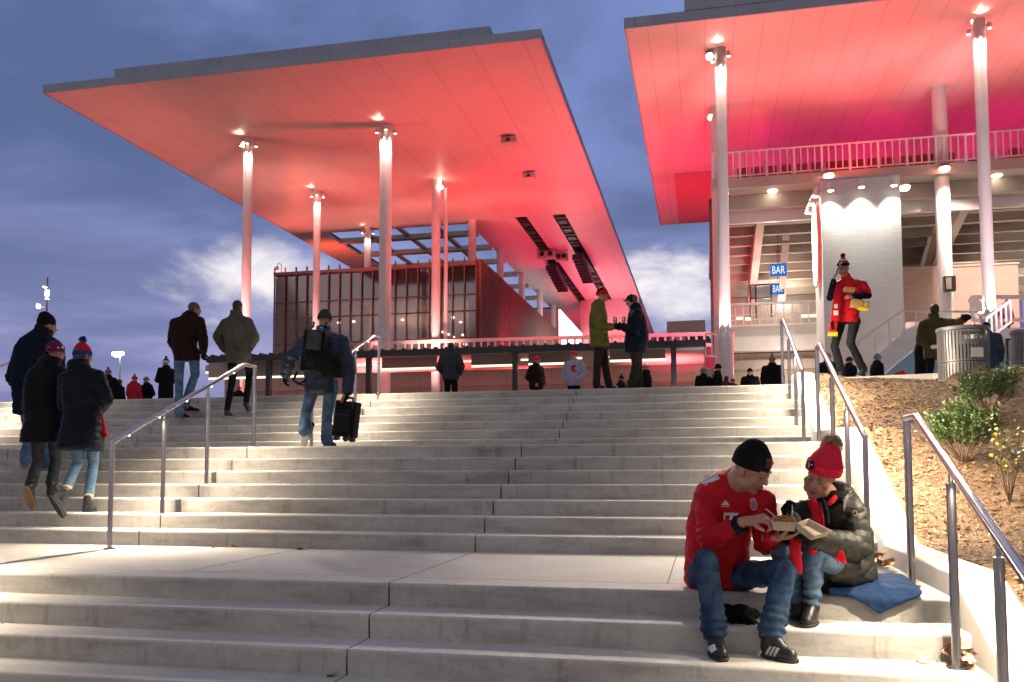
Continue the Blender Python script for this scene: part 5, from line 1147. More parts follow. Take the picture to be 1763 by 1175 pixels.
# shoe stripes, laces
sh_ = [o for o in man.children if o.name.startswith('shoe')]
K7 = 1291/500.
for o, pl_ in zip((0, 1), ([[(222, 1020), (236, 1012), (246, 1048), (233, 1056)], [(237, 1014), (248, 1010), (256, 1040), (246, 1046)], [(250, 1008), (259, 1006), (266, 1034), (257, 1038)]], [[(484, 1048), (505, 1014), (516, 1014), (494, 1054)], [(500, 1056), (522, 1016), (533, 1018), (510, 1060)], [(517, 1062), (538, 1020), (549, 1024), (527, 1064)]])):
    try: decal('shoe_stripes', M['wh'], min(sh_, key=lambda o_: abs((V(o_.bound_box[0])+org(o_)).x-(at(1240 if o == 0 else 1340, 1120, Z=-.31).x))), sh_, [zp(p, 1130, 720, K7) for p in pl_], off=.003)
    except Exception as e: print('decal', e)
decal('cap_patch', M['grey_d'], mbody, [c for c in man.children if 'beanie' in c.name]+[c for o in man.children for c in o.children if 'cuff' in c.name and 'beanie' in o.name], [zp([(487, 178), (523, 180), (523, 224), (487, 220)], 1130, 720, K7)], off=.003)
decal('cap_patch_lines', M['redn'], mbody, [c for c in man.children if 'beanie' in c.name]+[c for o in man.children for c in o.children if 'cuff' in c.name and 'beanie' in o.name], [zp([(490, y), (520, y+1), (520, y+4), (490, y+3)], 1130, 720, K7) for y in (188, 197, 206)], off=.005)
# --- woman in the puffer coat
J = PJ(0, pel=(1447, 988, .24), chest=(1440, 905, .14), neck=(1430, 862, .03), head=(1413, 821, -.07), hipL=(1476, 988, .20), hipR=(1418, 988, .18),
       shL=(1464, 884, .05), shR=(1388, 888, .02), elL=(1474, 942, -.03), wrL=(1400, 928, -.27), elR=(1368, 940, -.03), wrR=(1360, 898, -.22),
       knL=(1402, 955, -.20), knR=(1345, 950, -.16), anL=(1397, 1046, -.18), anR=(1372, 1050, -.10),
       fdir=(-.42, -.86, -.24), hup=(.27, -.27, .92), hdL=(-.95, -.25, .1), hpL=(0, .1, 1), htL=(0, -1, .2), cuL=.5, hdR=(-.25, -.15, .95), hpR=(.7, -.4, -.3), htR=(.1, -1, 0), cuR=1.15, thR=1.0)
tz_ = -.155
J['anL'] = at(1397, 1050, Y=-.17); J['anL'].z = tz_+.10; J['toL'] = at(1386, 1082, Z=tz_+.002); J['anR'] = at(1376, 1045, Y=-.07); J['anR'].z = tz_+.10; J['toR'] = at(1372, 1062, Z=tz_+.002)
wom, whd, wtop, wbody = person('seated woman in a black puffer coat, red scarf and red fur pompom hat', J,
    dict(skin=M['skin'], top=M['olivek'], bulk=.040, hem=.16, quilt=.075, fold=.005, trm=M['denim_m'], tr=.97, cr=.050, cuff=.045, shm=M['blk_leather'], solem=M['sole_b'], boot=.09, hood=1, hemw=1.15, skirt=(.42, .25), back=(.5, .85, 0), collar=0, gloves=M['blk'], ears=0, full=.35, hoodup=.045, qa=.008,
         hat=('beanie', M['redk'], M['redk'], M['fur'], .032), brim=.030, btilt=.10, pomp=(.01, -.075, .155), pomr=.052, hs=1.16, nr=.058, cuffw=.8, hairm=M['hair_g']), s=1.04, near=2)
# scarf: red with a navy stripe
def scarf(parent, pts, wd, m_, name='scarf', th=.012, up=None, fringe=None):
    pts = [V(p) for p in pts]; vs = []; fs = []; n = len(pts); 
    for i, p in enumerate(pts):
        a = pts[max(0, i-1)]; b = pts[min(n-1, i+1)]; d = (b-a).normalized(); out = V(up[i] if isinstance(up, list) else (up or (0, -1, 0))); sd = d.cross(out).normalized(); o2 = sd.cross(d).normalized()
        for (u, v) in ((-1, -1), (-.5, .2), (0, .6), (.5, .2), (1, -1), (0, -1.1)): vs.append(p+sd*wd/2*u+o2*th*v*(1+.3*math.sin(i*2.1+u)))
    for i in range(n-1):
        for k in range(6): fs.append((i*6+k, i*6+(k+1) % 6, (i+1)*6+(k+1) % 6, (i+1)*6+k))
    fs += [tuple(range(6)), tuple((n-1)*6+k for k in range(5, -1, -1))]
    o = MB().add(vs, fs).build(name, m_, parent, smooth=True, ang=60); s_ = o.modifiers.new('s', 'SUBSURF'); s_.levels = s_.render_levels = 1; return o
nk = V(J['neck']); ring = [nk+V((.100*math.cos(a)-.005, .085*math.sin(a)-.01, .012+.02*math.sin(a*2))) for a in [math.radians(x) for x in range(-200, 60, 20)]]
m = MB(); m.ptube([nk+V((.075*math.cos(a)-.008, -.012+.072*math.sin(a), .030)) for a in [math.radians(x) for x in range(0, 361, 24)]], .036, 10, caps=False); m.build('neck_warmer', M['blk'], wom, smooth=True)
sc1 = scarf(wom, [at(x, y, Y=yy) for x, y, yy in ((1396, 858, -.13), (1402, 872, -.17), (1410, 888, -.20), (1412, 902, -.22), (1408, 925, -.26), (1396, 958, -.30))], .085, M['redn'], 'scarf_end', th=.009)
scarf(wom, [at(x, y, Y=yy) for x, y, yy in ((1416, 858, -.15), (1421, 872, -.18), (1425, 888, -.205), (1424, 905, -.22))], .040, M['navy'], 'scarf_stripe', th=.010)
scarf(wom, [at(x, y, Y=yy) for x, y, yy in ((1412, 862, -.155), (1414, 876, -.185), (1418, 892, -.212), (1417, 906, -.23))], .014, M['coatred'], 'scarf_edge', th=.012)
scarf(wom, [at(x, y, Y=yy) for x, y, yy in ((1424, 870, -.165), (1434, 862, -.155), (1441, 852, -.11))], .045, M['redn'], 'scarf_knot', th=.006)
scarf(wom, [at(x, y, Y=yy) for x, y, yy in ((1372, 918, -.28), (1368, 945, -.32), (1372, 975, -.33), (1374, 992, -.32))], .09, M['jersey'], 'scarf_tail', th=.009)
m = MB()
for i in range(9): p = at(1447+(i-4)*.5, 948, Y=-.28); m.ptube([p, p+V(((i-4)*.003, -.003*(i % 3), -.03)), p+V(((i-4)*.006, -.005-.004*(i % 2), -.055-.012*((i*7) % 3)))], .0042, 5)
m.build('scarf_tassel', M['redn'], wom)
allh = [c for c in wom.children if 'beanie' in c.name]+[c for o in wom.children for c in o.children if 'cuff' in c.name]
decal('cap_badge', M['navy'], wbody, allh, [zp([(672, 196), (685, 188), (700, 190), (705, 208), (698, 226), (686, 230), (674, 218)], 1130, 720, K7)], off=.004)
decal('cap_badge_mark', M['wh'], wbody, allh, [zp([(680, 198), (684, 198), (684, 222), (680, 220)], 1130, 720, K7), zp([(690, 205), (697, 205), (697, 211), (690, 211)], 1130, 720, K7)], off=.006)
m = MB(); c = at(1471, 884, Y=-.05)
decal('sleeve_badge', mat('gold_badge', (.45, .33, .10), rough=.35, metal=.6), wtop, wtop, [circ(1130+882/K7, 720+423/K7, 4.6, 5.4)], off=.002); decal('sleeve_badge_centre', M['black'], wtop, wtop, [circ(1130+882/K7, 720+423/K7, 2.6, 3.2)], off=.0035)
# bag strap on her shoulder
decal('shoulder_strap', M['greyk'], wtop, wtop, [zp([(856, 325), (868, 322), (840, 368), (838, 412), (828, 412), (830, 364)], 1130, 720, K7)], off=.006)
# --- food box, forks
fb_ = thing('takeaway_box', 'open tan takeaway box of food held between the seated couple', 'food box', at(1350, 905, Y=-.36))
P = [at(x, y, Y=Y) for x, y, Y in ((1328, 898, -.42), (1372, 900, -.44), (1366, 890, -.27), (1330, 889, -.26))]; cP = sum(P, V())/4
m = MB(); low_ = [cP+(p-cP)*.82+V((0, 0, -.055)) for p in P]; ins = [cP+(p-cP)*.9+V((0, 0, -.004)) for p in P]; inl = [cP+(p-cP)*.76+V((0, 0, -.045)) for p in P]
m.add(P+low_+ins+inl, [(0, 1, 5, 4), (1, 2, 6, 5), (2, 3, 7, 6), (3, 0, 4, 7), (4, 5, 6, 7), (0, 8, 9, 1), (1, 9, 10, 2), (2, 10, 11, 3), (3, 11, 8, 0), (8, 12, 13, 9), (9, 13, 14, 10), (10, 14, 15, 11), (11, 15, 12, 8), (12, 15, 14, 13)])
m.build('tray', M['pulp'], fb_)
Q = [at(x, y, Y=Y) for x, y, Y in ((1372, 900, -.44), (1402, 923, -.50), (1434, 915, -.38), (1392, 893, -.28))]; cQ = sum(Q, V())/4; nQ = (Q[1]-Q[0]).cross(Q[3]-Q[0]).normalized(); nQ = nQ if nQ.z > 0 else -nQ
m = MB(); low_ = [cQ+(p-cQ)*.84-nQ*.042 for p in Q]; ins = [cQ+(p-cQ)*.92-nQ*.003 for p in Q]; inl = [cQ+(p-cQ)*.79-nQ*.034 for p in Q]
m.add(Q+low_+ins+inl, [(0, 1, 5, 4), (1, 2, 6, 5), (2, 3, 7, 6), (3, 0, 4, 7), (4, 5, 6, 7), (0, 8, 9, 1), (1, 9, 10, 2), (2, 10, 11, 3), (3, 11, 8, 0), (8, 12, 13, 9), (9, 13, 14, 10), (10, 14, 15, 11), (11, 15, 12, 8), (12, 15, 14, 13)])
m.build('lid', M['pulp'], fb_)
m = MB(); random.seed(5)
for i in range(70):
    a, b = random.random()*.8+.1, random.random()*.8+.1; p = (P[0]*(1-a)+P[1]*a)*(1-b)+(P[3]*(1-a)+P[2]*a)*b; p = p+V((0, 0, -.012+.028*random.random()*(1-abs(a-.6)))); q = p+V((random.uniform(-.02, .02), random.uniform(-.015, .015), random.uniform(-.006, .012))); m.capsule(p, q, .0045, .004, 6)
m.build('food', mat('fried_food', (.50, .25, .06), (.30, .13, .03), rough=.5, scale=60), fb_)
def fork(label, a, b, m_):
    a, b = V(a), V(b); d = (b-a).normalized(); r = thing('fork', label, 'fork', a); sd = d.cross(V((0, 0, 1))).normalized()
    m = MB(); m.ptube([a, a*.5+b*.5, b-d*.03], [.0035, .003, .0035], 8); m.build('handle', m_, r)
    m = MB()
    for k in (-1, 0, 1): m.ptube([b-d*.032+sd*.001*k, b-d*.02+sd*.006*k, b+sd*.006*k], .0016, 5)
    m.build('tines', m_, r)
fork('pale fork in the hand of the man in the red jersey', at(1318, 876, Y=-.37), at(1338, 892, Y=-.36), M['pulp'])
fork('white plastic fork in the gloved hand of the seated woman', at(1364, 862, Y=-.27), at(1364, 892, Y=-.33), mat('white_plastic', (.75, .74, .72), rough=.3))
# --- blue blanket
rows = [(.33, [(1425, 1004), (1460, 997), (1500, 989), (1530, 990), (1553, 993), (1560, 1000)]), (.17, [(1424, 1010), (1465, 1006), (1505, 999), (1540, 1001), (1568, 1006), (1577, 1012)]), (.01, [(1424, 1014), (1465, 1016), (1500, 1016), (1530, 1013), (1565, 1017), (1588, 1022)]),
        (-.03, [(1425, 1019), (1465, 1022), (1500, 1026), (1530, 1030), (1562, 1029), (1587, 1026)]), (-.05, [(1427, 1021), (1466, 1025), (1504, 1040), (1522, 1045), (1548, 1038), (1580, 1029)]), (-.045, [(1428, 1022), (1467, 1027), (1510, 1056), (1514, 1058), (1540, 1045), (1576, 1031)])]
bl = []
for i, (yy, pts) in enumerate(rows):
    for j, (x, y) in enumerate(pts):
        p = at(x, y, Y=yy); 
        if yy >= 0: p.z = max(p.z, .008)
        bl.append(p+V((0, 0, .006*((i*3+j*5) % 3))))
fs = [(i*6+j, i*6+j+1, i*6+j+7, i*6+j+6) for i in range(5) for j in range(5)]
o = MB().add(bl, fs).build('blanket', fabric('blue_fleece', (.006, .022, .068), (.004, .016, .048), sc=12, bs=200, bump=.5), smooth=True, label='blue fleece blanket spread under the seated woman, one corner over the step edge', cat='blanket')
sm = o.modifiers.new('u', 'SUBSURF'); sm.levels = sm.render_levels = 3; tx = bpy.data.textures.new('cl', 'CLOUDS'); tx.noise_scale = .07; dm = o.modifiers.new('d', 'DISPLACE'); dm.texture = tx; dm.strength = .026; dm.mid_level = .4; sm = o.modifiers.new('s', 'SOLIDIFY'); sm.thickness = .008; sm.offset = 1
# --- black gloves lying on the step
gl = thing('glove_pair', 'pair of limp black gloves on the step between the man and the woman', 'gloves', at(1268, 1058, Z=-.155))
for (x, y, a) in ((1258, 1058, 0.2), (1284, 1062, -.3)):
    p = at(x, y, Y=-.20); p.z = -.155+.035; m = MB(); hand_mb(m, p-V((.05, 0, -.012)), (math.cos(a), -.25, -.30), (0, 0, -1), (0, -1, 0), .4, 1.0, fr=.012); m.ell(p+V((-.03, .05, .022)), (.075, .05, .045)); m.ell(p+V((.03, .06, .01)), (.06, .05, .035)); to_obj('glove', remesh(m, .007, 2), M['blk'], gl, lambda co: folds(co, .006, 25, 2))
# ================================================================== people on the steps
def Jb(Y0, **k): return PJ(Y0, **k)
UPB = dict(fdir=(0, 1, 0), hup=(0, 0, 1))
# man with backpack and suitcase
J = PJ(5.0, pel=(553, 662, .05), chest=(552, 615, .02), neck=(557, 574, .05), head=(560, 551, .12), hipL=(538, 668, .05), hipR=(570, 668, .05), shL=(519, 595, .0), shR=(590, 590, .05),
       elL=(499, 622, -.05), wrL=(491, 646, .0), elR=(602, 634, 0), wrR=(598, 674, -.02), knL=(527, 712, .12), knR=(563, 716, .25), anL=(524, 741, -.28), anR=(563, 758, .18),
       fdir=(.15, .95, -.25), hup=(.05, .25, 1), hdL=(-.1, .1, -1), hpL=(1, 0, 0), htL=(0, 1, 0), hdR=(0, 0, -1), hpR=(-1, 0, 0), htR=(0, 1, 0), cuR=1.2)
J['toL'] = at(519, 770, Y=4.95); J['suL'] = V((.1, .95, .35)); J['toR'] = at(577, 767, Y=5.45); J['toR'].z = 1.09; J['anR'].z = 1.18
bm_, bh, btop, bb = person('man in a dark blue jacket with backpack, carrying a suitcase up the steps', J,
    dict(skin=M['skin'], top=M['blue_j'], bulk=.040, hem=.13, fold=.016, ff=7, trm=M['denim_m'], tr=1.08, cr=.075, cuff=-.0, shm=M['charc'], solem=M['sole_w'], gloves=M['blk'], collar=1, hat=('beanie', M['grey_d'], M['grey_d'], None, .005), brim=.0, wide=1.02, deep=1.05, face=0), s=1.0, near=1)
# backpack
def bag(name, label, ctr, half, m_, yaw=0, tilt=0, vox=.012, puff=.5, parent=None, pockets=()):
    r = parent or thing(name, label, 'bag', ctr); c = V(ctr); R_ = Matrix.Rotation(yaw, 3, 'Z') @ Matrix.Rotation(tilt, 3, 'Y')
    ax = (R_ @ V((1, 0, 0)), R_ @ V((0, 1, 0)), R_ @ V((0, 0, 1))); m = MB()
    for (dx, dz, sx, sz) in ((0, 0, 1, 1), (0, .25, .92, .75), (0, -.2, .97, .8)): m.obox(c+ax[2]*half[2]*dz, ax, (half[0]*sx*.9, half[1]*.9, half[2]*sz*.9))
    m.ell(c, (half[0]*1.02, half[1]*1.35, half[2]*1.0), ax)
    to_obj('shell', remesh(m, vox, 5), m_, r, lambda co: folds(co, .006, 14, 5)); return r, ax
pc = at(543, 606, Y=4.70); bp_, ax = bag('backpack', 'black backpack with grey pocket worn by the man in dark blue', pc, (.165, .11, .29), M['blk_ny'], tilt=.10)
m = MB(); m.obox(at(541, 585, Y=4.56), ax, (.10, .03, .13)); m.build('front_pocket', M['grey_d'], bp_, bevel=.02)
m = MB(); m.ell(at(553, 566, Y=4.62), (.03, .03, .025)); m.build('blue_tab', mat('cyan_tab', (.02, .35, .6)), bp_)
m = MB()
for x in (538, 560): m.ptube([at(x, 563, Y=4.7), at(x+2, 556, Y=4.85), at(x+1, 562, Y=5.02)], .018, 8)
m.build('strap', M['blk_ny'], bp_)
m = MB(); m.ptube([at(527, 655, Y=4.7), at(514, 662, Y=4.75), at(505, 655, Y=4.8), at(512, 640, Y=4.85)], .014, 8); m.ptube([at(505, 655, Y=4.8), at(515, 660, Y=4.7), at(522, 664, Y=4.68)], .012, 8); m.build('loose_strap', M['blk_ny'], bp_)
sb_, ax = bag('round_bag', 'round black bag slung beside the backpack', at(573, 632, Y=4.68), (.14, .09, .15), M['blk'])
# suitcase
sc_ = thing('suitcase', 'black wheeled suitcase with a red luggage tag, carried up the steps', 'suitcase', at(596, 722, Y=4.95))
c = at(597, 722, Y=4.93); a_ = .12; ax = (V((math.cos(a_), 0, -math.sin(a_))), V((0, 1, 0)), V((math.sin(a_), 0, math.cos(a_)))); m = MB(); m.obox(c, ax, (.145, .10, .235)); to_obj('shell', remesh(m, .012, 4), M['blk_ny'], sc_, lambda co: folds(co, .003, 20))
m = MB(); m.obox(c+V((.0, -.105, -.02)), ax, (.11, .02, .17)); m.build('front_pocket', M['blk_ny'], sc_, bevel=.012)
m = MB(); m.obox(c+V((.105, -.103, 0)), ax, (.008, .012, .235)); m.obox(c+V((-.02, -.128, .05)), ax, (.09, .004, .006)); m.build('zip', M['grey_d'], sc_)
m = MB(); m.ptube([c+ax[2]*.23-ax[0]*.07, c+ax[2]*.285-ax[0]*.06, c+ax[2]*.285+ax[0]*.05, c+ax[2]*.23+ax[0]*.06], .014, 8); m.build('handle', M['blk_ny'], sc_)
for px in (-.11, .02, .11): m = MB(); w_ = c+ax[0]*px-ax[2]*.26; m.tube(w_-V((0, .03, 0)), w_+V((0, .03, 0)), .035, n=18); m.build('wheel', M['black'], sc_); 
m = MB(); t_ = at(590, 687, Y=4.80); m.obox(t_, (V((.9, 0, -.4)), V((0, 1, 0)), V((.4, 0, .9))), (.018, .004, .05)); m.build('luggage_tag', mat('red_tag', (.65, .05, .04)), sc_)
# woman in navy puffer coat
J = PJ(2.85, pel=(143, 722, .03), chest=(141, 680, .05), neck=(137, 633, .05), head=(144, 612, .10), hipL=(130, 728, .0), hipR=(157, 728, .05), shL=(116, 655, .0), shR=(167, 652, .08),
       elL=(113, 700, .05), wrL=(128, 722, .25), elR=(181, 688, .1), wrR=(170, 706, .28), knL=(134, 796, .10), knR=(161, 798, .28), anL=(111, 850, -.18), anR=(151, 866, .10),
       fdir=(.42, .88, -.12), hup=(-.05, .12, 1), back=(-.2, -1, 0), hemdir=(0, -.1, -1))
J['toL'] = at(108, 893, Y=2.60); J['suL'] = V((.25, .90, .42)); J['toR'] = at(168, 883, Y=3.02); J['toR'].z = .312; J['anR'].z = max(J['anR'].z, .41)
wn, wh_, wt, wb_ = person('woman in a long navy puffer coat and red and blue pompom hat', J,
    dict(skin=M['skin'], top=M['navy_ny'], bulk=.045, hem=.36, quilt=.085, fold=.006, trm=M['denim_l'], tr=.95, cr=.056, cuff=.06, shm=M['grey_d'], solem=M['sole_b'], boot=.03, hood=1, hoodup=.02, hemw=1.25, gloves=M['blk'], hairm=M['hair_g'], hair='long',
         hat=('beanie', M['redn'], M['bluen'], M['bluen'], .015), brim=-.005, btilt=.1, pomr=.045), s=.97, near=1)
m = MB(); rs = [at(x, y, Y=2.95) for x, y in ((171, 702), (174, 715), (178, 735), (182, 752))]; m.ptube(rs, [.02, .02, .024, .03], 8); m.build('red_scarf_end', M['redn'], wn, smooth=True)
for q, (x, y) in (('L', (116, 846)), ('R', (151, 858))): m = MB(); c = J['anL' if q == 'L' else 'anR']; k_ = J['knL' if q == 'L' else 'knR']; d = (k_-c).normalized(); m.tube(c+d*.03, c+d*.09, .052, .056, n=16); m.build('boot_lining', M['fur'], wn, smooth=True)
# woman in black coat
J = PJ(3.1, pel=(78, 718, 0), chest=(75, 680, .02), neck=(87, 628, .05), head=(97, 606, .10), hipL=(64, 724, 0), hipR=(92, 724, .05), shL=(60, 655, .0), shR=(112, 650, .08),
       elL=(52, 700, .05), wrL=(62, 735, .20), elR=(118, 700, .1), wrR=(108, 722, .28), knL=(66, 790, .10), knR=(96, 792, .28), anL=(52, 838, -.2), anR=(88, 836, .05),
       fdir=(.50, .85, -.12), hup=(-.05, .12, 1), back=(-.2, -1, 0))
J['toL'] = at(56, 879, Y=2.92); J['suL'] = V((-.25, .88, .42)); J['toR'] = at(101, 852, Y=3.30); J['toR'].z = .468; J['anR'].z = max(J['anR'].z, .56)
wk, _, _, _ = person('woman in a black hooded coat and plum snowflake hat beside the navy coat', J,
    dict(skin=M['skin'], top=M['blk_ny'], bulk=.045, hem=.30, fold=.008, trm=M['grey_d'], tr=1.0, cr=.058, cuff=.03, shm=M['blk_leather'], solem=M['sole_t'], hood=1, hoodup=.015, hemw=1.3, gloves=M['blk'], hairm=M['hair_g'],
         hat=('beanie', M['purp'], M['purp'], None, .0), brim=-.01, btilt=.1, cuffw=.5), s=1.0, near=1)
hatp = [c for c in wk.children if 'beanie' in c.name]
fl_ = []
for (x, y) in ((84, 600), (92, 601), (100, 600), (108, 598)):
    for a in range(3): t = math.pi*a/3; dx, dy = 2.6*math.cos(t), 2.6*math.sin(t); fl_.append([(x-dx-.35*dy, y-dy+.35*dx), (x+dx-.35*dy, y+dy+.35*dx), (x+dx+.35*dy, y+dy-.35*dx), (x-dx+.35*dy, y-dy-.35*dx)])
decal('snowflakes', M['wh'], hatp[0], hatp, fl_, off=.004)
# tall man behind them
J = PJ(3.9, pel=(58, 690, 0), chest=(55, 635, .02), neck=(72, 578, .05), head=(82, 562, .10), hipL=(46, 694, 0), hipR=(72, 694, .05), shL=(40, 605, .0), shR=(95, 600, .08),
       elL=(24, 650, 0), wrL=(42, 680, .1), elR=(100, 650, .1), wrR=(95, 680, .28), knL=(52, 745, .15), knR=(80, 745, .28), anL=(45, 790, -.1), anR=(80, 800, .2),
       fdir=(.62, .78, -.10), hup=(-.15, .15, 1))
J['toL'] = at(40, 808, Y=4.0); J['toR'] = at(90, 810, Y=4.3); J['suL'] = V((0, .5, .85))
person('tall man in a dark navy jacket with a grey hood and pointed black hat', J,
    dict(skin=M['skin'], top=M['navy'], bulk=.045, hem=.16, fold=.010, trm=M['denim_m'], tr=1.05, cr=.062, shm=M['blk_leather'], gloves=M['blk'], collar=1, hairm=M['hair_g'], hat=('beanie', M['blk'], M['blk'], None, .035), brim=.0, btilt=.3, cuffw=.4), s=1.12, near=1)
m = MB(); nk = V(J['neck']); m.ell(nk+V((-.01, 0, .035)), (.115, .105, .075)); o = to_obj('grey_hood', remesh(m, .012, 2), M['grey_j'], bpy.data.objects[[o.name for o in COL.objects if o.name.startswith('person')][-1]], lambda co: folds(co, .006, 12))
# brown jacket man
J = PJ(8.0, pel=(322, 612, 0), chest=(318, 580, .02), neck=(328, 546, .05), head=(336, 533, .10), hipL=(309, 614, 0), hipR=(334, 614, .05), shL=(302, 558, .0), shR=(343, 555, .08),
       elL=(297, 588, .0), wrL=(305, 606, .25), elR=(350, 586, .05), wrR=(350, 606, .05), knL=(308, 655, .12), knR=(336, 645, .3), anL=(309, 693, 0), anR=(318, 680, .25),
       fdir=(.75, .62, -.05), hup=(0, .05, 1), back=(-.4, -1, 0))
J['toL'] = at(326, 705, Y=8.25); J['toR'] = at(345, 690, Y=8.5); J['toL'].z = 11*RI; J['anL'].z = 11*RI+.09; J['toR'].z = 11*RI+.13; J['anR'].z = 11*RI+.24
person('man in a dark brown hooded jacket and pale jeans climbing the upper steps', J,
    dict(skin=M['skin'], top=M['brown'], bulk=.040, hem=.09, fold=.010, trm=M['denim_l'], tr=1.12, cr=.066, shm=M['brown'], solem=M['sole_t'], hood=1, hoodup=.01, gloves=M['blk'], hair='short', hairm=M['hair_g'], belly=.03), s=1.03, near=1)
# grey jacket man
J = PJ(8.0, pel=(411, 612, 0), chest=(408, 582, .02), neck=(407, 545, .05), head=(410, 530, .08), hipL=(400, 614, 0), hipR=(424, 614, .05), shL=(389, 558, .0), shR=(426, 556, .08),
       elL=(375, 580, .0), wrL=(386, 602, .15), elR=(438, 582, .05), wrR=(428, 602, .15), knL=(400, 652, .1), knR=(430, 640, .4), anL=(391, 693, 0), anR=(424, 672, .25),
       fdir=(.05, .98, -.12), hup=(0, .1, 1), back=(0, -1, 0))
J['toL'] = at(400, 706, Y=8.22); J['toR'] = at(434, 690, Y=8.55); J['toL'].z = 11*RI; J['anL'].z = 11*RI+.09; J['toR'].z = 11*RI+.12; J['anR'].z = 11*RI+.24; J['suR'] = V((-.3, -.25, .9))
person('man in a grey green jacket and black trousers with both hands in his pockets', J,
    dict(skin=M['skin2'], top=M['grey_j'], bulk=.040, hem=.13, fold=.009, trm=M['blk'], tr=1.0, cr=.05, cuff=.03, shm=M['blk_leather'], solem=M['sole_w'], collar=1, hair='short', hairm=M['hair_d']), s=1.0, near=1)
# green jacket man (profile, looking right)
gy = 9.55
J = PJ(gy, pel=(1033, 590, 0), chest=(1030, 560, 0), neck=(1031, 526, 0), head=(1038, 508, -.03), hipL=(1036, 592, .08), hipR=(1032, 592, -.08), shL=(1034, 533, .17), shR=(1029, 534, -.15),
       elL=(1035, 562, .18), wrL=(1053, 563, .08), elR=(1030, 562, -.20), wrR=(1053, 564, -.10), knL=(1041, 628, .08), knR=(1028, 628, -.1), anL=(1049, 657, .1), anR=(1027, 657, -.1),
       fdir=(1, -.05, -.12), hup=(.08, 0, 1), back=(-1, 0, 0), hdL=(1, -.2, 0), hdR=(1, .2, .1), hpL=(0, -1, 0), hpR=(0, 1, 0), htL=(0, 0, 1), htR=(0, 0, 1), cuL=.8, cuR=.8)
for q, x in (('L', 1062), ('R', 1040)): J['an'+q].z = PZ+.09; J['to'+q] = V((J['an'+q].x+.17, J['an'+q].y-.02, PZ+.001))
person('man in a moss green jacket and striped red hat atop the steps', J,
    dict(skin=M['skin'], top=M['green'], bulk=.035, hem=.10, fold=.010, trm=M['dbrown'], tr=1.05, cr=.062, shm=M['blk_leather'], hood=1, hoodup=-.01, gloves=M['blk'], hat=('beanie', M['redn'], M['redn'], M['redn'], .008), brim=.0, btilt=.1, pomr=.03, deep=1.0), s=.99, near=1)
gh = [c for c in COL.objects if c.name.startswith('beanie')][-1]
decal('hat_stripes', M['blk'], gh, [gh]+list(gh.children), [[(1022, 503), (1043, 492), (1044, 495), (1022, 507)], [(1022, 496), (1037, 488), (1040, 490), (1022, 500)]], off=.004); decal('hat_stripe_white', M['wh'], gh, [gh]+list(gh.children), [[(1021, 500.5), (1041, 490), (1042, 492), (1021, 503)]], off=.0045)
J = PJ(gy, pel=(1094, 592, 0), chest=(1097, 565, 0), neck=(1094, 532, 0), head=(1087, 519, -.03), hipL=(1092, 594, -.08), hipR=(1096, 594, .08), shL=(1097, 541, -.17), shR=(1096, 541, .15),
       elL=(1093, 572, -.18), wrL=(1073, 565, -.10), elR=(1092, 570, .18), wrR=(1073, 562, .05), knL=(1095, 628, -.08), knR=(1098, 628, .1), anL=(1089, 657, -.1), anR=(1099, 657, .1),
       fdir=(-1, -.05, -.25), hup=(-.15, 0, 1), hdL=(-1, .2, .1), hdR=(-1, -.2, .1), hpL=(0, 1, 0), hpR=(0, -1, 0), htL=(0, 0, 1), htR=(0, 0, 1), cuL=.8, cuR=.8)
for q in 'LR': J['an'+q].z = PZ+.09; J['to'+q] = V((J['an'+q].x-.15, J['an'+q].y-.02, PZ+.001))
cm, ch_, _, _ = person('man in a navy jacket, dark cap and black earmuffs facing the green jacket', J,
    dict(skin=M['skin'], top=M['navy_ny'], bulk=.035, hem=.16, fold=.007, trm=M['dkhaki'], tr=1.2, cr=.07, shm=M['blk_leather'], collar=1, hair='short', hairm=M['hair_g'], gloves=M['blk'], hat=('cap', M['navy'], M['navy']), belly=.04, deep=1.15), s=.98, near=1)
m = MB()
for sg in (-1, 1): m.ell(ch_.p(sg*.082, -.01, -.005), (.018, .035, .035), ch_.ax())
m.build('earmuffs', M['blk'], cm, smooth=True)
for px, lb in ((1059, 'silver can in the hand of the man in the moss green jacket'), (1074, 'silver can in the hand of the man in the navy jacket')):
    p = at(px, 552, Y=gy-.05); r = thing('drink_can', lb, 'can', p, 'cans held by the two men'); m = MB(); m.ptube([p+V((0, 0, -.05)), p+V((0, 0, -.045)), p+V((0, 0, .055)), p+V((0, 0, .065))], [.028, .033, .033, .027], 16); m.build('can_body', M['steel'], r, smooth=True, ang=50)
    m = MB(); m.tube(p+V((0, 0, .0652)), p+V((0, 0, .068)), .024, n=14); m.build('can_lid', M['steel'], r)
# man on the phone
PY = 10.25; kz = 2.365
J = PJ(PY, pel=(1459, 548, 0), chest=(1462, 515, 0), neck=(1457, 481, 0), head=(1452, 462, -.08), hipR=(1447, 554, 0), hipL=(1472, 553, 0), shR=(1440, 493, 0), shL=(1485, 491, 0),
       elR=(1429, 513, -.05), wrR=(1435, 484, -.12), elL=(1495, 509, -.02), wrL=(1470, 511, -.22), knR=(1437, 596, -.10), knL=(1464, 590, -.18), anR=(1449, 640, 0), anL=(1486, 627, .10),
       fdir=(-.10, -.95, -.28), hup=(-.03, -.15, 1), hdR=(.15, -.1, 1), hpR=(.8, 0, 0), htR=(.2, -1, .2), hdL=(-1, -.15, .05), hpL=(0, .6, -.5), htL=(-.1, -.2, 1), cuR=.6, cuL=.5)
J['anR'].z = kz+.09; J['toR'] = V((J['anR'].x-.06, J['anR'].y-.20, kz+.001)); J['anL'].z = kz+.15; J['toL'] = V((J['anL'].x-.14, J['anL'].y-.14, kz+.01)); J['suL'] = V((.15, .3, .9))
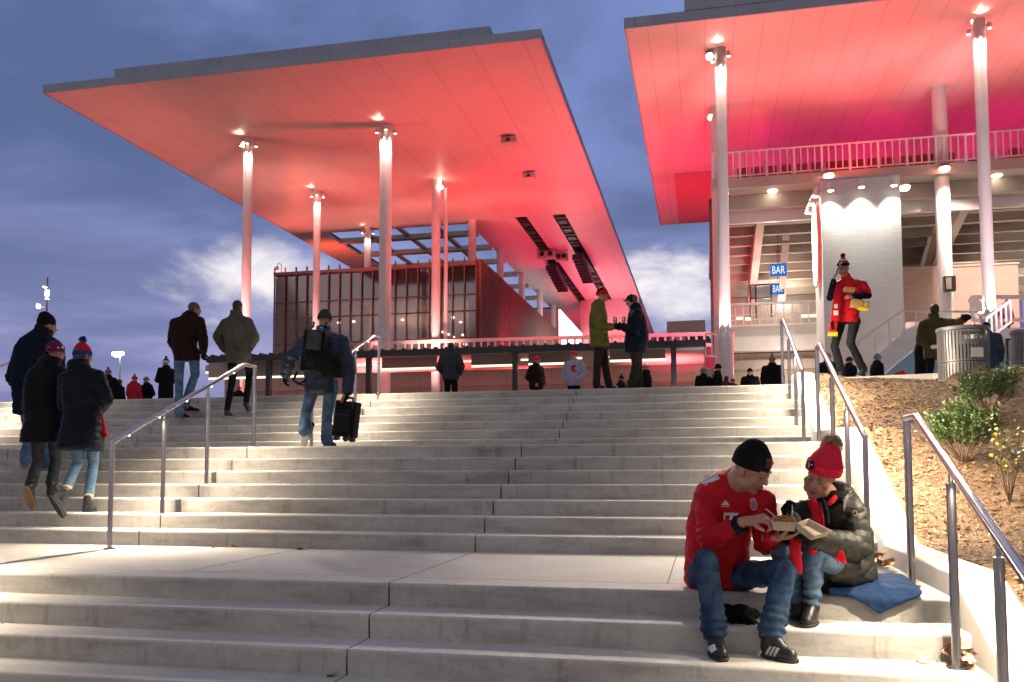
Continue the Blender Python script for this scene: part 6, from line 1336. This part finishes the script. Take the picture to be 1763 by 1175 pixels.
ph, phh, pht, phb = person('smiling man on the phone in a red jersey and scarf above the mulch bank', J,
    dict(skin=M['skin2'], top=M['jersey'], topname='jersey', bulk=.017, hem=.09, fold=.006, short=1, trm=M['charc'], tr=1.08, cr=.062, shm=M['grey_d'], solem=M['sole_w'], belly=.03, eyes='open', full=.8, hairm=M['hair_d'], hs=1.12,
         hat=('beanie', M['redn'], M['navy'], M['redn'], .026), brim=.036, btilt=.05, pomr=.036), s=.98, near=2)
for q in 'RL':
    sh0, el, wr = V(J['sh'+q]), V(J['el'+q]), V(J['wr'+q]); m = MB(); a = sh0*.5+el*.5; m.capsule(a, el, .062, .058, 16); m.capsule(el, wr, .058, .046, 16)
    to_obj('under_sleeve', remesh(m, .009, 3), M['navy'], pht, lambda co: folds(co, .006, 10, 4))
m = MB(); m.ell(phh.p(0, .0815, -.062), (.019, .006, .005), phh.ax()); m.build('teeth', M['wh'], phb, smooth=True)
m = MB()
for sg in (-1, 1): m.ptube([phh.p(sg*.031+.018*math.cos(t), .091, .004+.014*math.sin(t)) for t in [2*math.pi*i/14 for i in range(15)]], .0018, 6)
m.ptube([phh.p(-.013, .092, .006), phh.p(0, .096, .008), phh.p(.013, .092, .006)], .0016, 6)
m.build('glasses', M['black'], ph)
m = MB(); m.obox(phh.p(.0, .084, -.080), phh.ax(), (.022, .006, .012)); 
hats = [c for c in ph.children if 'beanie' in c.name]; allh = hats+[c for h_ in hats for c in h_.children if 'cuff' in c.name]
decal('hat_stripes', M['wh'], hats[0], allh, [[(1440, y), (1464, y-.5), (1464, y+1.6), (1440, y+2.2)] for y in (442.5, 447)], off=.003)
decal('hat_letter', M['wh'], hats[0], allh, [[(1449+3.6*math.cos(t), 455.5+3.9*math.sin(t)) for t in [math.radians(x) for x in range(50, 311, 26)]]+[(1449+2.1*math.cos(t), 455.5+2.3*math.sin(t)) for t in [math.radians(x) for x in range(310, 49, -26)]]], off=.004)
pb = thing('phone', 'dark phone held to the ear of the smiling man', 'phone', at(1441, 468, Y=PY-.12)); m = MB(); m.obox(at(1441, 468, Y=PY-.12), (V((.15, -.98, 0)), V((.98, .15, 0)), V((.25, 0, .97))), (.035, .005, .072)); m.build('phone_body', M['black'], pb, bevel=.004)
fy = PY-.24
sc2 = scarf(ph, [at(x, y, Y=yy) for x, y, yy in ((1447, 486, PY-.11), (1442, 504, PY-.21), (1440, 525, PY-.24), (1437, 548, PY-.26), (1433, 571, PY-.27), (1433, 574, PY-.27), (1433, 575, PY-.27))], .165, M['redn'], 'scarf', th=.008)
scarf(ph, [at(x, y, Y=yy) for x, y, yy in ((1464, 482, PY-.10), (1469, 492, PY-.17), (1478, 490, PY-.13))], .08, M['redn'], 'scarf_collar', th=.010)
decal('scarf_print', M['wh'], sc2, sc2, [[(1436, 524), (1442, 524), (1442, 526), (1438, 526), (1438, 529), (1442, 529), (1442, 531), (1436, 531)], [(1435, 535), (1443, 535), (1443, 543), (1435, 543), (1435, 541.5), (1441, 541.5), (1441, 536.5), (1435, 536.5)]], off=.002)
decal('scarf_emblem', M['blk'], sc2, sc2, [[(1430, 556), (1433, 552), (1437, 554), (1436, 560), (1438, 567), (1432, 569), (1430, 562)]], off=.002)
m = MB()
for i in range(15): p = at(1425.5+i*1.15, 573, Y=PY-.27); m.ptube([p+V((0, 0, .01)), p+V((.003*math.sin(i*3), 0, -.035)), p+V((.006*math.sin(i*2), 0, -.065))], .0055, 5)
m.build('scarf_fringe', M['yel'], sc2)
text_decal('SPUR', 'jersey_word', M['wh'], pht, pht, 1440, 496, 1456, 503)
# his food: paper box and bag
pb2 = thing('food_tray', 'open cardboard food tray held against the red jersey', 'tray', at(1462, 500, Y=PY-.3)); m = MB(); c = at(1462, 499, Y=PY-.33); m.obox(c, (V((.97, .1, -.1)), V((-.1, .97, 0)), V((.1, 0, .97))), (.085, .06, .035)); m.build('tray_body', M['paper'], pb2, bevel=.006)
pg = thing('paper_bag', 'tan paper bag tucked under the arm of the smiling man', 'paper bag', at(1479, 524, Y=PY-.3)); c = at(1480, 525, Y=PY-.28); m = MB(); m.obox(c, (V((.97, .1, -.22)), V((-.1, .97, 0)), V((.22, 0, .97))), (.14, .07, .07)); to_obj('bag_body', remesh(m, .010, 2), M['paper'], pg, lambda co: folds(co, .008, 12, 8)); m = MB(); m.obox(c+V((.05, -.02, -.085)), (V((.97, .1, -.22)), V((-.1, .97, 0)), V((.22, 0, .97))), (.08, .06, .02)); m.build('yellow_base', M['yel'], pg)
# ================================================================== people on the plaza
def bgp(label, x, ytop, h, ang, top, trm=None, hat=None, arms='down', hem=.14, hair=None, extra=None, base=None, near=0, Y=None, group='people on the plaza'):
    """standing figure; ang = facing (0 away from the photographer, 90 to the right, 180 towards the photographer)"""
    bz = PZ if base is None else base
    ht = h+ (0 if not hat else .0)
    p = at(x, ytop, Z=bz+ht) if Y is None else at(x, ytop, Y=Y)
    if Y is not None: bz = p.z-h
    a = math.radians(ang); f = V((math.sin(a), math.cos(a), 0)); r = V((math.cos(a), -math.sin(a), 0)); s = h/1.80; g = V((p.x, p.y, bz))
    def q(rx, fy, z): return g+r*rx*s+f*fy*s+V((0, 0, z*s))
    J = dict(pel=q(0, 0, .98), chest=q(0, -.01, 1.2), neck=q(0, 0, 1.50), head=q(0, .04, 1.64), hipL=q(-.09, 0, .93), hipR=q(.09, 0, .93), shL=q(-.19, 0, 1.42), shR=q(.19, 0, 1.42), knL=q(-.10, .03, .50), knR=q(.10, .05, .50), anL=q(-.11, 0, .09), anR=q(.12, .02, .09), toL=q(-.12, .17, .001), toR=q(.14, .19, .001), fdir=f+V((0, 0, -.08)), hup=(0, 0, 1), back=-f)
    if arms == 'down': J.update(elL=q(-.25, 0, 1.14), elR=q(.25, 0, 1.14), wrL=q(-.24, .10, .90), wrR=q(.24, .10, .90))
    elif arms == 'pocket': J.update(elL=q(-.31, -.04, 1.15), elR=q(.31, -.04, 1.15), wrL=q(-.20, .10, .98), wrR=q(.20, .10, .98))
    else: J.update(elL=q(-.24, .05, 1.14), elR=q(.24, .05, 1.14), wrL=q(-.10, .27, 1.18), wrR=q(.10, .27, 1.18))
    J['hpL'] = r; J['hpR'] = -r; J['htL'] = f; J['htR'] = f
    lk = dict(skin=M['skin'], top=top, bulk=.035, hem=hem, fold=.009, trm=trm or M['blk'], tr=1.05, cr=.058, shm=M['blk_leather'], gloves=None, hat=hat, hair=hair, hs=1.02)
    lk.update(extra or {}); return person(label, J, lk, s=s, near=near, group=group, at_=g)
B = lambda a, b=None, pom=None, tall=.0: ('beanie', a, b or a, pom, tall)
bgp('bystander in a grey pompom hat and black coat, leftmost on the plaza, facing left', 187, 634, 1.78, 300, M['blk'], hat=B(M['greyk'], None, M['greyk']), arms='front', hem=.25)
bgp('bystander in a black hooded coat between the grey pompom hat and the red coat', 205, 652, 1.66, 20, M['blk'], hair='short', extra=dict(hood=1, hoodup=.03))
bgp('child-sized figure in a bright red hooded coat and dark red pompom hat', 231, 646, 1.60, 10, M['coatred'], hat=B(M['jersey'], None, M['coatred']), extra=dict(hood=1))
bgp('bystander in a grey purple beanie and black jacket right of the red coat', 253, 648, 1.62, 200, M['blk'], hat=B(M['greyk']), arms='pocket')
bgp('bystander in a long black coat and blue and white striped hat facing left', 287, 616, 1.84, 285, M['blk'], hat=B(M['bluen'], M['wh'], M['bluen']), arms='front', hem=.45)
bgp('seated figure in a crimson beanie just behind the grey jacket man', 412, 664, 1.35, 300, M['blk'], hat=B(M['redk']))
bgp('man in a dark grey fleece and black trousers looking toward the pavilion', 776, 588, 1.80, 5, M['grey_d'], hair='short', arms='pocket', near=1, extra=dict(hairm=M['hair_d'], skin=M['hair_d'], face=0, bulk=.03))
bgp('man in a dark brown jacket and crimson beanie left of the grey hoodie', 923, 612, 1.76, 120, M['brown'], hat=B(M['redk']), arms='pocket', near=1, extra=dict(belly=.03))
hm_, _, ht_, _ = bgp('bearded man in a pale grey hoodie with a dark red chest print and red beanie', 988, 603, 1.80, 195, M['hood_g'], hat=B(M['redk']), arms='pocket', near=1, extra=dict(hood=1, hoodup=-.02, belly=.02, hairm=M['hair_g']))
decal('chest_print', M['jersey'], ht_, ht_, [[(983, 631), (987, 629), (992, 629), (992, 633), (988, 633), (988, 637), (993, 637), (993, 640), (986, 641), (983, 638)]], off=.004)
bgp('small figure in a black pompom hat low behind the green jacket man', 1069, 646, 1.36, 60, M['blk'], hat=B(M['blk'], None, M['blk']))
bgp('small figure in a red coat low between the two talking men', 1082, 653, 1.30, 0, M['coatred'], hair='short')
bgp('woman in a black coat and white and red striped knit hat facing left', 1112, 625, 1.70, 275, M['blk'], hat=B(M['wh'], M['redk'], None), hem=.3, near=1, extra=dict(hood=1, fold=.008))
bgp('figure in a grey hood left of the white lit column', 1211, 632, 1.66, 330, M['blk'], hat=B(M['greyk'], None, None, .01), hem=.3)
bgp('figure in a pointed black beanie beside the grey hood', 1235, 627, 1.74, 80, M['blk'], hat=B(M['blk'], None, None, .03))
bgp('figure in a dark plum coat just right of the black beanie', 1250, 646, 1.52, 30, M['purp'], hair='short')
bgp('short figure in a dark red beanie at the foot of the lit column', 1261, 650, 1.50, 20, M['purp'], hat=B(M['jersey']))
bgp('man in a black beanie and dark parka facing the camera near the top handrail', 1291, 633, 1.72, 185, M['blk'], hat=B(M['blk']), near=1, extra=dict(hood=1))
bgp('large figure in a grey blue pompom hat and black coat behind the top handrail', 1329, 611, 1.92, 10, M['blk'], hat=B(M['greyk'], None, M['greyk']), extra=dict(wide=1.15), hem=.3)
bgp('figure in a pale blue beanie and navy jacket behind the legs of the smiling man', 1424, 606, 1.86, 20, M['navy'], hat=B(M['ltblue']), extra=dict(wide=1.1))
bgp('figure in a dark plum hat and jacket between the legs of the smiling man', 1461, 613, 1.72, 60, M['navy'], hat=B(M['purp']))
bgp('figure in a pale blue hood and black jacket right of the smiling man', 1509, 608, 1.76, 75, M['blk'], hat=B(M['ltblue'], None, None, .01), near=0)
bgp('figure in a pink hat and long black coat left of the olive jacket man', 1586, 568, 1.66, 100, M['blk'], hat=B(M['redk']), hem=.5, extra=dict(wide=1.1))
bgp('person in a navy puffer jacket standing just right of the trash can', 1697, 553, 1.80, 15, M['blue_j'], hat=B(M['blk']), hem=.35, trm=M['denim'], near=1, extra=dict(quilt=.08, bulk=.05))
bgp('small figure in a pink beanie low between the two trash cans', 1716, 626, 1.36, 190, M['coatred'], hat=B(M['redk']))
fz = 5.35
MB().box((11.6, 29.1, fz-.25), (17, 32.6, fz)).build('stair_landing', M['beige'], label='raised landing slab behind the pink railing at the far right', cat='landing')
bgp('dark figure behind the pink railing on the raised landing', 1729, 520, 1.72, 200, M['purp'], hair='short', base=fz, group='people on the plaza')
# man in olive jacket leaning on the can
J = PJ(12.3, pel=(1610, 606, 0), chest=(1608, 580, 0), neck=(1607, 549, 0), head=(1609, 535, .05), hipL=(1602, 610, 0), hipR=(1620, 610, 0), shL=(1590, 560, .0), shR=(1628, 557, .0), elL=(1585, 586, -.05), wrL=(1600, 598, -.2), elR=(1648, 557, -.15), wrR=(1661, 549, -.35),
       knL=(1602, 650, .0), knR=(1622, 650, .0), anL=(1602, 660, 0), anR=(1622, 660, 0), fdir=(.1, .98, -.05), hup=(0, .0, 1), hdR=(.8, -.2, .3), hpR=(0, 0, -1), htR=(0, 1, 0), hdL=(.9, -.2, -.1), hpL=(0, 1, 0), htL=(0, 0, 1))
for q in 'LR': p = J['pel']; sx = -.1 if q == 'L' else .12; J['kn'+q] = V((p.x+sx, p.y, PZ+.5)); J['an'+q] = V((p.x+sx*1.2, p.y, PZ+.09)); J['to'+q] = V((p.x+sx*1.5, p.y+.18, PZ+.001))
om, oh, _, _ = person('man in an olive brown jacket and grey cap leaning an arm on the trash can', J,
    dict(skin=M['skin2'], top=M['olive'], bulk=.035, hem=.13, fold=.011, trm=M['blk'], shm=M['blk_leather'], hat=('cap', M['greyk'], M['blk']), hair='short', hairm=M['hair_d']), s=1.0, near=1)
m = MB(); p = at(1611, 597, Y=12.0); m.obox(p, (V((.97, .1, .15)), V((0, 1, 0)), V((-.15, 0, .97))), (.09, .01, .028)); m.build('paper_napkin', M['wh'], label='white paper in the hand of the olive jacket man', cat='paper')
m = MB(); p = at(1663, 547, Y=11.75); m.ell(p, (.09, .07, .06)); m.ell(p+V((-.05, 0, .03)), (.04, .04, .035)); to_obj_ = remesh(m, .012, 2); gk = thing('knit_cap', 'crumpled dark knit cap held above the trash can', 'cap', p); to_obj('knit_body', to_obj_, M['blk'], gk, lambda co: folds(co, .008, 15, 2))
# red pointed cover
p = at(1550, 650, Y=14.5); q_ = at(1552, 637, Y=14.5); m = MB(); m.prism([at(1532, 655, Y=14.5), at(1568, 655, Y=14.5), at(1556, 638, Y=14.5), at(1540, 643, Y=14.5)], (0, .35, 0)); m.box((p.x-.05, 14.55, PZ), (p.x+.05, 14.7, p.z)); m.build('red_cover', M['jersey'], label='dark red pointed cover low beside the foot of the blue ramp wall', cat='cover')
# notice board
nb_ = thing('notice_board', 'lilac notice board in a black frame beside the right trash can', 'notice board', at(1738, 640, Y=13)); a_, b_ = at(1733, 585, Y=13), at(1756, 660, Y=13)
m = MB(); m.box((a_.x+.02, 13.0, b_.z), (b_.x, 13.02, a_.z-.02)); m.build('board', mat('lilac_board', (.30, .28, .42)), nb_); m = MB(); m.box((a_.x-.02, 12.98, PZ), (a_.x+.019, 13.04, a_.z+.02)); m.box((b_.x+.001, 12.98, PZ), (b_.x+.04, 13.04, a_.z+.02)); m.box((a_.x+.02, 12.98, a_.z-.019), (b_.x, 13.04, a_.z+.02)); m.build('frame', M['black'], nb_)
# trash cans
M['gun'] = mat('silver_grey_paint', (.20, .195, .20), (.17, .165, .17), rough=.42, metal=.35, scale=4)
tp = at(1658, 600, d=14.2); tp = V((tp.x, tp.y, PZ)); R0 = .375; TH = at(1658, 560, d=14.2-.3).z-PZ
tcn = thing('trash_can', 'round grey slatted trash can with a white card, elbow resting on its rim', 'trash can', tp, None)
def ring_(m, z0, z1, r0, r1, n=48, a0=0, a1=360):
    vs = []; fs = []; k0 = n; full = abs(a1-a0) >= 360
    for i in range(n+(0 if full else 1)):
        a = math.radians(a0+(a1-a0)*i/n); c, s = math.cos(a), math.sin(a)
        for (r_, z) in ((r0, z0), (r1, z0), (r1, z1), (r0, z1)): vs.append((tp.x+c*r_, tp.y+s*r_, tp.z+z))
    cnt = n+(0 if full else 1)
    for i in range(n):
        j = (i+1) % cnt
        for k in range(4): fs.append((i*4+k, i*4+(k+1) % 4, j*4+(k+1) % 4, j*4+k))
    m.add(vs, fs)
m = MB(); ring_(m, TH-.06, TH, R0-.12, R0+.02); m.build('rim', M['gun'], tcn, bevel=.008)
m = MB(); 
def slat(a, z0, z1): c, s = math.cos(a), math.sin(a); m.obox((tp.x+c*R0, tp.y+s*R0, tp.z+(z0+z1)/2), (V((-s, c, 0)), V((c, s, 0)), V((0, 0, 1))), (.0165, .006, (z1-z0)/2))
ns = 46
for i in range(ns):
    a = 2*math.pi*i/ns; dg_ = math.degrees(a) % 360; op = 256 < dg_ < 316
    slat(a, .03, TH*.33); slat(a+.0, TH*.36, TH*.72 if op else TH-.07)
    
m.build('slats', M['gun'], tcn)
m = MB(); ring_(m, TH*.325, TH*.345, R0-.008, R0+.003); ring_(m, TH*.365, TH*.385, R0-.008, R0+.003); ring_(m, .01, .05, R0-.01, R0+.005); m.build('hoops', M['gun'], tcn)
m = MB(); ring_(m, TH*.71, TH*.745, R0-.012, R0+.008, 16, 254, 318); m.build('opening_sill', M['gun'], tcn)
m = MB(); m.tube((tp.x, tp.y, PZ+.02), (tp.x, tp.y, PZ+TH*.66), R0-.05, n=32); m.build('liner', M['black'], tcn)
m = MB(); a = math.radians(285); c, s = math.cos(a), math.sin(a); m.obox((tp.x+c*(R0+.015), tp.y+s*(R0+.015), PZ+TH*.50), (V((-s, c, 0)), V((c, s, 0)), V((0, 0, 1))), (.10, .004, .075)); m.build('card', mat('white_card', (.62, .60, .52)), tcn)
for k, (a, rr) in enumerate(((270, .28), (284, .30), (298, .27), (262, .30))): a = math.radians(a); m = MB(); c_ = V((tp.x+rr*math.cos(a), tp.y+rr*math.sin(a), PZ+TH*.67)); m.ptube([c_, c_+V((.0, 0, .11+.03*(k % 2)))], [.030, .036], 12); m.build('paper_cup', M['wh'], label=['white paper cup at the left of the can opening', 'tall white paper cup in the middle of the can opening', 'white paper cup at the right of the can opening', 'white paper cup nearest the front of the can opening'][k], cat='cup', group='cups in the trash can')
c2 = copy_tree(tcn, None, at(1786, 600, d=14.4)); c2.location.z = PZ; c2['label'] = 'second grey slatted trash can, cut off by the right edge of the photo'

# ================================================================== planting on the bank
M['leafg'] = mat('glossy_green_leaf', (.045, .095, .018), (.085, .155, .03), rough=.38, scale=15, spec=.5); M['leafd'] = mat('dark_green_leaf', (.03, .07, .015), rough=.4, spec=.5); M['twig'] = mat('twig_bark', (.16, .10, .06), rough=.9, scale=20)
M['leafy'] = mat('yellow_leaf', (.55, .38, .03), (.42, .40, .04), rough=.5, scale=20)
def bush(label, base, H_, Wd, seed, nl=2600, cat='shrub', group='shrubs on the mulch bank'):
    rnd = random.Random(seed); base = V(base); r = thing('shrub', label, cat, base, group); st_ = MB(); lf = MB(); ends = []
    for i in range(24):
        a = rnd.random()*6.283; sp = rnd.random()**.6; tip = base+V((math.cos(a)*Wd*.5*sp, math.sin(a)*Wd*.5*sp, H_*(.62+.38*rnd.random())*(1-.25*sp))); mid = base*.5+tip*.5+V((math.cos(a)*Wd*.10, math.sin(a)*Wd*.10, -H_*.03)); st_.ptube([base+V((rnd.uniform(-.02, .02), rnd.uniform(-.02, .02), -.02)), mid, tip], [.007, .005, .002], 5)
        for j in range(9): t = .15+.6*rnd.random(); p = mid*(1-t)+tip*t if t > .2 else mid; e = p+V((rnd.gauss(0, 1), rnd.gauss(0, 1), abs(rnd.gauss(0, .8))+.4)).normalized()*H_*.22; st_.ptube([p, e], [.003, .0012], 4); ends.append((p, e))
        ends.append((mid, tip))
    st_.build('stems', M['twig'], r)
    for i in range(nl):
        p, e = ends[rnd.randrange(len(ends))]; t = rnd.random()*1.15; c = p*(1-t)+e*t; c = c+V((rnd.gauss(0, .014), rnd.gauss(0, .014), rnd.gauss(0, .012)))
        d = ((e-p).normalized()*.8+V((rnd.gauss(0, .7), rnd.gauss(0, .7), rnd.gauss(0, .5)))).normalized(); sd = d.orthogonal().normalized(); sd = (sd*math.cos(i)+d.cross(sd)*math.sin(i)); L_ = .018+.016*rnd.random(); w_ = L_*.34; n_ = d.cross(sd)
        lf.add([c, c+d*L_*.5+sd*w_+n_*.002, c+d*L_, c+d*L_*.5-sd*w_+n_*.002], [(0, 1, 2, 3)], 0 if rnd.random() < .62 else 1)
    lf.build('foliage', [M['leafg'], M['leafd']], r, fix=False)
b1 = mulch_at(1660, 796); b2 = mulch_at(1706, 712)
bush('rounded green shrub on the mulch bank, the nearer and lower of the two', b1, .70, .66, 3, 7500); bush('bright green shrub behind and right of the rounded one', b2, .72, .74, 9, 7000)
b3 = mulch_at(1738, 865); rnd = random.Random(4); r = thing('sapling', 'sparse twiggy sapling with yellow and green leaves at the right edge', 'sapling', b3); st_ = MB(); lf = MB()
for i in range(9):
    a = rnd.random()*6.283; sp = .05+.16*rnd.random(); tip = b3+V((math.cos(a)*sp, math.sin(a)*sp, .35+.42*rnd.random())); mid = (b3+tip)/2+V((rnd.gauss(0, .02), rnd.gauss(0, .02), 0)); st_.ptube([b3-V((0, 0, .02)), mid, tip], [.006, .004, .0015], 5)
    for k in range(15):
        t = .3+.75*rnd.random(); c = mid*(1-t)+tip*t+V((rnd.gauss(0, .035), rnd.gauss(0, .035), rnd.gauss(0, .03))); d = V((rnd.gauss(0, 1), rnd.gauss(0, 1), rnd.gauss(0, .5))).normalized(); sd = d.orthogonal().normalized(); L_ = .02+.025*rnd.random(); lf.add([c, c+d*L_*.5+sd*L_*.42, c+d*L_, c+d*L_*.5-sd*L_*.42], [(0, 1, 2, 3)], 0 if rnd.random() < .55 else 1)
st_.build('stems', M['twig'], r); lf.build('leaves', [M['leafy'], M['leafg']], r, fix=False)
# yellow ground leaves on the bank
lf = MB(); rnd = random.Random(8)
for (px, py, n_, sg) in ((1520, 705, 150, .22), (1500, 740, 60, .15), (1600, 700, 60, .3), (1750, 640, 60, .25), (1660, 870, 30, .5), (1600, 780, 30, .5)):
    c = mulch_at(px, py)
    for i in range(n_):
        x = c.x+rnd.gauss(0, sg); y = c.y+rnd.gauss(0, sg)
        if x < 3.95 or y > kerbY(x)-.05: continue
        z = mulzn(x, y)+.02+.02*rnd.random(); d = V((rnd.gauss(0, 1), rnd.gauss(0, 1), rnd.gauss(0, .4))).normalized(); sd = d.cross(V((0, 0, 1))).normalized(); L_ = .02+.03*rnd.random(); p = V((x, y, z)); lf.add([p, p+d*L_*.5+sd*L_*.4+V((0, 0, .006)), p+d*L_, p+d*L_*.5-sd*L_*.4+V((0, 0, .006))], [(0, 1, 2, 3)], rnd.choice((0, 0, 1)))
lf.build('leaf_litter', [mat('orange_leaf', (.5, .22, .05), rough=.7), M['leafy']], fix=False, label='orange and yellow leaf litter scattered over the mulch bank', cat='leaves', kind='stuff')
# dry leaves on the steps, one by one
M['dry'] = mat('dry_leaf', (.42, .25, .11), (.28, .14, .05), rough=.75, scale=30); M['dry2'] = mat('pale_dry_leaf', (.58, .42, .25), (.42, .28, .14), rough=.75, scale=30); M['dryo'] = mat('orange_dry_leaf', (.50, .20, .05), (.34, .12, .03), rough=.7, scale=30)
def leaf_mesh(seed, sz, m_):
    rnd = random.Random(seed); vs = [(0, 0, 0)]; n_ = 15
    for i in range(n_):
        a = 2*math.pi*i/n_; r_ = sz*(.55+.45*abs(math.cos(a*2.5)))*(.85+.3*rnd.random()); vs.append((r_*math.cos(a), r_*math.sin(a)*.8, sz*(.35*math.cos(a*1.0+seed)**2*rnd.uniform(.5, 1.3)+.1*rnd.random())))
    mb_ = MB().add(vs, [(0, i+1, (i+1) % n_+1) for i in range(n_)]); me = mb_.mesh(); me.materials.append(m_); me.name = 'dry_leaf'; return me
LM = [leaf_mesh(i, .055, (M['dry'], M['dry2'], M['dryo'])[i % 3]) for i in range(9)]
rnd = random.Random(12)
def leaves(spots, label, group):
    for (x, y, z, k) in spots:
        o = bpy.data.objects.new('dry_leaf', LM[k % 9]); COL.objects.link(o); o.location = (x, y, z+.004); o.rotation_euler = (rnd.uniform(-.5, .5), rnd.uniform(-.5, .5), rnd.random()*6.28); s_ = rnd.uniform(.55, 1.05); o.scale = (s_, s_, s_); tag(o, label, 'leaf', group)
L_ = []
for i in range(16): L_.append((3.585-abs(rnd.gauss(0, .05)), 1.72+rnd.gauss(0, .17), .01+.014*(i % 5)+(.05 if i > 11 else 0), 2 if i % 2 else 0))
leaves(L_, 'orange brown dry leaf piled in the landing corner behind the seated woman', 'leaf pile in the landing corner')
L_ = [(3.58-abs(rnd.gauss(0, .06)), -.40-abs(rnd.gauss(0, .06)), -.31+.015*(i % 7), 1 if i % 3 else 2) for i in range(15)]
leaves(L_, 'pale dry leaf heaped beside the foot of the foreground handrail', 'leaf heap by the foreground handrail')
for (px, py, z, k, lb) in ((1600, 1128, -.31, 1, 'flat pale dry leaf left of the foreground handrail foot'), (1606, 1118, -.31, 7, 'folded tan dry leaf standing against the riser by the handrail'), (1640, 1070, -.155, 4, 'dry leaf on the step just right of the foreground handrail'), (403, 943, 0, 0, 'small dry leaf at the foot of the riser on the left landing'), (365, 943, 0, 3, 'flat brown leaf on the left landing near the riser'), (518, 947, 0, 6, 'tiny brown leaf near the middle of the landing edge'), (572, 1165, -.465, 0, 'dark curled leaf by the stair joint at the bottom')):
    p = at(px, py, Z=z); leaves([(p.x, p.y, z, k)], lb, None); o = COL.objects[-1]
    if 'group' in o: del o['group']
